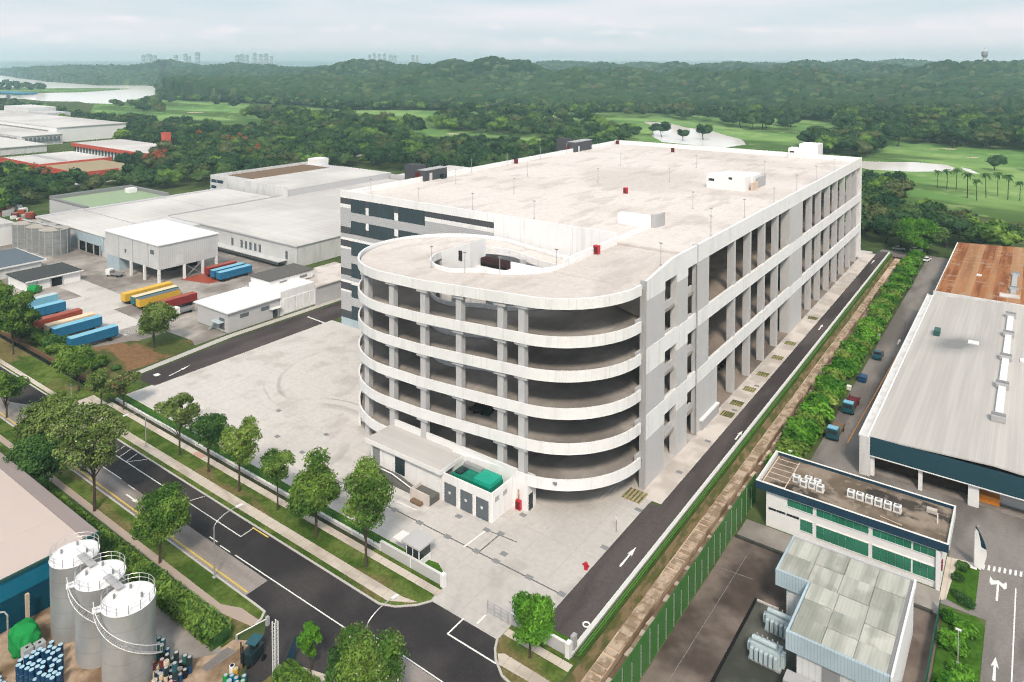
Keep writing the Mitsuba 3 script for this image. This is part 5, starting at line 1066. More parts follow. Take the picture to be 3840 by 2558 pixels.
# ------------------------------------------------------------------ low white warehouses to the west
Q = thing('white_warehouse', 'broad low white warehouse with windows along its ribbed side, beside the tall one', 'warehouse')
for i in range(11):
    y0 = 158.2 + i * 11.0
    part(Q, 'roof_sheet', slope(-292, -250, y0, y0 + 10.93, 7.6, 7.9), 'm_whiteroof'); part(Q, 'roof_sheet', slope(-250, -207.9, y0 + .03, y0 + 10.96, 7.9, 7.6), 'm_whiteroof')
part(Q, 'wall', box(-291.5, -208.3, 158.5, 278, 0, 7.4), 'm_wall'); part(Q, 'side_wall', box(-291.5, -208.2, 158.3, 158.5, 0, 7.4), 'm_ribwall')
part(Q, 'gutter', box(-292.5, -292.0, 158, 279, 7.2, 8.0), 'm_grey'); part(Q, 'gutter', box(-292, -207.8, 157.8, 158.1, 7.3, 7.75), 'm_column')
for x in (-247.5, -241.5, -238.8, -236.0, -233.0, -230.2, -214.6): part(Q, 'window', box(x, x + 1.3, 158.2, 158.29, 2.2, 5.0), 'm_shutter')
part(Q, 'canopy', box(-256, -213.6, 154.6, 158.2, 1.75, 2.0), 'm_ribwall'); part(Q, 'canopy_edge', box(-256, -213.4, 154.3, 154.6, 0.9, 1.75), 'm_darkgrey')
Q = thing('white_warehouse', 'low white warehouse with grey valley gutters, west of the elevated white block', 'warehouse')
for i in range(4):
    part(Q, 'roof_sheet', slope(-333 + i * 10.3, -333 + i * 10.3 + 10.2, 124.8, 142.4, 7.7, 7.7), 'm_whiteroof'); part(Q, 'roof_sheet', slope(-333 + i * 10.3, -333 + i * 10.3 + 10.2, 143.2, 178, 7.5, 7.5), 'm_whiteroof'); part(Q, 'roof_sheet', slope(-333 + i * 10.3, -333 + i * 10.3 + 10.2, 178.6, 210, 7.5, 7.5), 'm_whiteroof')
part(Q, 'roof_sheet', slope(-277.0, -268, 124.8, 142.4, 7.7, 7.7), 'm_whiteroof'); part(Q, 'roof_sheet', slope(-291.9, -277.2, 124.8, 142.4, 7.7, 7.7), 'm_whiteroof')
part(Q, 'wall', box(-332.5, -268.5, 125.4, 209, 0, 7.3), 'm_ribwall'); part(Q, 'valley_gutter', box(-333, -286, 142.45, 143.15, 7.1, 7.55), 'm_midgrey'); part(Q, 'gutter', box(-335.5, -333.1, 124.8, 210, 7.0, 7.9), 'm_column')
part(Q, 'blue_wall', box(-300, -277, 125.1, 125.39, 2, 7.2), 'm_bluewall'); part(Q, 'open_bay_shade', box(-296, -279, 124.95, 125.09, 0.2, 3.6), 'm_black')  # bay is a black sheet on the wall, its inner shade painted
for x in (-296, -290, -284, -279): part(Q, 'post', box(x - .2, x + .2, 124.6, 124.94, 0, 4), 'm_grey')
Q = thing('roof_garden_block', 'flat block with pale green roof lawn behind parapet at the tree edge', 'building')
part(Q, 'wall', box(-372, -336, 144.4, 182, 0, 7.6), 'm_column'); part(Q, 'roof_lawn', box(-370.5, -337.5, 146, 180.5, 7.6, 7.7), 'm_greengrass_roof')
for g in (box(-372, -370.5, 144.4, 182, 7.6, 9.4), box(-370.5, -336, 180.5, 182, 7.6, 9.2), box(-370.5, -336, 144.4, 146, 7.6, 8.5)): part(Q, 'parapet', g, 'm_midgrey')
part(Q, 'plant_room', box(-362, -358, 174, 178, 7.7, 9.8), 'm_plainwhite')
Q = thing('office_block', 'pale office block with dark window strips and brown roof behind the white warehouses', 'building')
part(Q, 'wall', box(-352, -288, 214, 282, 0, 10.6), 'm_column'); part(Q, 'parapet', box(-352.4, -287.7, 213.6, 214, 0, 12.3), 'm_wall'); part(Q, 'parapet', box(-352.4, -352.0, 214, 282, 10, 12.3), 'm_wall'); part(Q, 'brown_roof', box(-351.8, -330, 224, 274, 10.65, 10.8), 'm_brownroof'); part(Q, 'white_roof', box(-329.9, -288, 214.2, 282, 10.65, 10.8), 'm_whiteroof'); part(Q, 'stair_tower', box(-352, -344, 276.2, 285, 0, 14.2), 'm_plainwhite')
for x0, x1, z in ((-351.4, -346.6, 8.6), (-346, -340.6, 8.6), (-351.4, -347, 5.4)): part(Q, 'window', box(x0, x1, 213.5, 213.59, z, z + 1.6), 'm_navy')
Q = thing('white_warehouse', 'far white warehouse roof between the brown-roofed office block and the tall warehouse', 'warehouse')
part(Q, 'wall', box(-287, -170, 282, 330, 0, 8.8), 'm_wall'); part(Q, 'roof', box(-287.5, -169.5, 281.5, 330.5, 8.8, 9.2), 'm_whiteroof'); part(Q, 'parapet', box(-287.5, -270, 281.0, 281.4, 0, 10.2), 'm_column'); part(Q, 'roof_strip', box(-262, -236, 296, 318, 9.2, 9.35), 'm_brownroof')
Q = thing('elevated_block', 'white boxy block raised on columns over the lorry yard', 'building')
part(Q, 'body', box(-263.6, -228.0, 119.8, 140.6, 4.75, 12.6), 'm_ribwall'); part(Q, 'roof', box(-264.0, -227.6, 119.4, 141.0, 12.6, 12.9), 'm_plainwhite')
for x in (-234.5, -244.5, -254.0): part(Q, 'seam', box(x - .12, x + .12, 119.66, 119.79, 4.75, 12.55), 'm_grey')
for x in (-227.9, -237.0, -245.8): part(Q, 'column', box(x - .45, x + .25, 119.5, 120.2, 0, 4.75), 'm_plainwhite')
for y in (128.5, 135.0, 140.0): part(Q, 'column', box(-228.5, -227.8, y - .35, y + .35, 0, 4.75), 'm_plainwhite')
part(Q, 'brace', cat(tube([(-228.1, 128.8, .2), (-228.1, 134.7, 4.6)], .1, 4), tube([(-228.1, 128.8, 4.6), (-228.1, 134.7, .2)], .1, 4)), 'm_grey')
part(Q, 'shaft', box(-263.4, -254.5, 120.0, 128, 0, 4.75), 'm_bluewall'); part(Q, 'shutter', box(-227.99, -227.9, 125.4, 128.0, 5.3, 8.3), 'm_wall'); part(Q, 'hatch', box(-233.0, -230.8, 119.68, 119.79, 9.4, 10.8), 'm_shutter'); part(Q, 'vent', box(-250, -249, 119.7, 119.79, 7.2, 8.4), 'm_shutter'); part(Q, 'core', box(-250, -240, 130, 140, 0, 4.75), 'm_dark')
Q = thing('gatehouse', 'white flat-roofed site office with raised part and outside stair beside the asphalt strip', 'building')
part(Q, 'wall', box(-186.8, -172.4, 108.9, 125.0, 0, 5.3), 'm_column'); part(Q, 'roof', box(-188.2, -171.8, 108.4, 125.0, 5.3, 5.6), 'm_plainwhite')
part(Q, 'upper_wall', box(-187.2, -172.2, 125.2, 137, 0, 6.9), 'm_white'); part(Q, 'upper_roof', box(-189.0, -178.9, 126.4, 142.4, 8.2, 8.5), 'm_gap'); part(Q, 'tower', box(-188.6, -179.2, 126.8, 142.0, 6.0, 8.2), 'm_white'); part(Q, 'rear_wing', box(-187.2, -171.6, 137.02, 158, 0, 5.2), 'm_column'); part(Q, 'rear_roof', box(-188, -171.2, 137.2, 158, 5.2, 5.5), 'm_sidewalk')
for i in range(5): part(Q, 'bay_panel', box(-172.18, -172.0, 126.0 + i * 2.3, 127.9 + i * 2.3, 0.3, 4.6), 'm_white')
for y in (112.5, 119.0): part(Q, 'window', box(-172.38, -172.3, y, y + 2.6, 3.1, 4.1), 'm_shutter')
for y in (130, 137.2): part(Q, 'window', box(-179.18, -179.1, y, y + 2.6, 6.7, 7.4), 'm_midgrey')
part(Q, 'door', box(-172.38, -172.28, 122.8, 124.2, .2, 2.8), 'm_darkgrey'); part(Q, 'awning', box(-172.4, -171.0, 121.5, 124.9, 2.9, 3.1), 'm_plainwhite')
part(Q, 'outer_stair', cat(box(-178, -174, 107.2, 108.8, 2.6, 2.8), *[box(-179.2 + i * .3, -178.9 + i * .3, 107.3, 108.7, .3 * i, .3 * i + .1) for i in range(9)]), 'm_tfm'); part(Q, 'window', box(-176.2, -174.0, 108.78, 108.89, .6, 3.6), 'm_shutter')
Q = thing('slate_roof_shed', 'shed with large blue-grey roof at the edge of the picture beside the white block', 'shed')
part(Q, 'wall', box(-300, -276, 89, 104, 0, 3.6), 'm_wall'); part(Q, 'roof', box(-301, -275.2, 88.2, 105.4, 3.6, 3.9), 'm_slate'); part(Q, 'roof_edge', cat(box(-275.2, -275.0, 88.2, 105.6, 3.55, 4.0), box(-301, -275, 105.4, 105.6, 3.55, 4.0)), 'm_plainwhite'); part(Q, 'front_wall', box(-275.9, -275.7, 89, 104, 0, 3.6), 'm_wall')
Q = thing('garage_row', 'low white garage row with dark grey roof and open bay', 'garage')
part(Q, 'wall', box(-268, -253.8, 91.5, 107.2, 0, 3.2), 'm_plainwhite'); part(Q, 'roof', box(-268.6, -253.0, 91.0, 107.8, 3.2, 3.5), 'm_slatedark'); part(Q, 'roof_edge', box(-253.0, -252.85, 91.0, 107.8, 3.15, 3.55), 'm_plainwhite'); part(Q, 'open_bay_shade', box(-253.8, -253.7, 98.6, 101.6, .1, 2.7), 'm_black')  # black sheet on the solid wall stands in for shade inside the bay
for y in (94.5, 98.4, 101.8): part(Q, 'post', box(-253.75, -253.55, y - .12, y + .12, 0, 3.15), 'm_grey')
Q = thing('white_block', 'blank white block behind the grey storage silos', 'building')
part(Q, 'wall', box(-350, -326, 105, 113.8, 0, 8.3), 'm_plainwhite'); part(Q, 'roof', box(-350.3, -325.7, 104.7, 114.1, 8.3, 8.5), 'm_whiteroof'); part(Q, 'parapet', box(-325.98, -325.8, 105, 113.8, 7.6, 8.7), 'm_wall')
for i, (x, y, lb) in enumerate(((-318.0, 115.5, 'grey silo nearest the blank white block'), (-307.5, 116.5, 'grey silo in the middle beneath the walkways'), (-298.0, 117.2, 'grey silo nearest the dark open bay'))):
    k = thing('silo', lb, 'silo'); part(k, 'shell', tube([(x, y, 0), (x, y, 9.3)], 5.0, 28, False), 'm_silo', 30); part(k, 'roof', tube([(x, y, 9.28), (x, y, 9.9)], [5.1, .4], 28), 'm_tanroof2', 30); part(k, 'walkway', box(x - 4.5, x + 4.5, y - .5, y + .5, 9.9, 10.1), 'm_metal')
    for a in np.linspace(0, 6.28, 13)[:-1]: part(k, 'rib', box(x + 5.0 * math.cos(a) - .12, x + 5.0 * math.cos(a) + .12, y + 5.0 * math.sin(a) - .12, y + 5.0 * math.sin(a) + .12, 0, 9.3), 'm_grey')
k = thing('green_skip', 'bright green rounded refuse compactor before the garage row', 'skip')
part(k, 'body', tube([(-252.6, 92.0, 1.3), (-250.4, 93.4, 1.3)], 1.2, 14), 'm_greencover'); part(k, 'base', rbox(-251.5, 92.7, 0.04, 2.6, 1.9, .5, 32), 'm_black'); part(k, 'hopper', rbox(-250.4, 93.6, .5, 1.2, 1.6, 1.5, 32), 'm_fencegreen')
# lorry containers
def container(x0, x1, y0, y1, z0, h, m, mtop, lb, trailer=True):
    k = thing('shipping_container', lb, 'container')
    part(k, 'body', box(x0, x1, y0, y1, z0, z0 + h), m); part(k, 'top', box(x0 + .05, x1 - .05, y0 + .05, y1 - .05, z0 + h, z0 + h + .05), mtop)
    for i in range(int((y1 - y0) / .9)): part(k, 'rib', box(x1, x1 + .05, y0 + .25 + i * .9, y0 + .6 + i * .9, z0 + .2, z0 + h - .2), m)
    part(k, 'door', box(x0 + .1, (x0 + x1) / 2 - .02, y0 - .05, y0, z0 + .1, z0 + h - .1), m); part(k, 'door', box((x0 + x1) / 2 + .02, x1 - .1, y0 - .05, y0, z0 + .1, z0 + h - .1), m)
    if trailer:
        part(k, 'chassis', box(x0 + .5, x1 - .5, y0 + .2, y1 - .2, z0 - .35, z0 - .02), 'm_black')
        for yy in (y0 + 1.6, y0 + 2.9, y1 - 2.0): part(k, 'wheel', cat(tube([(x0 + .1, yy, .45), (x0 + .5, yy, .45)], .45, 10), tube([(x1 - .5, yy, .45), (x1 - .1, yy, .45)], .45, 10)), 'm_black')
container(-194.4, -191.9, 78.6, 90.0, 1.15, 2.3, 'm_blue', 'm_bluetop', 'blue container on a trailer, nearest the tree-lined verge of the row')
container(-205.0, -202.5, 79.0, 90.8, 1.15, 2.3, 'm_blue', 'm_bluetop', 'blue container beside the cream one in the middle of the trailer row')
container(-208.6, -206.2, 79.0, 90.8, 1.2, 2.3, 'm_cream', 'm_cream', 'cream-topped container squeezed between blue and red ones')
container(-215.4, -212.9, 78.6, 90.3, 1.15, 2.2, 'm_redbox', 'm_redbox', 'rust red container in the trailer row')
container(-226.0, -223.4, 78.6, 90.4, 1.15, 2.4, 'm_blue', 'm_bluetop', 'blue container beyond the rust red one, before the leaning tree')
container(-235.0, -232.5, 82.0, 92.0, 1.15, 2.4, 'm_bluetop', 'm_tfm', 'pale blue container, last of the trailer row')
container(-219.2, -216.6, 103.6, 118.2, 1.1, 2.2, 'm_yellowbox', 'm_yellowbox', 'yellow container in the upper group before the elevated block')
container(-214.6, -212.2, 104.2, 117.5, 1.0, 2.1, 'm_tealbox', 'm_cream', 'teal container with pale top next to the yellow one')
container(-210.9, -208.6, 103.9, 116.2, 1.0, 2.2, 'm_yellowbox', 'm_slate', 'mustard-fronted container with grey top half behind the lone tree')
container(-203.6, -201.2, 106.0, 117.2, 1.05, 2.2, 'm_darkred', 'm_redbox', 'dark red container behind the lone tree by the site office')
container(-216.4, -214.0, 132.6, 144.4, 1.0, 2.2, 'm_blue', 'm_bluetop', 'blue container under the dock canopy, nearest the site office')
container(-220.2, -217.8, 132.8, 144.4, 1.0, 2.2, 'm_blue', 'm_bluetop', 'blue container under the dock canopy, beside the maroon one')
container(-224.6, -222.2, 133.4, 144.0, 1.0, 2.2, 'm_darkred', 'm_redbox', 'maroon container under the dock canopy')
for x, y, a, lb in ((-249.0, 116.0, 20, 'white lorry cab parked under the elevated block'), (-196.5, 110.0, 90, 'white lorry parked behind the red container')):
    lorry(x, y, a, lb, 'm_plainwhite', 'm_midgrey')

# red-roofed and white works farther off
Q = thing('red_roof_works', 'long factory hall with white roof and red fascia among the trees', 'factory')
part(Q, 'wall', box(-612, -502, 256, 290, 0, 6.4), 'm_plainwhite'); part(Q, 'roof', box(-613, -500, 255, 291, 7.6, 8.0), 'm_whiteroof'); part(Q, 'fascia', box(-613, -500, 254.2, 255, 5.6, 8.2), 'm_redroof'); part(Q, 'fascia', box(-500, -499, 254.2, 291, 5.6, 8.2), 'm_redroof')
for i in range(22): part(Q, 'bay_pier', box(-610 + i * 5.0, -609 + i * 5.0, 255.2, 255.9, 0, 5.6), 'm_darkgrey')
Q = thing('red_roof_works', 'nearer factory hall with green-grey roof and red fascia running towards the trees', 'factory')
part(Q, 'wall', box(-560, -503, 190, 232, 0, 6.2), 'm_paint'); part(Q, 'roof', box(-561, -502, 189, 233, 7.2, 7.6), 'm_whiteroof'); part(Q, 'fascia', box(-561, -502, 188.3, 189, 4.6, 8), 'm_redroof'); part(Q, 'fascia', box(-502, -501, 188.3, 233, 4.6, 8), 'm_redroof'); part(Q, 'roof_strip', box(-556, -510, 205, 209, 7.6, 7.9), 'm_grey')
Q = thing('red_roof_works', 'lowest factory hall with tan roof and red fascia, partly behind trees', 'factory')
part(Q, 'wall', box(-500, -450, 190, 226, 0, 5.0), 'm_paint'); part(Q, 'roof', box(-501, -449, 189.5, 227, 6.4, 6.8), 'm_tanroof'); part(Q, 'fascia', box(-501, -449, 188.8, 189.5, 4.2, 7.6), 'm_redroof'); part(Q, 'fascia', box(-449, -448, 188.8, 212, 4.2, 7.6), 'm_redroof'); part(Q, 'fascia', box(-449, -448, 212, 227, 4.2, 7.6), 'm_sand')
for i in range(9): part(Q, 'bay_pier', box(-496 + i * 5.0, -494.6 + i * 5.0, 189.0, 189.9, 0, 4.2), 'm_darkgrey')
Q = thing('red_tower', 'small red tower rising from the trees beside a pale roof', 'tower')
part(Q, 'shaft', box(-556, -551, 296, 301, 0, 15.5), 'm_redroof'); part(Q, 'cap', box(-556.3, -550.7, 295.7, 301.3, 15.5, 16.1), 'm_redroof'); part(Q, 'annexe', box(-550, -520, 292, 305, 0, 6), 'm_plainwhite')
Q = thing('long_white_works', 'very long white works with stepped roofs at the picture edge', 'factory')
part(Q, 'wall', box(-1000, -703, 280, 340, 0, 13), 'm_plainwhite'); part(Q, 'roof', box(-1001, -702, 279.5, 341, 13, 13.5), 'm_whiteroof')
part(Q, 'lower_hall', box(-900, -690, 248, 279.4, 0, 8.5), 'm_wall'); part(Q, 'lower_roof', box(-901, -689, 247.5, 279.4, 8.5, 9.0), 'm_whiteroof'); part(Q, 'roof_gap', box(-900, -720, 279.3, 279.49, 9.0, 10.1), 'm_midgrey')
part(Q, 'low_hall', box(-820, -640, 212, 247.4, 0, 5.5), 'm_wall'); part(Q, 'low_roof', box(-821, -639, 211.5, 247.4, 5.5, 6.0), 'm_whiteroof'); part(Q, 'roof_gap', box(-815, -700, 247.41, 247.49, 6, 7.2), 'm_midgrey')
for i in range(9): part(Q, 'window', box(-688.9, -688.7, 250 + i * 3.1, 252 + i * 3.1, 3, 7), 'm_shutter')
part(Q, 'far_tower', box(-1000, -930, 341.5, 370, 0, 19), 'm_wall'); part(Q, 'far_block', box(-929, -880, 341.5, 365, 0, 15), 'm_column')
Q = thing('blue_roof_shed', 'blue-roofed shed by the reservoir at the picture edge', 'shed')
part(Q, 'wall', box(-1700, -1570, 560, 590, 0, 8), 'm_plainwhite'); part(Q, 'roof', box(-1702, -1568, 558, 592, 8, 11), 'm_wallblue'); part(Q, 'door', box(-1620, -1608, 557.5, 560, 0, 6), 'm_shutter')
Q = thing('blue_roof_hall', 'low hall with blue-grey roof in the tree belt beyond the white warehouses', 'hall')
part(Q, 'wall', box(-470, -400, 372, 392, 0, 4.5), 'm_plainwhite'); part(Q, 'roof', box(-472, -398, 370, 394, 4.5, 6.0), 'm_slate'); part(Q, 'ridge', box(-472, -398, 381, 383, 6, 6.5), 'm_grey')
# rubble of red scrap beside the tree belt
for i in range(40):
    x = -365 - i * 1.8 + RNG.uniform(-3, 3); y = 133 + i * 0.15 + RNG.uniform(-5, 6)
    single('scrap_heap', rbox(x, y, 0, RNG.uniform(1, 3.5), RNG.uniform(1, 3), RNG.uniform(.6, 2.6), RNG.uniform(0, 90)), ['m_redbox', 'm_pinkpad', 'm_grey', 'm_maroon', 'm_paint'][i % 5], 'heap of scrap metal or rubble beside the tree belt edge', 'scrap', 'scrap heaps at the tree belt edge')

# ------------------------------------------------------------------ vegetation
ICO1 = trimesh.creation.icosphere(1); ICO2 = trimesh.creation.icosphere(2)


def lobe(c, r, seed, sub=1, rough=0.30):
    m = ICO1 if sub == 1 else ICO2
    v = np.array(m.vertices)
    d = 1 + rough * 2 * (meshkit.fbm(v * 1.6 + seed * 3.7, 2, seed) - 0.5)
    return v * d[:, None] * np.asarray(r) + np.asarray(c), np.array(m.faces)


def leaves(cent, rad, n, size, rng, up=0.25):
    """n small leaf clumps (two crossed triangles each) scattered in the outer shell of ellipsoids."""
    cent, rad = np.asarray(cent, float), np.asarray(rad, float)
    w = (rad[:, 0] * rad[:, 2]); k = rng.choice(len(cent), n, p=w / w.sum())
    d = rng.normal(size=(n, 3)); d /= np.linalg.norm(d, axis=1, keepdims=True)
    d[:, 2] = np.where(d[:, 2] < -0.55, -d[:, 2], d[:, 2])
    p = cent[k] + d * rad[k] * (rng.uniform(0.70, 1.10, (n, 1)) + 0.22 * rng.uniform(0, 1, (n, 1)) ** 6)
    nn = d + rng.normal(size=(n, 3)) * 0.65 + [0, 0, up]; nn /= np.linalg.norm(nn, axis=1, keepdims=True)
    t = np.cross(nn, rng.normal(size=(n, 3))); t /= np.linalg.norm(t, axis=1, keepdims=True); b = np.cross(nn, t)
    s = size * rng.uniform(0.55, 1.35, (n, 1))
    bend = nn * s * rng.uniform(-0.35, 0.35, (n, 1))
    v = np.stack([p - t * s, p - b * s * 0.62 + bend, p + t * s, p + b * s * 0.62 + bend], 1).reshape(-1, 3)
    i = np.arange(n) * 4
    return v, np.concatenate([np.stack([i, i + 1, i + 2], 1), np.stack([i, i + 2, i + 3], 1)])


def branchy(rng, h_trunk, H, Rr, n_limb, r0, lean=0.0):
    """A tapered trunk with limbs reaching into the crown."""
    top = np.array([lean, 0, H * 0.80])
    t = np.linspace(0, 1, 7)
    trunk = np.column_stack([lean * t ** 2 + 0.12 * np.sin(3 * t + r0 * 9), 0.12 * np.sin(2.3 * t), top[2] * t])
    gs = [tube(trunk, r0 * (1 - 0.75 * t), 7)]
    for i in range(n_limb):
        a = 2 * np.pi * i / n_limb + rng.uniform(-.4, .4); z0 = h_trunk * rng.uniform(0.72, 1.15); q = rng.uniform(0.55, 0.85)
        s = np.linspace(0, 1, 5)
        gs.append(tube(np.column_stack([Rr * q * np.cos(a) * s ** 1.1, Rr * q * np.sin(a) * s ** 1.1, z0 + (H * rng.uniform(0.60, 0.85) - z0) * s ** 0.85]), r0 * 0.42 * (1 - 0.8 * s), 5))
    return cat(*gs)


def crown_lobes(rng, Rr, z0, z1, n, shape='round', lr=(0.30, 0.48)):
    cs, rs = [], []
    zc, hz = (z0 + z1) / 2, (z1 - z0) / 2
    for i in range(n):
        while True:
            p = rng.uniform(-1, 1, 3)
            rr = math.hypot(p[0], p[1])
            lim = {'round': math.sqrt(max(0, 1 - p[2] ** 2)), 'cone': (1 - p[2]) / 2 * 0.95 + 0.12, 'umbrella': 1.0 if p[2] > 0.0 else 0.35 + 0.5 * (p[2] + 1), 'oval': (max(0, 1 - abs(p[2]) ** 2.6)) ** 0.5}[shape]
            if rr <= lim and rr > lim * 0.35 * (i > n // 4): break
        l = Rr * rng.uniform(*lr)
        cs.append([p[0] * (Rr - l * 0.72), p[1] * (Rr - l * 0.72), zc + p[2] * (hz - l * 0.62)]); rs.append([l, l, l * rng.uniform(0.68, 0.9)])
    return np.array(cs), np.array(rs)


def grown_tree(key_label, x, y, H, Rr, th, shape, tone, seed, nl=18, nleaf=4200, size=0.34, bloom=None, nbloom=0, core=0.62, lean=0.0, r0=0.2, lr=(0.30, 0.48), name='tree', limbs=6):
    rng = np.random.default_rng(seed)
    k = thing(name, key_label, 'tree')
    cs, rs = crown_lobes(rng, Rr, th, H, nl, shape, lr)
    cs[:, 0] += lean
    off = np.array([x, y, 0])
    tr = branchy(rng, th, H, Rr, limbs, r0, lean)
    part(k, 'trunk', (tr[0] + off, tr[1]), 'm_bark')
    g = cat(leaves(cs, rs, int(nleaf * 1.5), size * 0.66, rng), leaves(cs, rs * 0.72, int(nleaf * 0.5), size * 0.8, rng))
    cores = [lobe(c, r * core * 0.74, seed + i) for i, (c, r) in enumerate(zip(cs, rs))]
    g = cat(g, *cores)
    part(k, 'crown', (g[0] + off, g[1]), tone)
    if bloom:
        c2 = cs + [0, 0, 0.1]
        gb = leaves(c2, rs * 1.03, int(nbloom * 0.9), size * 0.5, rng, 0.6)
        part(k, 'blossom', (gb[0] + off, gb[1]), bloom)
    return k


grown_tree('tall airy tree with pale blossom, the largest along the street, beside the dark lane', -121.1, 52.5, 15.9, 6.0, 5.8, 'umbrella', 'm_leaf_olive', 11, 26, 5600, 0.34, 'm_bloom', 1500, 0.42, 0.1, 0.26, (0.24, 0.38), limbs=8)
grown_tree('round dense tree in the verge between the tanks\' hedge and the old lane', -100.9, 52.4, 10.9, 4.3, 4.2, 'round', 'm_leaf_mid', 12, 22, 5200, 0.30, None, 0, 0.66, 0.6, 0.22)
grown_tree('airy street tree, first of the northern row counted from the large blossoming tree\'s side', -126.0, 69.4, 10.6, 4.0, 4.4, 'umbrella', 'm_leaf_olive', 13, 14, 2600, 0.32, 'm_bloom', 380, 0.42, 0.5, 0.2, (0.22, 0.36))
grown_tree('darker green street tree leaning over the boundary wall beside the olive one', -116.6, 69.4, 10.9, 3.7, 4.6, 'round', 'm_leaf_dark', 14, 16, 3400, 0.32, 'm_leaf_mid', 500, 0.6, 1.0, 0.2)
grown_tree('yellowish street tree with pinkish tips between the dark one and the small sparse one', -107.1, 69.2, 12.0, 3.7, 5.0, 'umbrella', 'm_leaf_light', 15, 16, 3000, 0.32, 'm_bloom', 420, 0.5, 0.6, 0.2)
grown_tree('small sparse street tree before the concrete yard, thinnest crown of the row', -97.5, 69.8, 9.8, 3.2, 5.0, 'umbrella', 'm_leaf_mid', 16, 11, 2000, 0.30, 'm_bloom', 160, 0.46, -0.3, 0.15)
grown_tree('big dense pointed street tree before the annexe with the deepest green crown', -87.2, 69.2, 13.6, 4.2, 4.4, 'cone', 'm_leaf_mid', 17, 28, 6400, 0.32, None, 0, 0.66, 0.2, 0.24)
grown_tree('tall oval street tree nearest the yard entrance, speckled with pale leaves', -76.4, 69.3, 15.0, 3.9, 5.0, 'oval', 'm_leaf_mid', 18, 26, 5600, 0.30, 'm_bloom', 520, 0.6, 0.0, 0.22)
grown_tree('bushy bright tree beside the sliding gate and the short front wall', -48.5, 70.0, 8.3, 3.2, 2.6, 'round', 'm_leaf_vivid', 19, 20, 4600, 0.28, None, 0, 0.62, 0.4, 0.18)
grown_tree('olive tree over the start of the boundary wall by the footpath corner', -155.0, 68.9, 9.1, 3.3, 3.2, 'round', 'm_leaf_olive', 20, 14, 2600, 0.34, 'm_leaf_light', 500, 0.55)
grown_tree('small rusty-pink blossoming tree on the lawn strip by the end of the new asphalt', -151.9, 71.9, 7.9, 3.2, 3.0, 'umbrella', 'm_leaf_olive', 21, 13, 1900, 0.34, 'm_bloom_pink', 700, 0.5)
grown_tree('tree with broad mottled crown at the grass strip before the blue containers', -168.3, 70.2, 10.1, 4.5, 3.4, 'round', 'm_leaf_mid', 22, 20, 3600, 0.36, 'm_leaf_light', 500, 0.6, -1.2)
grown_tree('lone dark tree standing between the containers and the site office', -178.7, 92.3, 12.0, 5.2, 3.0, 'oval', 'm_leaf_olive', 23, 24, 4200, 0.40, 'm_leaf_mid', 900, 0.66, 0.6, 0.24)
grown_tree('tall leaning leafy tree at the picture edge beside the container row', -202.5, 69.8, 18.5, 5.0, 4.0, 'oval', 'm_leaf_mid', 24, 30, 4800, 0.42, None, 0, 0.66)
grown_tree('green tree at the picture edge beside the pale turning area', -167.5, 56.3, 10.0, 3.9, 2.6, 'round', 'm_leaf_mid', 25, 18, 3600, 0.34, None, 0, 0.64)
grown_tree('dark bushy tree behind the beige factory roof, below the blossoming tree', -132.4, 49.2, 10.2, 5.0, 1.6, 'round', 'm_leaf_dark', 26, 26, 5200, 0.36, None, 0, 0.72)
grown_tree('olive spreading tree with bare twigs over the turning area', -143.1, 54.4, 10.7, 5.6, 3.4, 'umbrella', 'm_leaf_olive', 27, 20, 4000, 0.36, 'm_leaf_light', 500, 0.55)
grown_tree('slim young tree with bright top beside the dark blue board', -68.2, 53.1, 6.5, 1.5, 1.8, 'oval', 'm_leaf_vivid', 28, 10, 1700, 0.22, None, 0, 0.5, 0.0, 0.09)
grown_tree('large speckled tree at the frame bottom before the junction', -57.6, 53.6, 10.6, 4.1, 2.6, 'round', 'm_leaf_mid', 29, 24, 5600, 0.27, 'm_bloom', 420, 0.62, -1.0, 0.22)
grown_tree('lower dark green bushy tree at the frame bottom, beside the large speckled one', -62.4, 53.0, 5.6, 2.2, 1.2, 'round', 'm_leaf_dark', 30, 14, 2800, 0.25, None, 0, 0.66)
grown_tree('large full green tree at the end of the shrub row beyond the access road', -35.4, 304.5, 14.8, 7.5, 2.5, 'round', 'm_leaf_vivid', 31, 26, 4200, 0.55, None, 0, 0.74, 0, 0.35)
grown_tree('wide mottled tree at the picture edge before the container row', -208.5, 73.5, 10.2, 4.9, 2.0, 'round', 'm_leaf_dark', 32, 22, 3600, 0.40, None, 0, 0.7, -1.2)

# shrubs beside the access road, each its own plant
def shrub_mesh(seed, Rr, h, nleaf, size):
    rng = np.random.default_rng(seed); cs, rs = crown_lobes(rng, Rr, -0.2, h, 12, 'round', (0.36, 0.52))
    return cat(leaves(cs, rs, nleaf, size, rng, 0.5), *[lobe(c, r * 0.72, seed + i) for i, (c, r) in enumerate(zip(cs, rs))])
shrubs = [shrub_mesh(50 + i, 2.9, 3.4, 1300, 0.34) for i in range(4)]
stem = cat(cyl(0, 0, 0, 1.6, 0.12, 6), tube([(0, 0, .3), (.6, .3, 1.6)], .06, 5), tube([(0, 0, .3), (-.5, -.4, 1.6)], .06, 5))
WORDS = ['first', 'second', 'third', 'fourth', 'fifth', 'sixth', 'seventh', 'eighth', 'ninth', 'tenth', 'eleventh', 'twelfth', 'thirteenth', 'fourteenth', 'fifteenth', 'sixteenth', 'seventeenth', 'eighteenth', 'nineteenth', 'twentieth']
def ordinal(n):
    tens = {2: 'twenty', 3: 'thirty', 4: 'forty'}
    if n <= 20: return WORDS[n - 1]
    if n % 10 == 0: return {30: 'thirtieth', 40: 'fortieth'}[n]
    return tens[n // 10] + '-' + WORDS[n % 10 - 1]
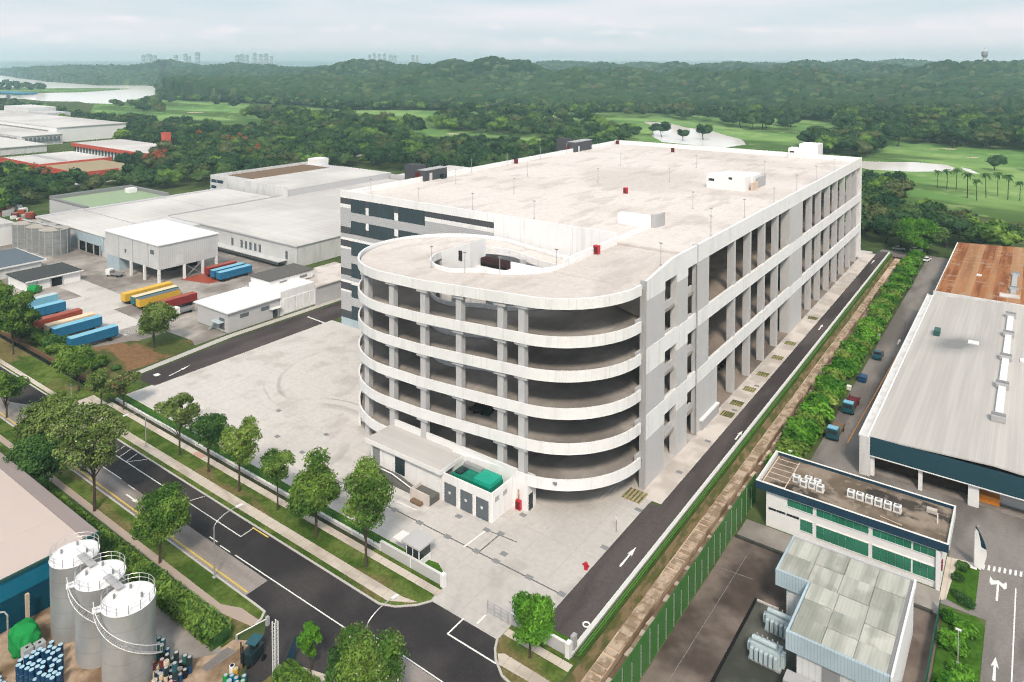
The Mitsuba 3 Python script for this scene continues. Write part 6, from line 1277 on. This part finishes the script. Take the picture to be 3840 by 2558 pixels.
def shrub(x, y, s, i, lb, gp, tone='m_leaf_vivid', name='shrub'):
    k = thing(name, lb, 'shrub', gp)
    M = T().translate([x, y, 0]).rotate([0, 0, 1], i * 77.0).scale([s, s, s * (0.85 + 0.3 * ((i * 37) % 10) / 10)])
    put(k + '__foliage', shrubs[i % 4], tone, to_world=M); put(k + '__stem', stem, 'm_bark', to_world=M)
for i in range(42):
    y = 135.0 + i * 3.95
    shrub(-35.3 + RNG.uniform(-.4, .4), y, RNG.uniform(0.98, 1.22), i, f'{ordinal(i + 1)} shrub from the office end of the long row beside the access road', 'shrubs in the long row by the access road', 'm_leaf_vivid' if i % 3 else 'm_leaf_light')
for i, (x, y, s) in enumerate(((-33.8, 124.5, .8), (-35.6, 128.5, .9), (-31.2, 126.2, .55), (-35.0, 131.6, .9))): shrub(x, y, s, i + 3, 'bright shrub in the clump behind the office building\'s west end', 'shrubs behind the office')
for i, (x, y, s) in enumerate(((-6.8, 94.2, .62), (-6.2, 97.4, .5), (-7.4, 101.5, .6), (-6.3, 104.8, .5), (-7.9, 106.6, .45), (-5.6, 91.0, .6), (-7.5, 89.0, .7))): shrub(x, y, s, i + 1, ['leafy shrub beside the lamp post in the planting bed, nearer the camera', 'low shrub right at the foot of the planting bed lamp post', 'leafy shrub behind the lamp post in the planting bed', 'leafy shrub second from the far end of the planting bed', 'small shrub at the far tip of the planting bed', 'leafy shrub at the frame bottom of the planting bed, by the road', 'large shrub at the frame bottom of the planting bed, by the mesh fence'][i], 'shrubs in the planting bed')
for i, (x, y, s) in enumerate(((-7.6, 118.8, .34), (-7.9, 115.8, .3), (-7.6, 112.2, .3), (-6.6, 111.0, .36))): shrub(x, y, s, i, 'small shrub at the edge of the lawn island by the office corner', 'shrubs on the lawn island', 'm_leaf_dark')
for i, (x, y, s) in enumerate(((-196, 76.5, .8), (-201.5, 77.2, .6), (-188, 77.0, .6), (-184, 77.8, .9), (-180.5, 77.4, .7), (-176.8, 77.9, .5), (-214, 76.4, .8), (-219, 77.2, .7), (-207, 76.8, .7), (-172.6, 80.2, .4), (-192, 78.4, .8), (-198.6, 78.6, .9), (-204, 77.8, .9), (-211, 77.6, .8), (-178.4, 79.2, .7), (-186, 76.4, .7))): shrub(x, y, s, i, 'wild shrub in the rough verge below the container row', 'shrubs below the container row', 'm_leaf_dark' if i % 2 else 'm_leaf_mid')
# clipped hedges
def hedge(lb, x0, x1, y0, y1, h, n, tone='m_leaf_mid', seed=5, drift=0.0):
    k = thing('hedge', lb, 'hedge'); rng = np.random.default_rng(seed)
    def yy(x): return drift * (x - x0)
    xs = rng.uniform(x0, x1, n); side = rng.integers(0, 4, n); ys = rng.uniform(y0, y1, n); zs = rng.uniform(.1, h, n)
    ys = np.where(side == 1, y0, np.where(side == 2, y1, ys)) + rng.normal(0, .1, n); zs = np.where((side == 0) | (side == 3), h, zs) + rng.normal(0, .13, n)
    p = np.column_stack([xs, ys + yy(xs), zs]); nn = rng.normal(size=(n, 3)) + [0, 0, .8]; nn /= np.linalg.norm(nn, axis=1, keepdims=True)
    t = np.cross(nn, rng.normal(size=(n, 3))); t /= np.linalg.norm(t, axis=1, keepdims=True); b = np.cross(nn, t); s = 0.24 * rng.uniform(.6, 1.4, (n, 1))
    v = np.stack([p - t * s, p - b * s * .6, p + t * s, p + b * s * .6], 1).reshape(-1, 3); i = np.arange(n) * 4
    put(k + '__foliage', (v, np.concatenate([np.stack([i, i + 1, i + 2], 1), np.stack([i, i + 2, i + 3], 1)])), tone)
    m = 26; px = np.linspace(x0 + .1, x1 - .1, m)
    put(k + '__core', sweep(np.column_stack([px, yy(px) + (y0 + y1) / 2, np.zeros(m)]), [((y1 - y0) / 2 - .15, .05), ((y1 - y0) / 2 - .15, h - .15), (-(y1 - y0) / 2 + .15, h - .15), (-(y1 - y0) / 2 + .15, .05)]), 'm_leaf_dark')
hedge('long clipped hedge between the tanks and the roadside verge', -131, -80.2, 47.4, 49.9, 1.9, 9000, 'm_leaf_mid', 5, 0.012)
hedge('second lower green hedge strip alongside the roadside verge', -118, -81.0, 50.0, 50.9, 0.9, 3000, 'm_leaf_light', 6, 0.012)
hedge('clipped hedge at the frame bottom beside the lattice mast', -70.4, -50, 49.6, 51.8, 1.5, 3600, 'm_leaf_mid', 7, 0.02)
mesh_f = thing('mesh_fence', 'dark green mesh fence behind the clipped roadside hedge', 'fence')
for i in range(17): part(mesh_f, 'panel', box(-129 + i * 3.0 + .06, -126.06 + i * 3.0, 50.02, 50.06, .2, 2.3), 'm_roofgreen') if False else part(mesh_f, 'post', box(-129 + i * 3.0, -128.9 + i * 3.0, 50.35, 50.45, 0, 2.0), 'm_roofgreen')
for z in (1.0, 1.95): part(mesh_f, 'rail', box(-129, -80.5, 50.37, 50.43, z, z + .06), 'm_roofgreen')
dh = thing('drain_parapet', 'weathered brown-red parapet along the ditch below the container row', 'parapet')
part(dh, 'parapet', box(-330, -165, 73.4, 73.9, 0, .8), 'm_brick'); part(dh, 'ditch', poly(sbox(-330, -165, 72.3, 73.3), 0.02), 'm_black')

# ------------------------------------------------------------------ trees of the belts and the golf course: one mesh per kind, individuals by transform
def mid_proto(seed, shape, nl, nleaf):
    rng = np.random.default_rng(seed); cs, rs = crown_lobes(rng, 1.0, 0.34, 1.75, nl, shape, (0.34, 0.52))
    cr = cat(leaves(cs, rs, nleaf, 0.115, rng, 0.35), *[lobe(c, r * 0.86, seed + i, 1, 0.35) for i, (c, r) in enumerate(zip(cs, rs))])
    return cr, branchy(rng, 0.55, 1.5, 0.8, 3, 0.055)
protos = [mid_proto(200 + i, s, n, 420) for i, (s, n) in enumerate((('round', 13), ('umbrella', 12), ('oval', 14), ('round', 10), ('umbrella', 15), ('cone', 12)))]
pply = [(mikit.ply(c, 'm_leaf_dark'), mikit.ply(t, 'm_bark')) for c, t in protos]
tones = ['m_far_dark', 'm_far_mid', 'm_far_dark', 'm_far_olive', 'm_far_mid', 'm_far_dark', 'm_far_mid', 'm_leaf_mid', 'm_far_dark']
rng = np.random.default_rng(99)
AREAS = [
    ('belt', Polygon([(-395, 118), (-640, 140), (-640, 182), (-562, 184), (-445, 184), (-438, 240), (-490, 236), (-498, 250), (-430, 330), (-372, 325), (-378, 240), (-410, 190)]), 11.5, (5.5, 8.2), 'tree in the dense belt behind the white warehouses'),
    ('belt', Polygon([(-345, 335), (-372, 325), (-500, 256), (-498, 300), (-560, 310), (-640, 300), (-690, 330), (-600, 420), (-560, 400), (-470, 440), (-330, 470), (-290, 540), (-165, 310), (-180, 336)]).difference(sbox(-478, -394, 366, 398)), 12.5, (6, 9.5), 'tree in the dense wood beyond the tall warehouse'),
    ('belt', Polygon([(-30, 306), (40, 306), (45, 332), (-8, 336), (-28, 350), (-45, 400), (-60, 436), (-100, 455), (-150, 430), (-150, 312), (-50, 314)]), 12.0, (6, 8.5), 'tree in the dense wood beyond the end of the side road'),
    ('far', Polygon([(-720, 345), (-1000, 345), (-1380, 420), (-1400, 470), (-1180, 450), (-985, 405), (-800, 420), (-700, 430), (-610, 424)]), 16, (6, 9), 'tree in the wood between the white works and the reservoir'),
    ('golf', Polygon([(-812, 520), (-700, 500), (-570, 480), (-460, 470), (-452, 505), (-560, 540), (-700, 560), (-800, 575)]), 19, (8, 11), 'tree in the broad golf clump beyond the wood'),
    ('golf', Polygon([(-1060, 640), (-1000, 610), (-960, 620), (-1000, 660)]), 30, (6, 8), 'tree among the fairways near the reservoir'),
    ('golf', Polygon([(-1250, 555), (-1180, 540), (-1090, 520), (-1040, 510), (-1060, 540), (-1200, 590)]), 34, (5, 7.5), 'tree along the near shore of the reservoir'),
    ('golf', Polygon([(-2300, 745), (-2080, 695), (-1905, 645), (-1850, 690), (-1870, 740), (-2000, 760), (-2250, 790)]), 34, (8, 12), 'tree on the green spit in the reservoir'),
    ('golf2', Polygon([(-520, 880), (-400, 915), (-300, 890), (-230, 870), (-190, 800), (-240, 750), (-300, 800), (-360, 840), (-420, 830), (-500, 800)]), 22, (8, 12), 'tree in the scattered row before the forest edge'),
    ('golf2', Polygon([(-215, 930), (-165, 780), (-118, 700), (-60, 720), (10, 760), (10, 900), (-120, 970)]), 19, (9, 13), 'tree in the big copse beyond the far roof corner'),
    ('golf2', Polygon([(-640, 760), (-520, 760), (-430, 740), (-420, 700), (-520, 690), (-620, 700)]), 24, (8, 11), 'tree in the row on the middle fairway'),
    ('golf2', Polygon([(-150, 600), (-100, 578), (-92, 640), (-120, 690), (-175, 680)]), 15, (8, 10), 'tree in the clump by the white stair hut'),
    ('golf2', Polygon([(-735, 545), (-640, 540), (-490, 505), (-452, 472), (-490, 402), (-556, 402), (-606, 424), (-690, 490)]), 14.5, (7.5, 10.5), 'tree in the copse before the pale fairway strip'),
    ('golf2', Polygon([(-545, 590), (-470, 560), (-420, 560), (-400, 600), (-450, 668), (-520, 640)]), 15, (8, 11), 'tree in the copse beyond the nearer dark roof hut'),
    ('golf2', Polygon([(-420, 560), (-330, 545), (-295, 600), (-335, 640), (-410, 610)]), 15, (7, 10), 'tree in the copse beyond the farther dark roof hut'),
    ('golf2', Polygon([(-1150, 600), (-1010, 545), (-940, 520), (-1000, 500), (-1180, 590), (-1230, 680), (-1190, 690)]), 22, (7, 10), 'tree in the copse between the reservoir and the fairways'),
    ('golf2', Polygon([(-60, 690), (20, 700), (40, 800), (-40, 830), (-110, 800)]), 17, (9, 12), 'tree in the copse beside the twin-trunk fairway tree'),
    ('golf2', Polygon([(-210, 960), (-120, 900), (-60, 860), (20, 860), (40, 1000), (-60, 1060), (-180, 1020)]), 20, (9, 13), 'tree at the wood edge beyond the far fairway'),
    ('golf', Polygon([(-540, 555), (-470, 560), (-380, 610), (-330, 600), (-340, 660), (-440, 640), (-520, 600)]), 24, (8, 11), 'tree in the scattered clump behind the flat roof'),
    ('golf', Polygon([(-240, 880), (-170, 900), (-100, 720), (-70, 690), (-35, 700), (0, 740), (0, 840), (-60, 840), (-120, 930), (-180, 960)]), 24, (9, 13), 'tree in the loose golf group beyond the far roof corner'),
    ('golf', Polygon([(-135, 600), (-105, 590), (-95, 640), (-120, 690), (-160, 660)]), 16, (7, 9), 'tree right behind the far corner of the flat roof'),
]
spots = []
for kind, pg, sp, (ra, rb), lb in AREAS:
    x0, y0, x1, y1 = pg.bounds
    for gx in np.arange(x0, x1, sp):
        for gy in np.arange(y0, y1, sp):
            x, y = gx + rng.uniform(-.45, .45) * sp, gy + rng.uniform(-.45, .45) * sp
            if not pg.contains(Point(x, y)) or (kind == 'golf' and rng.uniform() < 0.2): continue
            if WATER.contains(Point(x, y)): continue
            spots.append((x, y, rng.uniform(ra, rb), lb, kind))
for x, y, r_, lb in ((-472, 650, 15, 'large solitary dark tree on the fairway with clear trunk'), (-398, 645, 10, 'dark solitary tree by the pale bunker on the golf course'), (-381, 655, 9, 'dark tree paired with another by the bunker'), (-250, 640, 9, 'dark tree at the near edge of the middle pond'), (-262, 622, 7, 'small dark tree at the pond behind the roof parapet'), (-22.9, 572, 6.5, 'dark dense round tree alone on the fairway beside the pond'), (-3.5, 580, 6.5, 'dark dense tree at the picture edge on the fairway'), (-97, 688, 12, 'broad tree with twin trunk on the fairway'), (-60, 710, 10, 'tree standing alone right of the twin trunk on the fairway'), (-236, 938, 10, 'small tree on the far fairway beyond the middle pond'), (-290, 640, 9, 'bushy tree on the bank before the middle pond'), (-303, 650, 8, 'low tree on the bank before the middle pond')):
    spots.append((x, y, r_, lb, 'solo'))
fx, fy = np.array([(-2100, 1110), (-1969, 1060), (-1800, 965), (-1640, 885), (-1384, 750), (-1243, 719), (-1118, 742), (-962, 749), (-830, 717), (-752, 773), (-643, 831), (-542, 871), (-468, 926), (-399, 934), (-321, 934), (-289, 957), (-243, 930), (-213, 952), (-176, 1021), (-137, 1097), (-92, 1160), (-44, 1195), (60, 1230)], float).T
fs = np.concatenate([[0], np.cumsum(np.hypot(np.diff(fx), np.diff(fy)))])
for q in np.arange(0, fs[-1], 6.5):
    for row in (0, 1):
        spots.append((np.interp(q, fs, fx) + rng.normal(0, 5), np.interp(q, fs, fy) + rng.normal(0, 5) - 6 + 11 * row, rng.uniform(6.0, 9.0), 'tree at the edge of the forest', 'edge'))
score = [(-1 if s[4] == 'edge' else 0) + s[2] / math.hypot(s[0], s[1]) + (10 if s[4] == 'solo' else 0) + (0.004 if s[4][:4] == 'golf' else 0) for s in spots]
order = np.argsort(score)[::-1]
near_set = set(order[:285].tolist())
wood = {}
turn = {}
for lb in {s[3] for s in spots}:
    inn = [i for i in near_set if spots[i][3] == lb]
    if 1 < len(inn) <= 30 and spots[inn[0]][4] != 'solo':
        for n_, i in enumerate(sorted(inn, key=lambda i: math.atan2(spots[i][0], spots[i][1]))): turn[i] = ordinal(n_ + 1) + ' from left, '
for i, (x, y, r_, lb, kind) in enumerate(spots):
    p_, tn = int(rng.integers(6)), tones[int(rng.integers(len(tones)))]
    if kind == 'solo': tn = 'm_far_dark'; p_ = 0 if 'round' in lb or 'dense' in lb else 1
    hs = r_ * rng.uniform(0.88, 1.12) * (0.92 if kind != 'golf' else 1.05)
    M = T().translate([x, y, 0]).rotate([0, 0, 1], float(rng.uniform(0, 360))).scale([r_, r_, hs])
    if i in near_set:
        k = thing('tree', turn.get(i, '') + lb, 'tree', None if kind == 'solo' else lb.replace('tree', 'trees', 1))
        c = dict(pply[p_][0]); c['bsdf'] = {'type': 'ref', 'id': tn}; c['to_world'] = M; scene[k + '__crown'] = c
        t = dict(pply[p_][1]); t['to_world'] = M; scene[k + '__trunk'] = t
    else:
        wood.setdefault((p_ % 4, tn), []).append(M)
for gi, ((p_, tn), Ms) in enumerate(sorted(wood.items(), key=lambda q: q[0])):
    c = dict(pply[p_][0]); c['bsdf'] = {'type': 'ref', 'id': tn}
    scene[f'wood_group_{gi}'] = {'type': 'shapegroup', 'crown': c}
    for M in Ms:
        n_ = _count.get('woodland', 0); _count['woodland'] = n_ + 1
        scene[f'woodland__{n_ + 1:03d}'] = {'type': 'instance', 'g': {'type': 'ref', 'id': f'wood_group_{gi}'}, 'to_world': M}
labels['woodland'] = {'label': 'farther woods of mixed green trees between works, golf course and reservoir', 'category': 'woodland', 'kind': 'stuff'}

# red and orange blossom in the belt
gb = []
for x, y in ((-452, 240), (-448, 232), (-500, 330), (-505, 322), (-470, 250), (-440, 300), (-446, 170), (-560, 330)):
    cs = np.array([[x, y, 12.5]]) + rng.normal(size=(5, 3)) * [2.5, 2.5, 1.2]; gb.append(leaves(cs, np.full((5, 3), 1.6), 110, .5, rng, .6))
put('flame_blossom', cat(*gb), 'm_flame'); labels['flame_blossom'] = {'label': 'patches of red blossom on crowns in the tree belt', 'category': 'blossom', 'kind': 'stuff'}

# palms in a row on the rough
def palm(seed):
    rg = np.random.default_rng(seed); gs = []
    for i in range(16):
        a = 2 * np.pi * i / 16 + rg.uniform(-.2, .2); el = rg.uniform(-.5, .9); L = rg.uniform(2.6, 3.3); t = np.linspace(0, 1, 6)
        xx = L * t * math.cos(el * .8); zz = L * (math.sin(el) * t - .75 * t ** 2) + 12.2
        pts = np.column_stack([xx * math.cos(a), xx * math.sin(a), zz]); w = .5 * np.sin(np.pi * np.clip(t * .9 + .1, 0, 1)) + .04
        n = np.array([-math.sin(a), math.cos(a), 0]); top = pts + [0, 0, .0]
        gs.append(ribbon(top + n * w[:, None] - [0, 0, .25], top)); gs.append(ribbon(top, top - n * w[:, None] - [0, 0, .25]))
    t = np.linspace(0, 1, 6); return cat(*gs), tube(np.column_stack([.3 * np.sin(2 * t), 0 * t, 12.2 * t]), .24 - .08 * t, 7)
palms = [palm(i) for i in range(3)]
for i, (x, y, s, ds) in enumerate(((-41.5, 470.4, .92, 'first palm of the row, nearest the wood'), (-37.0, 470.8, .98, 'second palm of the row from the wood'), (-30.0, 446.8, 1.08, 'tallest palm of the row'), (-25.6, 442.7, .88, 'short palm just past the tallest one'), (-22.2, 455.1, 1.05, 'palm in the middle of the row past the short one'), (-17.5, 466.2, .98, 'third palm from the outer end of the row'), (-12.7, 454.6, 1.05, 'second palm from the outer end of the row'), (-7.7, 455.8, .8, 'small palm at the outer end of the row'), (-46.5, 474, .8, 'small palm half hidden by the wood\'s edge'))):
    k = thing('palm_tree', ds, 'palm'); M = T().translate([x, y, 0]).rotate([0, 0, 1], i * 50.0).scale(s)
    put(k + '__fronds', palms[i % 3][0], 'm_leaf_dark', to_world=M); put(k + '__trunk', palms[i % 3][1], 'm_bark', to_world=M)

# ------------------------------------------------------------------ hills covered by forest
EDGE = np.array([(-5200, 1640), (-3900, 1360), (-3500, 1250), (-2818, 1094), (-2256, 1012), (-2150, 1100), (-1990, 1060), (-1640, 880), (-1384, 750), (-1243, 719), (-1118, 742), (-962, 749), (-830, 717), (-752, 773), (-643, 831), (-542, 871), (-468, 926), (-399, 934), (-321, 934), (-289, 957), (-243, 930), (-213, 952), (-176, 1021), (-137, 1097), (-92, 1160), (-44, 1195), (60, 1230), (160, 1260)], float)
ea, er = np.arctan2(EDGE[:, 0], EDGE[:, 1]), np.hypot(EDGE[:, 0], EDGE[:, 1])
HILLS = [(-3443, 1323, 74, 160, 35), (-3345, 1395, 65, 160, 41), (-3218, 1488, 74, 160, 41), (-2998, 1525, 72, 160, 41), (-2876, 1551, 35, 90, 68), (-2962, 1612, 101, 160, 54), (-2743, 1586, 52, 140, 42), (-2476, 1534, 65, 150, 48), (-2378, 1543, 41, 110, 54), (-2258, 1569, 78, 160, 45), (-2062, 1588, 90, 160, 44), (-1740, 1452, 53, 150, 46), (-1595, 1434, 53, 130, 60), (-1539, 1475, 50, 130, 56), (-1423, 1498, 49, 130, 52), (-1180, 1366, 49, 130, 57), (-1040, 1344, 51, 140, 61), (-982, 1386, 37, 120, 53), (-1012, 1117, 63, 110, 44), (-772, 1292, 45, 110, 42), (-715, 1396, 46, 110, 43), (-583, 1430, 40, 110, 42), (-456, 1399, 42, 110, 44), (-402, 1563, 40, 110, 42), (-1169, 2116, 52, 130, 49), (-976, 2257, 46, 120, 56), (-905, 2370, 59, 130, 44), (-814, 2375, 52, 130, 52), (-614, 2397, 62, 140, 56), (-509, 2598, 60, 140, 58), (-1804, 2766, 119, 200, 63), (-1699, 2843, 99, 200, 58), (-502, 3592, 96, 200, 63), (-1012, 3344, 158, 200, 48), (-1415, 2926, 96, 200, 48), (-342, 2225, 48, 130, 45), (-198, 1785, 19, 80, 47), (-170, 1806, 21, 90, 56), (-111, 1898, 31, 100, 56), (-62, 1959, 27, 100, 54), (-43, 2814, 55, 140, 56), (29, 2742, 79, 150, 54), (-3921, 1222, 119, 200, 36), (-3663, 1287, 77, 150, 27)]
RIDGE = np.array([-0.59, 0.81])                        # the ridges run north-west
def smooth(a, b, x):
    q = np.clip((x - a) / (b - a), 0, 1); return q * q * (3 - 2 * q)
def relief(x, y):
    d = np.hypot(x, y)
    base = 20 * smooth(1080, 1750, d) * smooth(-2150, -1500, x) + 16 * (1 - smooth(-2300, -1900, x)) * smooth(0, 260, d - np.interp(np.arctan2(x, y), ea, er))
    acc = np.zeros_like(x)
    for cx, cy, sl, sr, h_ in HILLS:
        a = (x - cx) * RIDGE[0] + (y - cy) * RIDGE[1]; b = (x - cx) * RIDGE[1] - (y - cy) * RIDGE[0]
        acc += (np.maximum(h_ - 18, 8) * np.exp(-0.5 * ((a / sr) ** 2 + (b / (sl * 1.15)) ** 2))) ** 4
    p = np.stack([x / 150, y / 150, 0 * x], -1)
    bump = acc ** 0.25
    return base + bump * (0.93 + 0.14 * meshkit.fbm(p, 2, 5)) + 12 * (meshkit.fbm(p * 0.8, 3, 8) - 0.45) * smooth(1000, 1500, d)
NA, NR = 1050, 460
az = np.linspace(math.radians(-75.5), math.radians(4.5), NA)
rn = np.interp(az, ea, er) * (1 + 0.012 * (meshkit.noise(np.stack([az * 160, 0 * az, 0 * az], -1), 3) - .5))
tt = np.linspace(0, 1, NR)
rad_ = rn[None, :] * (5400.0 / rn[None, :]) ** tt[:, None]
XX, YY = rad_ * np.sin(az)[None, :], rad_ * np.cos(az)[None, :]
CELL = 15.0
best = np.full(XX.shape, 1e9); bid = np.zeros(XX.shape)
ix, iy = np.floor(XX / CELL), np.floor(YY / CELL)
def h2(a, b, s):
    q = np.sin(a * 127.1 + b * 311.7 + s * 74.7) * 43758.5453; return q - np.floor(q)
for da in (-1, 0, 1):
    for db in (-1, 0, 1):
        cx, cy = ix + da, iy + db
        d = np.hypot((cx + h2(cx, cy, 1)) * CELL - XX, (cy + h2(cx, cy, 2)) * CELL - YY) / (0.75 + 0.5 * h2(cx, cy, 4))
        m_ = d < best; best = np.where(m_, d, best); bid = np.where(m_, h2(cx, cy, 3), bid)
dome = np.sqrt(np.clip(1 - (best / (CELL * 0.85)) ** 2, 0, 1))
ZZ = relief(XX, YY) + 4.5 + 8.5 * dome * (0.7 + 0.6 * bid) + 5.0 * bid
ZZ[0] = 0.0; ZZ[1] = np.minimum(ZZ[1], 5.0)
VV = np.stack([XX, YY, ZZ], -1).reshape(-1, 3)
q = np.arange(NR * NA).reshape(NR, NA)
FF = np.concatenate([np.stack([q[:-1, :-1], q[:-1, 1:], q[1:, 1:]], -1).reshape(-1, 3), np.stack([q[:-1, :-1], q[1:, 1:], q[1:, :-1]], -1).reshape(-1, 3)])
FF = FF[:, ::-1]
big = meshkit.fbm(np.stack([XX / 160, YY / 160, 0 * XX], -1), 3, 21)
c0, c1, c2, c3 = np.array([.012, .036, .018]), np.array([.042, .082, .036]), np.array([.075, .110, .045]), np.array([.075, .080, .045])
w = np.clip(bid * 0.9 + (big - .5) * 1.1, 0, 1)[..., None]
CC = c0 * (1 - w) + c1 * w
sel = (np.modf(bid * 17.3)[0])[..., None]
CC = np.where(sel > .90, c2, CC); CC = np.where(sel < .03, c3, CC)
bare = np.exp(-(((XX + 1700) / 110) ** 2 + ((YY - 1560) / 40) ** 2))[..., None]
CC = CC * (1 - np.clip(bare * .9, 0, 1)) + np.array([.30, .27, .23]) * np.clip(bare * .9, 0, 1)
put('forest', (VV, FF), 'm_canopy', True, CC.reshape(-1, 3))
labels['forest'] = {'label': 'continuous forest canopy covering the low hills up to the horizon', 'category': 'forest', 'kind': 'stuff'}

# ------------------------------------------------------------------ far skyline
def far_tower(x, y, w_, h_, lb, gp=None):
    k = thing('apartment_tower', lb, 'tower', gp)
    part(k, 'block', rbox(x, y, 0, w_, w_ * .7, h_, 35), 'm_fartower'); part(k, 'penthouse', rbox(x, y, h_, w_ * .5, w_ * .4, 5, 35), 'm_fartower')
    for j in range(4): part(k, 'window_strip', rbox(x + w_ * .5 * math.sin(math.radians(35)) * 0, y, 8 + j * h_ / 4.6, w_ * 1.015, w_ * .72, h_ / 9, 35), 'm_grey')
TOWERS = [(-5995, 3049, 29, 121), (-5958, 3077, 50, 129), (-5920, 3104, 43, 118), (-5777, 3208, 36, 118), (-5713, 3255, 32, 132), (-5687, 3274, 29, 111), (-5632, 3314, 40, 143), (-5368, 3507, 36, 121), (-5338, 3528, 36, 129), (-5304, 3554, 32, 121), (-5251, 3592, 32, 139), (-5211, 3621, 32, 129), (-5176, 3647, 36, 132), (-5141, 3672, 29, 111), (-4484, 4151, 25, 125), (-4452, 4175, 25, 136), (-4420, 4198, 22, 132), (-4385, 4223, 29, 132), (-4344, 4253, 36, 121), (-4315, 4274, 29, 118), (-4196, 4361, 25, 121), (-4167, 4382, 25, 118)]
GROUPS = [(0, 3, 'cluster above the saddle left of the knoll'), (3, 6, 'loose cluster right of the knoll'), (6, 7, ''), (7, 10, 'low cluster on the skyline before the tall pair'), (10, 14, 'cluster of higher towers beside the low cluster'), (14, 20, 'pale cluster above the bare hill'), (20, 22, 'isolated pair beyond the bare hill')]
for a, b_, w in GROUPS:
    for x, y, w_, h_ in TOWERS[a:b_]:
        if w: far_tower(x, y, w_ * .8, h_, 'hazy apartment tower in the ' + w, 'hazy towers: ' + w)
        else: far_tower(x, y, w_ * .8, h_, 'tallest and darkest hazy tower, alone on the skyline')
k = thing('control_tower', 'slim lookout tower with wider head on the wooded hilltop', 'tower')
part(k, 'shaft', tube([(-100, 1880, 40), (-100, 1880, 84)], [4.0, 3.4], 14), 'm_column'); part(k, 'cabin', tube([(-100, 1880, 80), (-100, 1880, 85), (-100, 1880, 93)], [3.6, 6.5, 6.0], 14), 'm_fartower'); part(k, 'roof', tube([(-100, 1880, 93), (-100, 1880, 96)], [6.4, 3], 14), 'm_column'); part(k, 'mast', cyl(-100, 1880, 96, 104, .5, 6), 'm_grey')
